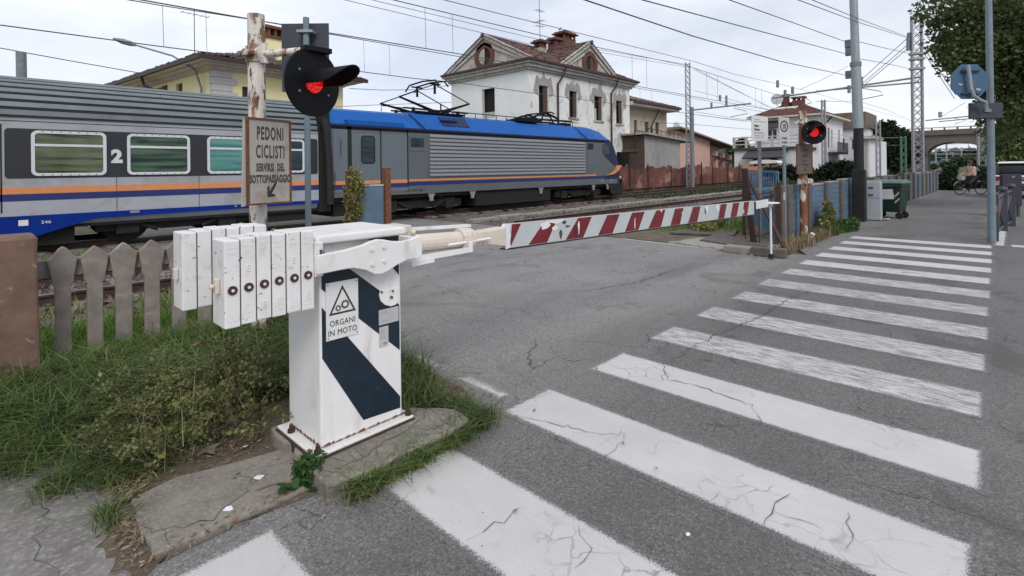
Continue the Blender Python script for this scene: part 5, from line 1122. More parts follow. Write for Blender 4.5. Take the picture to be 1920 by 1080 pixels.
for (ta, tb_), (ba_, bb_) in red:
    X_ = [YP(zx(s), 400, BYF).x for s in (ta, tb_, bb_, ba_)]
    poly = [(max(2.985, X_[3]), 0), (X_[2], 0), (X_[1], 1), (max(2.985, X_[0]), 1)]
    pts = [(x, (zb(x)+.004) if e == 0 else (zt(x)-.004)) for x, e in poly]
    b = MB(); b.prism(pts, lambda x, z, t: (x, BYF-t, z), .0008, .0016); b.build('red_stripe', 'red_tape', boom)
r = random.Random(9)
def tear(u, v, w_, h, mat, off):
    c = BP(u, v); n = 9; pts = [(c[0] + w_*math.cos(2*math.pi*k/n)*r.uniform(.45, 1.1), c[1] + h*math.sin(2*math.pi*k/n)*r.uniform(.45, 1.1)) for k in range(n)]
    pts = [(x, min(max(z, zb(x)+.003), zt(x)-.002)) for x, z in pts]
    b = MB(); b.prism(pts, lambda x, z, t: (x, BYF-t, z), off, off+.0012); b.build('torn_film', mat, boom)
for u, v, w_, h, m_, o in ((1022, 423, .10, .05, 'torn_white', .0022), (1042, 414, .16, .03, 'torn_white', .0026), (1040, 428, .05, .035, 'torn_white', .0028), (1057, 416, .04, .02, 'tear_dark', .0042), (1051, 438, .025, .05, 'tear_dark', .0042), (1063, 424, .05, .012, 'tear_dark', .0046), (1085, 425, .02, .08, 'torn_white', .0022), (1190, 418, .012, .09, 'torn_white', .0022), (1325, 390, .06, .09, 'torn_white', .0022), (1345, 388, .05, .08, 'torn_white', .0026), (1322, 396, .02, .05, 'tear_dark', .0042), (1394, 396, .03, .04, 'torn_white', .0022), (1240, 395, .03, .02, 'torn_white', .0022), (1279, 400, .012, .03, 'torn_white', .0022)): tear(u, v, w_, h, m_, o)
b = MB(); b.prism([(2.925, .985), (2.985, 1.0), (2.975, 1.05), (2.99, 1.09), (2.975, 1.13), (2.99, 1.19), (2.925, 1.195)], lambda x, z, t: (x, BYF-t, z), .0026, .006); b.prism([(2.85, 1.13), (2.93, 1.09), (2.93, 1.193)], lambda x, z, t: (x, BYF-t, z), -.02, .002); b.build('end_cap', 'torn_white', boom)
b = MB(); b.box((8.77, 2.87, .93), (9.42, 2.89, 1.06)); b.build('tip_plate', 'plate_white', bar)
b = MB(); b.tube([(9.58, 2.88, .10), (9.57, 2.88, .95)], .018, 8); b.tube([(9.57, 2.88, .94), (9.57, 2.88, .975), (9.57, 2.88, .985), (9.57, 2.88, 1.0)], [.04, .05, .15, .14], 10); b.build('tip_support', 'plate_white', bar)
b = MB(); b.tube([(9.58, 2.88, .02), (9.58, 2.88, .099)], .045, 10); b.build('rubber_foot', 'black_rubber', bar)
# counterweights
def weight(x, yf, i, near):
    mb = MB(); w_, h, d = .0715, .41, .17; yf += (i*23 % 7-3)*.0016; z0 = .905 + i*.002 + (i*37 % 5-2)*.0018
    mb.box((x+.0014, yf, z0), (x+w_-.0014, yf+d, z0+h)); o = mb.build('counterweight', 'weight_paint', bar, bev=.006)
    if i < 5: mb = MB(); mb.box((x+w_-.001, yf+.0035, z0+.006), (x+w_+.0015, yf+d-.004, z0+h-.004)); mb.build('rust_seam', 'dark_rust', o)
    if near:
        bz = 1.078 + i*.003; mb = MB(); mb.tube([(x+w_/2, yf-.0005, bz), (x+w_/2, yf-.006, bz)], .0215, 13); q = mb.build('bolt_hole', 'dark_rust', o)
        mb = MB(); mb.tube([(x+w_/2, yf-.0065, bz), (x+w_/2, yf-.010, bz)], .0075, 6); mb.build('bolt', 'lid_paint', o)
        if i in (1, 4): text('8', 'cast_number', 'weight_paint', o, (x+w_/2, yf, bz+.075), xd, up, .05, .8, .002, 0, 'CENTER')
        elif i in (2, 3, 5): text('8', 'cast_number', 'weight_paint', o, (x+w_/2, yf, bz-.115), xd, up, .05, .8, .002, 0, 'CENTER')
        mb = MB(); r_ = random.Random(i)
        for zz in (z0+h-.04, z0+h-.065, z0+.05, z0+.03):
            for k in range(5):
                if r_.random() < .8: mb.box((x+.012+k*.0095, yf-.0012, zz), (x+.012+k*.0095+.0065, yf-.0002, zz+.009*r_.uniform(.5, 1)))
        mb.build('cast_marks', 'lid_paint', o)
    return o
for i in range(6): weight(.795+i*.0725, 2.60, i, True)
for i in range(6): weight(.752+i*.0725, 3.115, i, False)
b = MB(); b.box((.775, 2.65, 1.06), (.7949, 2.69, 1.13)); b.tube([(.7745, 2.67, 1.095), (.755, 2.67, 1.095)], .013, 6); b.build('end_nut', 'cream_paint', bar, bev=.004)
b = MB(); b.box((.732, 3.17, 1.06), (.7519, 3.21, 1.12)); b.build('end_nut', 'cream_paint', bar, bev=.004)
for yy in (2.60, 3.13): b = MB(); b.box((1.2305, yy, 1.075), (1.278, yy+.04, 1.255)); b.build('weight_carrier', 'weight_paint', bar, bev=.004)
b = MB(); b.box((1.258, 2.596, 1.165), (1.272, 2.5995, 1.215)); b.build('slot', 'wire_metal', bar)
# ================================================================ road signals
def signal(name, base, h, facing, disc_c, r, label, plate, hood, lens_r, big):
    """rusty white pole, side arm, black disc with hood and a lit red lamp"""
    t = thing(name, label, 'signal', base); B = Vector(base); f = Vector(facing).normalized(); s = f.cross(Vector((0, 0, 1))).normalized()
    b = MB(); pr = .078; b.tube([B, B + Vector((0, 0, .5)), B + Vector((0, 0, h))], pr, 18); b.build('pole', 'flaking_white' if big else 'mostly_rust', t, smooth=False)
    c = Vector(disc_c); za = c.z + r*(1.0 if big else .9); d = Vector((c.x-B.x, c.y-B.y, 0)); dn = d.normalized()
    b = MB(); b.tube([B + Vector((0, 0, za-.075)), B + Vector((0, 0, za+.075))], pr+.018, 18)
    for k in (-1, 1):
        side = Vector((-dn.y, dn.x, 0)); b.box(tuple(B + Vector((0, 0, za)) + side*k*.12 - Vector((.03, .03, .03))), tuple(B + Vector((0, 0, za)) + side*k*.12 + Vector((.03, .03, .03))))
        b.tube([B + Vector((0, 0, za)) - dn*.10 + side*.11*k, B + Vector((0, 0, za)) + dn*.14 + side*.11*k], .028, 8)
    b.tube([B + Vector((0, 0, za-.09)) + dn*.1, B + Vector((0, 0, za+.10)) + dn*.1], .035, 8); b.build('clamp', 'flaking_white', t)
    b = MB(); b.tube([B + Vector((0, 0, za)) + dn*.09, Vector((c.x, c.y, za-.01)) - f*.02 - dn*.02], .036, 12); b.build('arm', 'flaking_white', t)
    b = MB(); b.box(tuple(Vector((c.x, c.y, za)) - Vector((.10, .05, .03))), tuple(Vector((c.x, c.y, za)) + Vector((.16, .05, .015)))); b.build('hanger', 'black_paint', t)
    u_ = Vector((0, 0, 1)); b = MB()
    b.tube([c - f*.02, c + f*.004], r, 44); dk = b.build('disc', 'black_paint', t)
    b = MB()
    for a in (30, 150, 210, 330): q = c + (s*math.cos(R(a)) + u_*math.sin(R(a)))*r*.62; b.tube([q + f*.0045, q + f*.014], .012, 8)
    b.build('screw', 'steel_grey', dk)
    b = MB(); b.tube([c - f*.17, c - f*.0205], [r*.42, r*.5], 20); b.build('housing', 'black_paint', t)
    lc = c + f*.0045; b = MB(); b.loft([[lc + f*o + (s*math.cos(a) + u_*math.sin(a))*lens_r*k for a in [2*math.pi*i/24 for i in range(24)]] for k, o in ((1, 0), (.92, .018), (.6, .028), (.05, .032))], True); b.build('lens', 'led_lens', dk)
    # hood: upper half shell reaching forward, cut back at the sides
    secs = []; n = 15
    for j in range(7):
        q = j/6; row = []; row2 = []
        for i in range(n):
            a = R(-12 + 204*i/(n-1)); tt = abs(i/(n-1)-.5)*2; ln = hood*(1-.55*tt**3.0)*q; rr = lens_r*(1.18 + .12*q)
            row.append(c + f*(.005+ln) + (s*math.cos(a) + u_*math.sin(a))*rr); row2.append(c + f*(.005+ln) + (s*math.cos(a) + u_*math.sin(a))*(rr-.008))
        secs.append(row + row2[::-1])
    b = MB(); b.loft(secs, True); b.build('hood', 'black_paint', t, smooth=False)
    return t, c
def plate_sign(par, o, xd, w_, h, lines, name='sign_plate', front_='sign_cream', arrow=True, rim='rust'):
    o, xd = Vector(o), Vector(xd).normalized(); up_ = Vector((0, 0, 1)); nr = xd.cross(up_)
    P = lambda a, z, t: o + xd*a + up_*z + nr*t
    b = MB(); b.prism([(0, 0), (w_, 0), (w_, h), (0, h)], P, 0, .012); sg = b.build(name, front_, par)
    b = MB(); e = .014
    b.prism([(-e, -e), (w_+e, -e), (w_+e, .003), (-e, .003)], P, -.006, .020); b.prism([(-e, h-.003), (w_+e, h-.003), (w_+e, h+e), (-e, h+e)], P, -.006, .020)
    b.prism([(-e, .0031), (.006, .0031), (.006, h-.0031), (-e, h-.0031)], P, -.006, .020); b.prism([(w_-.006, .0031), (w_+e, .0031), (w_+e, h-.0031), (w_-.006, h-.0031)], P, -.006, .020); b.build('rim', rim, sg)
    for s, z, sz, sxx, sp_ in lines: text(s, 'lettering', 'letter_faded', sg, P(w_*.52, z, .0125), xd, up_, sz, sxx, .0005, .005, 'CENTER', sp_)
    if arrow:
        b = MB(); cx, cz = w_*.55, h*.145; k = h*.052
        b.prism([(cx+k*1.3, cz+k*1.7), (cx+k*.75, cz+k*2.0), (cx-k*.72, cz-k*.1), (cx-k*.75, cz+k*1.1), (cx-k*1.35, cz+k*.9), (cx-k*1.3, cz-k*1.5), (cx+k*.7, cz-k*1.4), (cx+k*.7, cz-k*.8), (cx-k*.2, cz-k*.75)], P, .0125, .0135); b.build('arrow', 'letter_black', sg)
    return sg
sb = Vector((1.96, 5.34, 0)); sdc = DP(588, 155, 4.75)
sb = DP(483, 300, 4.98); sb.z = 0
sig, c = signal('road_signal', sb, DP(476, 28, 4.98).z, (.30, -.96, -.02), sdc, .315, 'black disc signal with lit red lamp and long hood on a flaking white pole', None, .50, .098, True)
L0 = DP(463, 385, 4.7); wv = Vector((.70, .71, 0)); 
tl, tr_, brp = DP(463, 222, 4.62), DP(541, 237, 5.02), DP(549, 378, 5.02)
xdv = Vector((tr_.x-tl.x, tr_.y-tl.y, 0)); wpl = xdv.length; hpl = tl.z - DP(455, 383, 4.62).z
so_ = Vector((tl.x, tl.y, tl.z-hpl)) - xdv.normalized()*.0
plate_sign(sig, so_, xdv, wpl, hpl, [('PEDONI', hpl*.765, hpl*.215, .43, 1.18), ('CICLISTI', hpl*.545, hpl*.215, .43, 1.18), ('SERVIRSI  DEL', hpl*.385, hpl*.128, .45, 1.14), ('SOTTOPASSAGGIO', hpl*.245, hpl*.13, .475, 1.1)])
nb = xdv.normalized(); b = MB(); q0 = so_ - nb*.016; bk = Vector((-nb.y, nb.x, 0))
b.prism([(0, -.01), (-.03, -.02), (-.006, hpl), (0, hpl)], lambda a, z, t: q0 + nb*a + Vector((0, 0, z)) + bk*t, .0, .03); b.build('sign_back_plate', 'sign_cream', sig)
b = MB(); b.box(tuple(sb + Vector((-.1, -.1, so_.z+hpl*.8))), tuple(sb + Vector((.1, .1, so_.z+hpl*.86)))); b.build('bracket', 'rust', sig)
# board seen from the back on its own galvanised post
pb = DP(578, 400, 5.9); pb.z = 0
t = thing('road_sign', 'back of a dark rectangular road sign on a thin post behind the signal disc', 'road sign', pb)
b = MB(); b.tube([pb, Vector((pb.x, pb.y, DP(571, 33, 5.9).z))], .034, 12); b.build('post', 'pole_blue_grey', t)
pa_, pb_ = DP(527, 44, 5.98), DP(616, 46, 5.98); zlo = DP(531, 172, 5.98).z; xv = Vector((pb_.x-pa_.x, pb_.y-pa_.y, 0)); wv_ = xv.length; xv.normalize(); bn = Vector((-xv.y, xv.x, 0))
b = MB(); b.prism([(0, zlo), (wv_, zlo), (wv_, pa_.z), (0, pa_.z)], lambda a, z, tt: Vector((pa_.x, pa_.y, 0)) + xv*a + Vector((0, 0, z)) + bn*tt, 0, .02); b.build('board', 'board_back', t, bev=.008)
b = MB(); mz = DP(571, 60, 5.9).z; pc = Vector((pb.x, pb.y, mz)); b.bar(pc - xv*.09 - bn*.0, pc + xv*.09, .11, .03); b.build('clamp', 'galvanised', t)
b = MB(); q = DP(535, 180, 6.1); 
# far road signal on the other side of the crossing
fb_ = Vector((12.62, 3.12, 0)); fc = DP(1526, 248, 10.95)
fs, c = signal('road_signal', fb_, DP(1495, 208, 11.28).z, (-.80, -.60, .0), fc, .256, 'black disc signal with lit red lamp on a rusty pole by the blue gate', None, .32, .10, False)
q = DP(1494, 325, 11.08); q2 = DP(1522, 325, 11.3); xv2 = Vector((q2.x-q.x, q2.y-q.y, 0)); h2 = DP(1496, 271, 11.1).z - q.z
plate_sign(fs, q, xv2, xv2.length, h2, [('PEDONI', h2*.76, h2*.15, .55, 1.), ('CICLISTI', h2*.56, h2*.15, .55, 1.), ('SERVIRSI DEL', h2*.4, h2*.09, .5, 1.), ('SOTTOPASSAGGIO', h2*.27, h2*.09, .5, 1.)], front_='brown_plate')
b = MB(); z = DP(1500, 340, 11.28).z
for k in (-1, 1): b.box((fb_.x-.03+k*.16, fb_.y-.12, z-.06), (fb_.x+.03+k*.16, fb_.y+.06, z+.06))
b.bar((fb_.x-.3, fb_.y-.1, z), (fb_.x+.3, fb_.y-.1, z), .05, .08); b.build('foot_clamp', 'flaking_white', fs)

# speed sign and notice board by the gate
p10 = GP(1472, 455); t = thing('speed_sign', 'grey post by the blue gate carrying a white plate with 10 in a ring', 'road sign', p10)
b = MB(); b.tube([p10, Vector((p10.x, p10.y, DP(1468, 228, 10.6).z))], .035, 10); b.build('post', 'pole_blue_grey', t)
o = DP(1460, 272, 10.5); o2 = DP(1479, 271, 10.62); xv = Vector((o2.x-o.x, o2.y-o.y, 0)); w_ = xv.length; h_ = DP(1458, 220, 10.5).z - o.z; xv.normalize(); nr = xv.cross(Vector((0, 0, 1)))
P = lambda a, z, tt: o + xv*a + Vector((0, 0, z)) + nr*tt
b = MB(); b.prism([(0, 0), (w_, 0), (w_, h_), (0, h_)], P, 0, .015); sp_ = b.build('plate', 'satellite', t)
rr = w_*.40; b = MB(); cc = (w_*.5, h_*.68); oo = [(cc[0]+rr*math.cos(2*math.pi*k/28), cc[1]+rr*math.sin(2*math.pi*k/28)) for k in range(28)]; ii = [(cc[0]+(p-cc[0])*.76, cc[1]+(z-cc[1])*.76) for p, z in oo]
n = 28; vs = [P(*p, .0155) for p in oo] + [P(*p, .0155) for p in ii] + [P(*p, .017) for p in oo] + [P(*p, .017) for p in ii]; fs_ = []
for i in range(n): j = (i+1) % n; fs_ += [(i, j, n+j, n+i), (2*n+i, 3*n+i, 3*n+j, 2*n+j), (i, 2*n+i, 2*n+j, j), (n+i, n+j, 3*n+j, 3*n+i)]
b.add(vs, fs_); b.build('ring', 'dark_rust', sp_)
text('10', 'lettering', 'letter_black', sp_, P(w_*.5, h_*.585, .0155), xv, up, h_*.27, .72, .001, .006, 'CENTER')
text('A PASSO', 'lettering', 'letter_black', sp_, P(w_*.5, h_*.21, .0155), xv, up, h_*.10, .75, .001, .002, 'CENTER'); text("D'UOMO", 'lettering', 'letter_black', sp_, P(w_*.5, h_*.06, .0155), xv, up, h_*.10, .75, .001, .002, 'CENTER')
pn = GP(1426, 452); t = thing('notice_board', 'white notice board with lines of grey writing on a post before the white house', 'notice board', pn)
b = MB(); b.tube([pn, Vector((pn.x, pn.y, DP(1424, 232, 11).z))], .04, 10); b.build('post', 'steel_grey', t)
o = DP(1409, 264, 10.9); o2 = DP(1439, 263, 11.3); xv = Vector((o2.x-o.x, o2.y-o.y, 0)); w_ = xv.length; h_ = DP(1408, 216, 10.9).z - o.z; xv.normalize(); nr = xv.cross(Vector((0, 0, 1)))
b = MB(); b.prism([(0, 0), (w_, 0), (w_, h_), (0, h_)], P, 0, .015); nb_ = b.build('board', 'plate_white', t)
text('Vietato', 'lettering', 'letter_black', nb_, P(w_*.12, h_*.56, .0155), xv, up, h_*.13, .95, .001, .003); text("l'accesso", 'lettering', 'letter_black', nb_, P(w_*.12, h_*.42, .0155), xv, up, h_*.13, .95, .001, .003)
b = MB()
for z, a in ((.84, .35), (.76, .75), (.34, .55), (.29, .7), (.2, .65), (.12, .6)): b.prism([(w_*.12, h_*z), (w_*(.12+a), h_*z), (w_*(.12+a), h_*(z+.022)), (w_*.12, h_*(z+.022))], P, .0155, .0165)
b.build('small_print', 'letter_grey', nb_)

# ================================================================ near fence: concrete pickets between posts
fen = thing('picket_fence', 'low concrete picket fence with pointed tops in front of the tracks', 'fence', (.4, 5.86, 0)); FYY = 5.86
r = random.Random(3); pu = [118, 178, 232, 285, 335, 383, 430, 474, 515, 553]
pxs = [YP(u, 600, FYY).x for u in pu]
b = MB(); b.box((-1.6, FYY+.012, .74), (2.75, FYY+.06, .90)); b.build('rail', 'fence_concrete', fen, bev=.01)
for x in [pxs[0]-.24*k for k in (5, 4, 3)] + pxs:
    w_ = .058 + r.uniform(-.004, .004); hh = 1.0 + r.uniform(-.015, .015)
    b = MB(); b.prism([(x-w_, -.05), (x+w_, -.05), (x+w_, .66), (x+w_+.02, .70), (x+w_+.02, .74), (x+w_+.045, .90), (x+w_+.015, .925), (x+.028, hh-.02), (x, hh), (x-.028, hh-.02), (x-w_-.015, .925), (x-w_-.045, .90), (x-w_-.02, .74), (x-w_-.02, .70), (x-w_, .66)], lambda a, z, t: (a, t, z), FYY-.035, FYY+.011); b.build('picket', 'fence_concrete', fen, bev=.008)
pq = GP(28, 722); pq = Vector((pq.x-.02, pq.y+.05, 0))
b = MB(); n = 9; rs_ = random.Random(4); secs = []
for z in (-.05, .0, .5, 1.0, 1.13, 1.16):
    k = .165 - .012*z - (.02 if z > 1.14 else 0); secs.append([(pq.x+a*k+rs_.uniform(-.005, .005), pq.y+c_*k, z) for a, c_ in ((-1.3, -1), (1, -1), (1, 1), (-1.3, 1))])
b.loft(secs, True); tag(b.build('fence_post', 'brown_post', bev=.018), 'thick brown stained concrete post ending the picket fence', 'fence post')
# rusty posts and blue sheet behind the cabinet
rp = thing('rusty_sheet_fence', 'short stretch of fence with two rusty posts and a blue grey sheet, behind the cabinet', 'fence', (3.6, 6.0, 0)); fy = 6.0
for u, v, w_ in ((724.5, 315, .085), (655, 321, .075)):
    p = YP(u, v, fy); b = MB(); b.box((p.x-w_/2, fy-w_/2, 0), (p.x+w_/2, fy-w_/2+.012, p.z)); b.box((p.x+w_/2-.012, fy-w_/2+.0125, 0), (p.x+w_/2, fy+w_/2, p.z)); b.box((p.x-w_/2, fy-w_/2+.0125, 0), (p.x-w_/2+.012, fy+w_/2, p.z)); b.build('post', 'rust', rp)
xa, xb = YP(672, 350, fy).x, YP(717, 350, fy).x; zs = YP(695, 349, fy).z; b = MB(); b.box((xa, fy-.02, .05), (xb, fy+.01, zs)); b.build('sheet', 'panel_blue', rp); b = MB(); b.box((xa-.02, fy-.03, zs), (xb, fy+.02, zs+.02)); b.build('cap_strip', 'satellite', rp)

# ================================================================ gate, far fence and what stands along it
gt = thing('blue_gate', 'blue slatted metal gate standing open beside the far barrier post', 'gate', GP(1455, 452))
g0, g1 = GP(1458, 450), GP(1396, 418); gd = Vector((g1.x-g0.x, g1.y-g0.y, 0)); gl_ = gd.length; gd.normalize(); gn = Vector((-gd.y, gd.x, 0))
GQ = lambda a, z, t: Vector((g0.x, g0.y, 0)) + gd*a + Vector((0, 0, z)) + gn*t
gz1 = DP(1452, 322, 10.3).z
b = MB(); b.prism([(0, .12), (gl_, .12), (gl_, .72), (0, .72)], GQ, 0, .02); b.build('sheet', 'gate_blue', gt)
b = MB()
for k in range(17): a = .03 + k*(gl_-.06)/16; b.prism([(a-.014, .72), (a+.014, .72), (a+.014, gz1-.04), (a-.014, gz1-.04)], GQ, 0, .018)
b.build('slats', 'gate_blue', gt)
b = MB()
for z in (.70, .98, gz1-.04): b.prism([(0, z), (gl_, z), (gl_, z+.05), (0, z+.05)], GQ, -.021, -.001)
for a in (0, gl_*.62, gl_-.05): b.prism([(a, .1), (a+.05, .1), (a+.05, gz1), (a, gz1)], GQ, -.043, -.022)
b.build('frame', 'gate_blue', gt)
t = thing('leaning_frame', 'rusty brown leaning frame posts and thin bars left of the blue gate', 'frame', GP(1413, 458))
b = MB(); r0 = GP(1414, 458); r1 = DP(1396, 316, 10.4); b.bar(r0, r1, .11, .07); b.build('post', 'dark_rust', t); r2 = GP(1395, 440); b = MB(); b.bar(r2, Vector((r2.x+.02, r2.y, 1.55)), .06); b.build('post', 'dark_rust', t)
b = MB(); s0, s1 = GP(1478, 478), DP(1402, 332, 10.6); b.bar(s0, s1, .06, .04); b.build('strut', 'dark_rust', t)
b = MB(); fr_ = [GP(1398, 452), GP(1424, 459), GP(1447, 450)]
for p in fr_: b.tube([p, Vector((p.x, p.y, 1.05))], .014, 6)
for z in (.18, 1.05):
    for a, c_ in zip(fr_, fr_[1:]): b.tube([Vector((a.x, a.y, z)), Vector((c_.x, c_.y, z))], .013, 6)
b.build('guard_rail', 'dark_rust', t)
t = thing('gate_post', 'concrete gate post with a small lock box, between the blue gate and the fence', 'post', GP(1460, 458)); g = GP(1462, 458); b = MB(); b.box((g.x-.06, g.y-.09, 0), (g.x+.08, g.y+.09, 1.22)); b.build('pillar', 'fence_post_concrete', t, bev=.015); b = MB(); b.box((g.x-.09, g.y-.05, .0), (g.x-.061, g.y+.03, 1.3)); b.build('hinge_post', 'dark_rust', t); b = MB(); b.box((g.x-.05, g.y-.11, .92), (g.x+.02, g.y-.091, 1.08)); b.build('lock_box', 'satellite', t)
ff = thing('panel_fence', 'long fence of blue and worn grey sheets between concrete posts along the far pavement', 'fence', (12, 3.15, 0)); x = 12.2; k = 0; r = random.Random(8)
def fy_(x): return 3.36 - .0215*(x-12)
while x < 40:
    w_ = 1.55 + r.uniform(-.08, .1); top = 1.16 + r.uniform(-.05, .06)
    b = MB(); b.cur = 0; n = 8
    for i in range(n): z0 = .04 + (top-.04)*i/n; b.box((x+.12, fy_(x)-.07+(.0 if i % 2 else .006), z0), (x+w_-.12, fy_(x)-.035, z0+(top-.04)/n-.006))
    b.build('sheet', ('panel_blue', 'panel_worn', 'panel_blue', 'panel_blue', 'panel_worn')[k % 5] if x > 14.5 or k == 0 else 'panel_blue', ff)
    b = MB(); ph = top + r.uniform(-.02, .12); b.box((x-.115, fy_(x)-.10, -.02), (x+.115, fy_(x)+.11, ph)); b.build('post', 'fence_post_concrete', ff, bev=.02)
    if r.random() < .55: b = MB(); b.box((x+.1, fy_(x)-.07, top+.002), (x+w_-.1, fy_(x)+.08, top+.04)); b.build('coping', 'concrete', ff, bev=.01)
    x += w_; k += 1
# catenary pole with dark foot
cp = Vector((17.75, 2.93, 0)); t = thing('catenary_pole', 'tall pale grey tubular catenary pole with black lower part beside the grey cabinet', 'catenary pole', cp)
b = MB(); b.tube([cp, Vector((cp.x-.03, cp.y, 2.7))], [.13, .125], 18); b.build('dark_base', 'black_rubber', t); b = MB(); b.tube([Vector((cp.x-.03, cp.y, 2.7)), Vector((cp.x-.08, cp.y+.04, 4.6)), Vector((cp.x-.08, cp.y+.04, 4.61)), Vector((cp.x-.26, cp.y+.12, 10.5))], [.135, .125, .108, .095], 18); b.build('shaft', 'galvanised', t)
b = MB(); b.box((cp.x-.16, cp.y-.16, 0), (cp.x+.16, cp.y+.16, 1.5)); b.build('plinth', 'under_black', t, bev=.03)
for u, v in ((1592, 82), (1593, 97), (1606, 84), (1607, 115), (1593, 140)): q = DP(u, v, 15.2); b = MB(); b.box((q.x-.07, q.y-.05, q.z-.11), (q.x+.07, q.y+.1, q.z+.11)); b.build('insulator', 'steel_grey', t)
b = MB(); b.tube([Vector((cp.x-.08, cp.y+.04, 4.5)), Vector((cp.x-.08, cp.y+.04, 4.62))], .145, 14); b.build('collar', 'steel_grey', t)
gb = GP(1638, 413); t = thing('utility_cabinet', 'narrow pale blue grey electricity cabinet beside the green wheelie bin', 'cabinet', gb); bx, by_ = gb.x, gb.y
b = MB(); b.box((bx-.15, by_-.2, .02), (bx+.15, by_+.2, 1.13)); b.box((bx-.13, by_-.18, 1.131), (bx+.13, by_+.18, 1.16)); b.build('case', 'box_grey', t, bev=.015)
b = MB(); b.box((bx-.154, by_-.19, .66), (bx-.1505, by_+.19, .672)); b.box((bx-.158, by_-.02, .93), (bx-.1505, by_+.10, .99)); b.box((bx-.158, by_-.02, .72), (bx-.1505, by_+.10, .78)); b.build('locks', 'wire_metal', t)
# wheelie bin
wb = GP(1670, 408.5); t = thing('wheelie_bin', 'dark green four wheeled refuse container with pale lid and a white notice', 'wheelie bin', wb); R3 = Matrix.Rotation(R(-10), 4, 'Z')
WB = lambda x, y, z: Vector((wb.x, wb.y, 0)) + R3 @ Vector((x, y, z))
b = MB(); secs = []
for z, kx, ky in ((.2, .27, .30), (.3, .29, .32), (.95, .36, .385), (1.0, .38, .40), (1.05, .38, .40)): secs.append([WB(a*kx, c_*ky, z) for a, c_ in ((-1, -1), (1, -1), (1, 1), (-1, 1))])
b.loft(secs, True); body = b.build('body', 'bin_green', t, bev=.03)
b = MB(); b.loft([[WB(a*.40, c_*.43, z) for a, c_ in ((-1, -1), (1, -1), (1, 1), (-1, 1))] for z in (1.055, 1.10)] + [[WB(a*.32, c_*.36, 1.17) for a, c_ in ((-1, -1), (1, -1), (1, 1), (-1, 1))]], True); b.build('lid', 'bin_lid', t, bev=.02)
for a, c_ in ((-.24, -.29), (-.24, .29), (.24, -.29), (.24, .29)): b = MB(); q = WB(a, c_, .10); d = R3 @ Vector((1, 0, 0)); b.tube([q - d*.025, q + d*.025], .10, 14); b.bar(q + Vector((0, 0, .05)), q + Vector((0, 0, .22)), .05); b.build('wheel', 'black_rubber', t)
FB = lambda y, z, tt: WB(-.298 - (z-.3)*.108 - tt, y, z)
b = MB(); b.prism([(-.20, .60), (.14, .58), (.14, .88), (-.17, .90)], FB, .004, .009); b.build('notice', 'plate_white', body)
b = MB()
for z in (.58, .76): b.prism([(-.325, z), (-.21, z-.12), (-.21, z-.05), (-.33, z+.07)], FB, .004, .008)
b.build('reflective_stripes', 'moulding', body)
b = MB(); b.tube([WB(-.34, -.3, .97), WB(-.50, -.3, .99), WB(-.50, .3, .99), WB(-.34, .3, .97)], .015, 6); b.build('handle', 'bin_green', t)

# ================================================================ right foreground: lamp pole, signs, guard rail, panel
lp = GP(1860, 456); t = thing('lamp_pole', 'tall blue grey pole at the end of the crosswalk carrying a curved bracket', 'pole', lp)
LPz = 7.5; b = MB(); b.tube([lp, Vector((lp.x-.03, lp.y, 2.6)), Vector((lp.x-.07, lp.y+.02, LPz))], [.068, .06, .05], 16); b.build('shaft', 'pole_blue_grey', t)
Zp = 10.25; b = MB(); b.tube([DP(1850, 207, Zp-.0), DP(1848, 192, Zp-.02), DP(1836, 187, Zp-.05), DP(1826, 180, Zp-.08), DP(1821, 168, Zp-.08), DP(1815, 122, Zp-.08)], .034, 10); b.build('bracket', 'galvanised', t)
st = thing('stop_sign', 'octagonal road sign seen from its blue grey back, on a curved bracket', 'road sign', DP(1818, 153, Zp)); c = DP(1818, 153, Zp); nrm = Vector((-.75, -.62, 0)).normalized(); s = nrm.cross(Vector((0, 0, 1))).normalized()
ro = .375; oc8 = [c + (s*math.cos(R(22.5+45*k)) + Vector((0, 0, 1))*math.sin(R(22.5+45*k)))*ro - nrm*.0 for k in range(8)]
b = MB(); b.add(oc8 + [p - nrm*.02 for p in oc8], [tuple(range(8)), tuple(range(15, 7, -1))] + [(i, i+8, (i+1) % 8+8, (i+1) % 8) for i in range(8)]); b.build('plate', 'sign_back_blue', st)
b = MB()
for z in (.21, -.24): b.bar(c + nrm*.03 - s*.17 + Vector((0, 0, z)), c + nrm*.03 + s*.17 + Vector((0, 0, z)), .05, .03)
b.build('clamp_bar', 'board_back', st); b = MB(); b.bar(c + nrm*.004 - s*.20 + Vector((0, 0, -.17)), c + nrm*.004 - s*.12 + Vector((0, 0, -.15)), .006, .035); b.bar(c + nrm*.004 + s*.14 + Vector((0, 0, -.06)), c + nrm*.004 + s*.21 + Vector((0, 0, -.05)), .006, .03); b.build('sticker', 'satellite', st)
ds = thing('direction_sign', 'small dark rectangular sign box fixed across the blue grey pole under the octagonal sign', 'road sign', DP(1850, 207, Zp)); a0, a1 = DP(1820, 222, Zp+.12), DP(1881, 221, Zp+.12); xv = Vector((a1.x-a0.x, a1.y-a0.y, 0)); w_ = xv.length; xv.normalize(); bk = Vector((-xv.y, xv.x, 0)); hz = DP(1820, 193, Zp+.12).z - a0.z
b = MB(); b.prism([(0, 0), (w_, 0), (w_, hz), (0, hz)], lambda a, z, tt: a0 + xv*a + Vector((0, 0, z)) + bk*tt, 0, .06); b.build('panel', 'board_back', ds, bev=.01); b = MB(); b.prism([(w_*.4, hz*.4), (w_*.6, hz*.4), (w_*.6, hz*.6), (w_*.4, hz*.6)], lambda a, z, tt: a0 + xv*a + Vector((0, 0, z)) + bk*tt, -.03, -.001); b.build('clamp', 'steel_grey', ds)
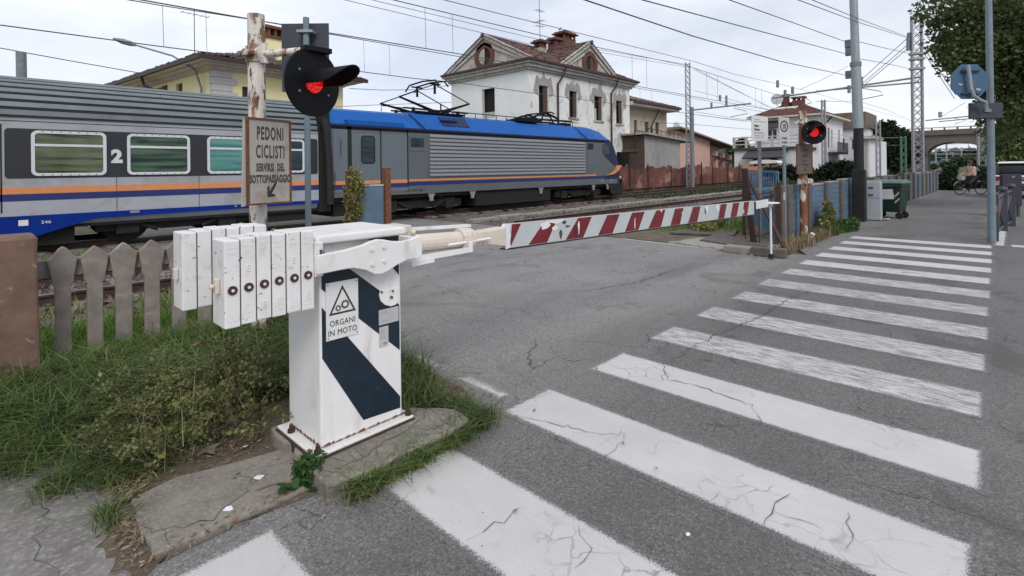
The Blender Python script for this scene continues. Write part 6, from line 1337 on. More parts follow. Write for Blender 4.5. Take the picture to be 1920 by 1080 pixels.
gr = thing('guard_rail', 'dark slate metal pedestrian guard rail with ball topped posts at the crosswalk end', 'railing', GP(1866, 452)); pp_ = [GP(1864, 452), GP(1881.5, 433), GP(1897, 424)]; hh = [.92, .95, .98]
for p, h in zip(pp_, hh): b = MB(); b.box((p.x-.055, p.y-.075, 0), (p.x+.055, p.y+.075, h)); b.tube([(p.x, p.y, h), (p.x, p.y, h+.02), (p.x, p.y, h+.06), (p.x, p.y, h+.11), (p.x, p.y, h+.13)], [.04, .075, .09, .075, .02], 12); b.build('post', 'railing_slate', gr)
b = MB()
for (p, h), (q, h2_) in zip(list(zip(pp_, hh))[:-1], list(zip(pp_, hh))[1:]):
    P0, P1 = Vector((p.x, p.y, 0)), Vector((q.x, q.y, 0)); b.tube([P0 + Vector((0, 0, h-.06)), P1 + Vector((0, 0, h2_-.06))], .028, 8); b.tube([P0 + Vector((0, 0, .12)), P1 + Vector((0, 0, .12))], .022, 8)
    m_ = (P0+P1)/2; b.tube([P0 + Vector((0, 0, .15)), m_ + Vector((0, 0, .5)), P0*.4+P1*.6 + Vector((0, 0, .84))], .018, 8); b.tube([P1 + Vector((0, 0, .15)), m_ + Vector((0, 0, .52)), P1 + Vector((0, 0, .84))], .018, 8)
b.build('rails', 'railing_slate', gr); p = pp_[0]; b = MB(); b.box((p.x-.058, p.y-.06, .62), (p.x-.0555, p.y+.06, .76)); b.build('sticker', 'sticker_orange', gr)
pd = GP(1898, 406); t = thing('information_panel', 'dark rectangular panel on two short legs behind the guard rail', 'panel', pd); a0, a1 = DP(1881, 387, 15.6), DP(1917, 387, 15.6); xv = Vector((a1.x-a0.x, a1.y-a0.y, 0)); w_ = xv.length; xv.normalize(); bk = Vector((-xv.y, xv.x, 0)); hz = DP(1881, 327, 15.6).z - a0.z; z0 = a0.z
PQ = lambda a, z, tt: Vector((a0.x, a0.y, 0)) + xv*a + Vector((0, 0, z)) + bk*tt
b = MB(); b.prism([(0, z0), (w_, z0), (w_, z0+hz), (0, z0+hz)], PQ, 0, .12); b.build('panel', 'panel_dark', t, bev=.015); b = MB()
for a in (.04, w_-.1): b.prism([(a, 0), (a+.06, 0), (a+.06, z0-.001), (a, z0-.001)], PQ, .03, .09)
b.build('leg', 'railing_slate', t); b = MB(); b.prism([(w_*.45, z0+hz-.10), (w_*.6, z0+hz-.10), (w_*.6, z0+hz-.05), (w_*.45, z0+hz-.05)], PQ, -.012, -.001); b.build('handle', 'steel_grey', t)

# ---- white car parked tail towards us
car = thing('parked_car', 'white estate car with dark rear window parked beyond the guard rail', 'car', (33, -.75, 0)); cx, cyl, cyr = 32.9, .18, -1.62; cm = (cyl+cyr)/2
def csec(x, z0, z1, w0, w1): return [(x, cm+w0, z0), (x, cm+w0*1.02, (z0+z1)*.5), (x, cm+w1, z1), (x, cm-w1, z1), (x, cm-w0*1.02, (z0+z1)*.5), (x, cm-w0, z0)]
hw = (cyl-cyr)/2; b = MB(); b.loft([csec(cx+.12, .42, .95, hw*.95, hw*.9), csec(cx+.02, .40, 1.02, hw*.98, hw*.96), csec(cx+.15, .35, 1.08, hw, hw*.97), csec(cx+3.2, .32, 1.06, hw, hw*.97), csec(cx+4.2, .35, .92, hw*.97, hw*.9), csec(cx+4.5, .42, .75, hw*.9, hw*.8)], True); body = b.build('body', 'car_white', car, bev=.03)
b = MB(); b.loft([csec(cx+.2, 1.06, 1.08, hw*.95, hw*.94), csec(cx+.45, 1.06, 1.62, hw*.94, hw*.76), csec(cx+2.1, 1.06, 1.66, hw*.94, hw*.76), csec(cx+3.1, 1.05, 1.08, hw*.92, hw*.85)], True); b.build('cabin', 'car_glass', car, bev=.03)
b = MB(); b.loft([csec(cx+.28, 1.625, 1.67, hw*.80, hw*.76), csec(cx+.6, 1.64, 1.72, hw*.80, hw*.76), csec(cx+2.1, 1.665, 1.70, hw*.78, hw*.72)], True); b.build('roof', 'car_white', car, bev=.02)
b = MB()
for s in (-1, 1): b.tube([(cx+.5, cm+s*hw*.74, 1.73), (cx+.6, cm+s*hw*.74, 1.78), (cx+2.2, cm+s*hw*.74, 1.76)], .02, 6)
b.build('roof_rail', 'steel_grey', car)
b = MB(); b.prism([(-hw*.78, 1.13), (hw*.78, 1.13), (hw*.66, 1.56), (-hw*.66, 1.56)], lambda y, z, tt: (cx+.235+(z-1.13)*.42-tt, cm+y, z), 0, .02); b.build('rear_window', 'car_glass', car)
b = MB(); b.box((cx-.06, cm-hw*.97, .38), (cx+.1, cm+hw*.97, .62)); b.build('bumper', 'panel_dark', car, bev=.03)
b = MB(); b.box((cx-.0, cm-hw*.72, .66), (cx+.03, cm+hw*.72, .9)); b.build('tailgate_panel', 'car_glass', car)
for s in (-1, 1): b = MB(); b.box((cx-.015, cm+s*hw*.93, .84), (cx+.12, cm+s*hw*.74, 1.04)); b.build('tail_light', 'tail_red', car, bev=.02)
for x in (cx+.85, cx+3.6):
    for s in (-1, 1): b = MB(); b.tube([(x, cm+s*hw*1.0, .33), (x, cm+s*hw*.78, .33)], .33, 20); wh = b.build('wheel', 'black_rubber', car); b = MB(); b.tube([(x, cm+s*hw*1.012, .33), (x, cm+s*hw*.995, .33)], .2, 14); b.build('rim', 'bike_metal', wh)
b = MB(); b.box((cx-.018, cm-.26, .70), (cx-.002, cm+.26, .82)); b.build('number_plate', 'plate_white', car)

# ---- bicycle and the woman on it
bc = GP(1820, 365); fd = -RGT; sdv = Vector((-fd.y, fd.x, 0))       # rides towards the left of the view
BQ = lambda a, z, s=0.: Vector((bc.x, bc.y, 0)) + fd*a + sdv*s + Vector((0, 0, z))
bk_ = thing('bicycle', 'city bicycle with pale handlebar basket gear ridden by the woman in pink', 'bicycle', bc)
for a in (.55, -.55):
    b = MB(); n = 26; cW = BQ(a, .35); b.loft([[cW + (fd*math.cos(2*math.pi*k/n) + Vector((0, 0, 1))*math.sin(2*math.pi*k/n))*rr + sdv*oo for rr, oo in ((.35, 0), (.325, .02), (.30, 0), (.325, -.02))] for k in range(n+1)], True, False); wh = b.build('wheel', 'black_rubber', bk_)
    b = MB()
    for k in range(10): e = (fd*math.cos(2*math.pi*k/10) + Vector((0, 0, 1))*math.sin(2*math.pi*k/10))*.31; b.tube([cW, cW+e], .003, 4)
    b.tube([cW - sdv*.05, cW + sdv*.05], .025, 8); b.build('spokes', 'bike_metal', wh)
    b = MB(); b.loft([[cW + (fd*math.cos(R(t_)) + Vector((0, 0, 1))*math.sin(R(t_)))*.375 + sdv*s for s in (-.03, .03)] + [cW + (fd*math.cos(R(t_)) + Vector((0, 0, 1))*math.sin(R(t_)))*.37 + sdv*s for s in (.03, -.03)] for t_ in ((range(60, 190, 12)) if a < 0 else range(20, 120, 12))], True); b.build('mudguard', 'bike_metal', bk_)
b = MB()
for p in ([(.55, .35), (.42, .80)], [(.42, .80), (.38, .98)], [(.44, .72), (.02, .30)], [(.02, .30), (-.14, .80)], [(.02, .30), (-.55, .35)], [(-.10, .66), (-.55, .35)], [(.43, .66), (-.02, .42)]): b.tube([BQ(*p[0]), BQ(*p[1])], .018, 8)
b.build('frame', 'black_paint', bk_)
b = MB(); b.tube([BQ(.28, 1.0, -.28), BQ(.38, 1.03, -.2), BQ(.42, 1.0, 0), BQ(.38, 1.03, .2), BQ(.28, 1.0, .28)], .014, 8); b.build('handlebar', 'bike_metal', bk_)
b = MB(); b.tube([BQ(-.28, .83), BQ(-.12, .85), BQ(.02, .83)], [.09, .07, .025], 10); b.build('saddle', 'black_rubber', bk_)
b = MB(); b.loft([[BQ(.48+a*k, z, c_*k*1.1) for a, c_ in ((-1, -1), (1, -1), (1, 1), (-1, 1))] for z, k in ((.78, .09), (.98, .13))], True); b.build('basket', 'satellite', bk_)
b = MB(); b.tube([BQ(.02, .30, -.09), BQ(.02, .30, .09)], .03, 8); b.bar(BQ(.02, .30, .1), BQ(.12, .18, .1), .02); b.bar(BQ(.02, .30, -.1), BQ(-.08, .42, -.1), .02); b.build('crank', 'bike_metal', bk_)
def skin_mesh(name, pts, edges, rad, mat, parent, sub=2, root=0):
    org = ORG[parent.name]; me = bpy.data.meshes.new(name); me.from_pydata([tuple(Vector(p)-org) for p in pts], edges, [])
    o = bpy.data.objects.new(name, me); COL.objects.link(o); o.parent = parent; ORG[o.name] = Vector(org); me.materials.append(MATS[mat])
    sm = o.modifiers.new('skin', 'SKIN'); sm.use_smooth_shade = True
    for i, d in enumerate(me.skin_vertices[0].data): rr = rad[i]; d.radius = rr if isinstance(rr, tuple) else (rr, rr); d.use_root = (i == root)
    s_ = o.modifiers.new('sub', 'SUBSURF'); s_.levels = s_.render_levels = sub; return o
wm = thing('person', 'woman with short black hair, pink sleeveless top and dark trousers astride a bicycle', 'person', bc)
hipL, hipR = BQ(-.14, .94, .09), BQ(-.14, .94, -.09)
J = dict(pel=BQ(-.16, .95), wai=BQ(-.12, 1.12), che=BQ(-.06, 1.32), nek=BQ(-.02, 1.48), hed=BQ(.02, 1.56), shL=BQ(-.05, 1.42, .17), shR=BQ(-.05, 1.42, -.17), elL=BQ(.10, 1.18, .24), elR=BQ(.10, 1.18, -.24), wrL=BQ(.27, 1.06, .24), wrR=BQ(.27, 1.06, -.24),
    hiL=BQ(-.15, .90, .10), hiR=BQ(-.15, .90, -.10), knL=BQ(.16, .60, .13), knR=BQ(.05, .52, -.13), anL=BQ(.02, .26, .13), anR=BQ(-.06, .12, -.16), toL=BQ(.17, .20, .14), toR=BQ(.09, .05, -.16))
ks = list(J); ix = {k: i for i, k in enumerate(ks)}; rad = dict(pel=.13, wai=.105, che=.13, nek=.05, hed=.05, shL=.055, shR=.055, elL=.04, elR=.04, wrL=.028, wrR=.028, hiL=.09, hiR=.09, knL=.062, knR=.062, anL=.04, anR=.04, toL=.03, toR=.03)
E_ = [('pel', 'wai'), ('wai', 'che'), ('che', 'nek'), ('nek', 'hed'), ('che', 'shL'), ('che', 'shR'), ('shL', 'elL'), ('shR', 'elR'), ('elL', 'wrL'), ('elR', 'wrR'), ('pel', 'hiL'), ('pel', 'hiR'), ('hiL', 'knL'), ('hiR', 'knR'), ('knL', 'anL'), ('knR', 'anR'), ('anL', 'toL'), ('anR', 'toR')]
pts = [J[k] for k in ks]; ed = [(ix[a], ix[c_]) for a, c_ in E_]; rr = [rad[k] for k in ks]
for s, wn in ((1, 'wrL'), (-1, 'wrR')):                      # palm, four fingers closed on the grip, thumb
    w0 = J[wn]; palm = w0 + fd*.07 + Vector((0, 0, -.02)); pts.append(palm); rr.append((.034, .018)); pi = len(pts)-1; ed.append((ix[wn], pi))
    for k in range(4):
        p1 = palm + fd*.045 + sdv*s*(.026*(k-1.5)) + Vector((0, 0, .005)); p2 = p1 + fd*.012 + Vector((0, 0, -.035)); pts += [p1, p2]; rr += [.010, .008]; ed += [(pi, len(pts)-2), (len(pts)-2, len(pts)-1)]
    p1 = palm - sdv*s*.04 + fd*.015; p2 = p1 + fd*.03 + Vector((0, 0, -.02)); pts += [p1, p2]; rr += [.011, .009]; ed += [(pi, len(pts)-2), (len(pts)-2, len(pts)-1)]
hp = [J['hed'] + Vector((0, 0, .0)), J['hed'] + fd*.02 + Vector((0, 0, .10)), J['hed'] + fd*.01 + Vector((0, 0, .19))]
base_i = len(pts); pts += hp[1:]; rr += [(.085, .095), .07]; ed += [(ix['hed'], base_i), (base_i, base_i+1)]
pts += [hp[1] + fd*.105 + Vector((0, 0, -.02))]; rr += [.016]; ed += [(base_i, len(pts)-1)]                    # nose
bd = skin_mesh('body', pts, ed, rr, 'skin', wm)
hc = hp[1]
b = MB()
def ball(mb, c, rx, ry, rz, lo=-90, hi=90, n=16, m=10, back=None):
    rows = []
    for j in range(m+1):
        la = R(lo + (hi-lo)*j/m); rows.append([c + fd*(math.cos(la)*math.cos(2*math.pi*k/n)*rx) + sdv*(math.cos(la)*math.sin(2*math.pi*k/n)*ry) + Vector((0, 0, math.sin(la)*rz)) for k in range(n)])
    mb.loft(rows, True)
ball(b, hc + Vector((0, 0, .055)) - fd*.018, .125, .125, .125, -20); ball(b, hc - fd*.055 + Vector((0, 0, -.01)), .085, .118, .14); b.build('hair', 'hair_black', wm, smooth=True)
b = MB()
for s in (-1, 1): ball(b, hc + fd*.098 + sdv*s*.034 + Vector((0, 0, .012)), .012, .014, .010)
b.build('eyes', 'hair_black', wm); b = MB(); ball(b, hc + fd*.088 + Vector((0, 0, -.062)), .014, .028, .009); b.build('mouth', 'tail_red', wm)
b = MB()
for s in (-1, 1): ball(b, hc + sdv*s*.102 - fd*.0 + Vector((0, 0, -.005)), .025, .014, .035)
b.build('ears', 'skin', wm)
tk = ['pel', 'wai', 'che', 'nek', 'shL', 'shR']; skin_mesh('top', [J['pel'] + Vector((0, 0, .02)), J['wai'], J['che'], J['nek'] - Vector((0, 0, .04)), J['shL'], J['shR'], J['shL'].lerp(J['elL'], .3), J['shR'].lerp(J['elR'], .3)], [(0, 1), (1, 2), (2, 3), (2, 4), (2, 5), (4, 6), (5, 7)], [.155, .135, .155, .065, .075, .075, .062, .062], 'shirt_pink', wm)
skin_mesh('trousers', [J['pel'], J['hiL'], J['hiR'], J['knL'], J['knR'], J['anL'] + Vector((0, 0, .05)), J['anR'] + Vector((0, 0, .06))], [(0, 1), (0, 2), (1, 3), (2, 4), (3, 5), (4, 6)], [.145, .11, .11, .082, .082, .062, .062], 'trousers_dark', wm)
for k, a in (('L', .0), ('R', .0)): b = MB(); p, q = J['an'+k], J['to'+k]; b.tube([p - fd*.04 - Vector((0, 0, .03)), p - Vector((0, 0, .03)), q, q + fd*.03], [.035, .048, .04, .015], 10); b.build('shoe', 'shoe_pale', wm, smooth=True)
# ================================================================ overhead line: masts, arms, wires
def lattice(name, label, base, h, w_, gap, mat='lattice_grey', legw=.07, ang=0., step=.42, bands=()):
    t = thing(name, label, 'catenary mast', base); B = Vector(base); a = Vector((math.cos(ang), math.sin(ang), 0)); c = Vector((-a.y, a.x, 0))
    for s in (-1, 1):
        b = MB(); q = B + a*s*gap/2
        b.add([q + a*x*legw/2 + c*y*w_/2 + Vector((0, 0, z)) for z in (0, h) for x, y in ((-1, -1), (1, -1), (1, 1), (-1, 1))], [(0, 3, 2, 1), (4, 5, 6, 7), (0, 1, 5, 4), (1, 2, 6, 5), (2, 3, 7, 6), (3, 0, 4, 7)]); b.build('leg', mat, t)
    b = MB(); n = int(h/step)
    for f in (-1, 1):
        for i in range(n):
            z0, z1 = h*i/n, h*(i+1)/n; p, q = B - a*(gap/2-.02) + c*f*w_*.42, B + a*(gap/2-.02) + c*f*w_*.42
            b.bar(p + Vector((0, 0, z0)), q + Vector((0, 0, z1)), .03, .012, c); b.bar(q + Vector((0, 0, z0)), p + Vector((0, 0, z1)), .03, .012, c)
    b.build('lacing', mat, t)
    if bands:
        b = MB()
        for z in bands: b.prism([(-gap*.72, -w_*.8), (gap*.72, -w_*.8), (gap*.72, w_*.8), (-gap*.72, w_*.8)], lambda x, y, tt: B + a*x + c*y + Vector((0, 0, tt)), z, z+.11)
        b.build('band', mat, t)
    return t
# mast A: right of centre on the near side
ma = GP(1722, 366); mz = DP(1714, 30, 26).z
ma = Vector((36., 3.2, 0)); mz = XP(1714, 30, 36.).z
mA = lattice('catenary_mast', 'tall grey lattice catenary mast rising from the panel fence near the big tree', ma, mz, .22, .46, ang=R(-62), bands=(XP(1716, 113, 36).z, XP(1716, 103, 36).z, XP(1716, 131, 36).z))
b = MB(); e0 = XP(1710, 146, 36); 
b.tube([(36, 3.05, e0.z), (36, XP(1448, 184, 36).y, XP(1448, 184, 36).z)], .055, 8); b.tube([(36, 3.05, e0.z-.28), (36, XP(1530, 172, 36).y, XP(1530, 171, 36).z)], .045, 8); b.build('cantilever', 'lattice_grey', mA)
b = MB()
for (u, v, u2, v2) in ((1703, 70, 1612, 152), (1704, 82, 1618, 156), (1703, 90, 1622, 158)): b.tube([XP(u, v, 36), XP(u2, v2, 36)], .018, 5)
for (u, v, u2, v2) in ((1726, 80, 1792, 178), (1726, 90, 1790, 185)): b.tube([XP(u, v, 36.2), XP(u2, v2, 45)], .018, 5)
b.build('stay', 'wire_metal', mA)
b = MB()
for (u, v) in ((1458, 158), (1486, 170), (1472, 176), (1615, 152), (1592, 168), (1704, 70), (1703, 79), (1703, 88)): q = XP(u, v, 35.9); b = MB(); b.tube([q + Vector((0, 0, -.2)), q + Vector((0, 0, .25))], .09, 8); b.build('insulator', 'steel_grey', mA)
b = MB(); q = XP(1614, 165, 36); b.tube([q, XP(1650, 171, 36), XP(1656, 178, 36), XP(1612, 187, 36)], .025, 6); q = XP(1490, 181, 36); b.tube([q, XP(1515, 186, 36), XP(1522, 192, 36), XP(1500, 200, 36)], .025, 6); b.build('steady_arm', 'steel_grey', mA)
# mast B: beyond the tracks
mb_ = Vector((36.5, 16.6, 0)); mzb = YP(1294, 119, 16.6).z
mB = lattice('catenary_mast', 'grey lattice catenary mast beyond the tracks, in front of the pink house', mb_, mzb, .22, .30, ang=R(-60), legw=.08)
b = MB(); X0 = mb_.x; b.tube([(X0, 16.5, XP(1304, 206, X0).z), (X0, XP(1408, 194, X0).y, XP(1408, 194, X0).z)], .055, 8); b.tube([XP(1376, 203, X0), XP(1398, 208, X0), XP(1402, 213, X0), XP(1370, 219, X0)], .025, 6); b.build('cantilever', 'lattice_grey', mB)
b = MB(); b.tube([(mb_.x-.45, mb_.y-.5, 0), (mb_.x-.45, mb_.y-.5, YP(1303, 204, 16.4).z)], .13, 10); b.build('support_tube', 'steel_grey', mB)
b = MB()
for u, v in ((1334, 198), (1362, 185), (1362, 195), (1350, 184)): q = XP(u, v, X0); b = MB(); b.tube([q + Vector((0, 0, -.2)), q + Vector((0, 0, .22))], .08, 8); b.build('insulator', 'steel_grey', mB)
b = MB()
for p, q in (((1300, 130), (1470, 214)), ((1302, 128), (1440, 200)), ((1302, 170), (1440, 205)), ((1304, 210), (1402, 225))): b.tube([YP(*p, 16.4), YP(*q, 16.2)], .014, 5)
b.build('stay', 'wire_metal', mB)
for u, v, v2, X0, w_, lab, m_ in ((1545, 187, 330, 60, .3, 'slim lattice catenary mast in front of the white red-roofed house', 'lattice_grey'), (1647, 225, 300, 75, .45, 'slim lattice mast in front of the white box building', 'lattice_grey'), (1694, 255, 322, 72, .5, 'green painted lattice mast left of the tall grey lattice mast', 'green_steel'), (1842, 200, 320, 62, .7, 'lattice catenary mast seen in front of the bridge arch', 'lattice_grey')):
    p = XP(u, 300, X0); zt = XP(u, v, X0).z; mm = lattice('catenary_mast', lab, (p.x, p.y, 0), zt, .2, w_, m_, .1, R(-50), .8)
    if X0 == 62: b = MB(); b.tube([XP(1836, 216, X0), XP(1735, 226, X0)], .06, 6); b.tube([XP(1836, 221, X0), XP(1760, 228, X0)], .05, 6); b.tube([XP(1790, 222, X0), XP(1812, 226, X0), XP(1790, 232, X0)], .03, 6); q = XP(1763, 220, X0); b.tube([q, q + Vector((0, 0, .5))], .15, 8); b.tube([XP(1765, 219, X0), XP(1810, 192, X0)], .02, 5); b.build('cantilever', m_, mm)
    if X0 == 72: b = MB(); b.tube([XP(1700, 258, X0), XP(1650, 259, X0)], .06, 6); b.tube([XP(1700, 272, X0), XP(1660, 273, X0)], .04, 6); b.build('cantilever', m_, mm)
for i, (u, X0, v) in enumerate(((1775, 190, 262), (1755, 230, 274), (1803, 250, 276), (1787, 330, 285))):
    p = XP(u, 305, X0); t = thing('catenary_mast', ('thin portal mast framed by the bridge arch, nearest of those beyond it', 'thin mast at the left of the bridge arch opening', 'thin mast right of centre in the bridge arch opening', 'faint smallest mast in the bridge arch opening')[i], 'catenary mast', (p.x, p.y, 0)); zt = XP(u, v, X0).z; b = MB(); b.box((p.x-.2, p.y-.2, 0), (p.x+.2, p.y+.2, zt)); b.build('shaft', 'lattice_grey', t); b = MB(); b.bar((p.x, p.y+8, zt-1.2), (p.x, p.y-8, zt-1.2), .25); b.bar((p.x, p.y+8, zt-2.6), (p.x, p.y-6, zt-2.6), .2); b.build('crossarm', 'lattice_grey', t)
p = YP(43, 150, 19.); t = thing('pole', 'plain grey pole sticking up behind the roof of the coach at the far left', 'pole', (p.x, p.y, 0)); b = MB(); b.tube([(p.x, p.y, 0), (p.x-.03, p.y, YP(43, 98, 19.).z)], .11, 10); b.build('shaft', 'steel_grey', t); b = MB(); q = YP(48, 151, 19.); b.tube([(p.x, p.y, q.z), (p.x+.3, p.y, q.z)], .04, 6); b.build('insulator', 'steel_grey', t)
def wpath(pix, y): return [YP(u, v, y) for u, v in pix]
def sagged(pts, n=6):
    out = []
    for a, c in zip(pts, pts[1:]): out += [a.lerp(c, i/n) for i in range(n)]
    return out + [pts[-1]]
def catenary(label, mess, cont, drops, y, r=.013):
    t = thing('overhead_line', label, 'overhead wire', YP(*mess[0], y)); M_, C_ = wpath(mess, y), wpath(cont, y)
    b = MB(); b.tube(M_, r, 5); b.build('messenger_wire', 'wire_metal', t); b = MB(); b.tube(C_, r, 5); b.build('contact_wire', 'wire_metal', t)
    def zat(P, x):
        for a, c in zip(P, P[1:]):
            if a.x <= x <= c.x: return a.z + (c.z-a.z)*(x-a.x)/max(1e-6, c.x-a.x)
    for u, v in drops:
        x = YP(u, v, y).x; z0, z1 = zat(M_, x), zat(C_, x)
        if z0 and z1: b = MB(); b.tube([(x, y, z0), (x+.02, y, z1)], .006, 4); b.build('dropper', 'wire_metal', t)
catenary('near overhead line: messenger and contact wire over the empty track with droppers', [(500, -58), (738, 0), (1033, 71), (1287, 123), (1400, 160), (1480, 185)], [(200, -11), (265, 0), (618, 62), (860, 101), (1290, 179), (1480, 213)], [(797, 50), (848, 60), (1068, 100), (1100, 100), (1185, 120), (1212, 120), (1325, 140), (1345, 140), (1416, 170), (1428, 170)], 9.05, .011)
catenary('overhead line above the train touching its pantograph, with droppers', [(0, -42), (300, 10), (525, 45), (618, 64), (860, 106), (1290, 182), (1410, 206), (1480, 220)], [(0, 47), (300, 87), (682, 135), (775, 147), (850, 154), (995, 174), (1290, 213), (1400, 228)], [(305, 50), (386, 50), (682, 100), (730, 100), (1085, 150), (1105, 150), (1200, 180), (1222, 180)], 15.05, .014)
def feeder(label, pix, y, r=.012): tag(MB().tube(wpath(pix, y), r, 5).build('feeder_wire', 'wire_metal'), label, 'wire')
feeder('lowest wire running over the derelict house to the top of the far lattice mast', [(500, -36), (647, 0), (989, 82), (1118, 97), (1294, 127)], 16.5)
feeder('higher wire running over the derelict house to the top of the far lattice mast', [(600, -24), (698, 0), (1009, 74), (1294, 122)], 16.5)
feeder('long wire passing just above the brick chimney and on towards the white house', [(700, -34), (833, 0), (1023, 47), (1300, 115), (1380, 140), (1463, 158), (1530, 175), (1690, 222)], 12.0, .013)
feeder('high wire meeting the tubular grey catenary pole at its lowest insulator', [(1000, -30), (1097, 0), (1300, 68), (1463, 115), (1595, 143)], 3.0, .008)
feeder('high wire meeting the tubular grey catenary pole between two others', [(1100, -28), (1205, 0), (1400, 52), (1594, 103)], 3.0, .008)
feeder('high wire meeting the tubular grey catenary pole at its topmost insulator', [(1260, -42), (1368, 0), (1480, 40), (1593, 81)], 3.0, .008)
feeder('lower of two high wires descending to the tall lattice mast by the tree', [(1400, -38), (1497, 0), (1610, 42), (1704, 72)], 2.9, .009)
feeder('upper of two high wires descending to the tall lattice mast by the tree', [(1430, -40), (1523, 0), (1612, 36), (1704, 70)], 2.9, .009)
feeder('upper short wire from the grey catenary pole to the tall lattice mast', [(1609, 78), (1650, 88), (1708, 101)], 2.92, .009)
feeder('lower short wire from the grey catenary pole to the tall lattice mast', [(1610, 110), (1650, 117), (1708, 129)], 2.92, .009)
feeder('thin wire above the coach roof running to the yellow house eave', [(-60, 82), (0, 90), (120, 112), (262, 137)], 22, .015)
feeder('thin wire from the lone pole towards the yellow house', [(48, 151), (90, 158), (140, 166), (200, 172)], 19, .012)
feeder('wire looping from the far lattice mast past the white house at mid height', [(1305, 215), (1360, 222), (1440, 231), (1560, 250), (1700, 280)], 16.3, .014)
feeder('wire drooping from the far lattice mast past the white house, lowest', [(1200, 228), (1310, 234), (1400, 242), (1480, 248), (1640, 268)], 17.6, .016)
feeder('slack wire from the pantograph side behind the signal disc to the derelict house', [(655, 166), (720, 169), (800, 168), (846, 159)], 20.5, .014)
feeder('thin wire low over the engine roof towards the derelict house', [(628, 200), (700, 197), (846, 192)], 20.5, .012)
feeder('fan wire from the grey catenary pole down left over the tracks', [(1590, 124), (1540, 150), (1500, 168)], 6.5, .01)
feeder('thin wire under the cantilever running right past the grey pole to the bridge', [(1530, 190), (1610, 190), (1660, 205), (1760, 250)], 9.0, .016)

# ================================================================ red netting fence beyond the tracks
nf = thing('netting_fence', 'long wall hung with faded red orange netting along the far side of the tracks', 'fence', (40, 17.3, 0)); r = random.Random(12)
x = 24.; k = 0
while x < 62:
    w_ = r.uniform(2.2, 3.4); h = 1.72 + r.uniform(-.12, .2); n = 12; rows = []
    b = MB(); b.box((x, 17.32, -.02), (x+w_-.02, 17.42, 1.30)); b.build('sheet', ('dark_rust', 'net_red')[k % 3 > 0] if 0 else 'net_red', nf)
    b = MB(); top = [h + r.uniform(-.14, .06) - .14*math.sin(math.pi*i/n) for i in range(n+1)]
    b.loft([[(x+w_*i/n, 17.20+.04*math.sin(i*1.3+k), .25), (x+w_*i/n, 17.18+.05*math.sin(i*1.7+k), 1.0), (x+w_*i/n, 17.2+.03*math.sin(i+k), top[i]), (x+w_*i/n, 17.22+.03*math.sin(i+k), top[i]), (x+w_*i/n, 17.24+.05*math.sin(i*1.7+k), 1.0), (x+w_*i/n, 17.26, .25)] for i in range(n+1)], True); b.build('net', 'net_red', nf)
    b = MB(); b.box((x-.03, 17.10, 0), (x+.03, 17.16, h+r.uniform(-.1, .25))); b.build('stake', 'dark_rust', nf); x += w_; k += 1

# ================================================================ vegetation
def tree(name, label, base, h, clumps, n, leaf, mat, seed, trunk_r=.18, limbs=5, group=None, wide=.55, cat='tree', bark='bark'):
    rs = np.random.RandomState(seed); r = random.Random(seed); t = thing(name, label, cat, base, group); B = Vector(base)
    b = MB(); top = B + Vector((0, 0, h)); b.tube([B, B.lerp(top, .35) + Vector((r.uniform(-.1, .1), r.uniform(-.1, .1), 0))*h*.1, B.lerp(top, .7), top], [trunk_r*1.25, trunk_r, trunk_r*.7, trunk_r*.3], 10)
    for i in range(min(limbs, len(clumps))):
        c = Vector(clumps[i][0]); s = B.lerp(top, r.uniform(.35, .7)); m_ = s.lerp(c, .5) + Vector((0, 0, .15*(c-s).length)); b.tube([s, m_, c], [trunk_r*.5, trunk_r*.32, trunk_r*.1], 7)
    b.build('trunk', bark, t)
    P = crown_points(rs, clumps, n); np_mesh('crown', leaf_faces(rs, P, leaf, wide=wide), mat, t); return t
def clump_set(seed, c, rad, n, k=.45):
    rs = np.random.RandomState(seed); d = unit(rs.normal(size=(n, 3))); rr = rs.random((n, 1))**.5; P = np.array(c) + d*rr*np.array(rad)*.75
    return [(tuple(c), tuple(np.array(rad)*.62))] + [(tuple(p), tuple(np.array(rad)*k*(.6+.6*rs.random()))) for p in P]
ct = DP(1945, 60, 17.5); tb = Vector((27.5, -3.4, 0))
cl = clump_set(5, ct, (3.1, 3.1, 4.0), 26, .33)
cl += [(tuple(DP(u, v, 17.0)), (rr, rr, rr*.8)) for u, v, rr in ((1760, 15, .75), (1790, 50, .8), (1775, 85, .55), (1795, 105, .7), (1835, 90, 1.), (1850, 25, 1.2), (1815, 5, .9), (1870, 140, .9), (1840, 150, .6), (1905, 190, 1.), (1880, 175, .6), (1805, 178-50, .4), (1900, 100, 1.4))]
tree('plane_tree', 'big leafy plane tree hanging over the octagonal sign', tb, 8, cl, 42000, .135, 'leaf_plane', 21, .28, 9, wide=.8)
def bush(name, label, pts, n, leaf, mat, seed, cat='bush', wide=.55, stems=True, group=None):
    rs = np.random.RandomState(seed); c0 = pts[0][0]; t = thing(name, label, cat, (c0[0], c0[1], 0), group)
    if stems:
        b = MB()
        for c, r_ in pts: b.tube([(c[0], c[1], -.05), (c[0]+r_[0]*.2, c[1], max(.05, c[2]))], [min(.06, r_[0]*.06), min(.03, r_[0]*.03)], 5)
        b.build('stem', 'bark', t)
    P = crown_points(rs, pts, n, .4); P[:, 2] = np.maximum(P[:, 2], .01); np_mesh('foliage', leaf_faces(rs, P, leaf, wide=wide), mat, t); return t
def px_clumps(lst, X0):
    out = []
    for u, v, rp in lst: p = XP(u, v, X0); d = (p-EYE).dot(FWD); r_ = rp/960*d; out.append((tuple(p), (r_, r_, r_)))
    return out
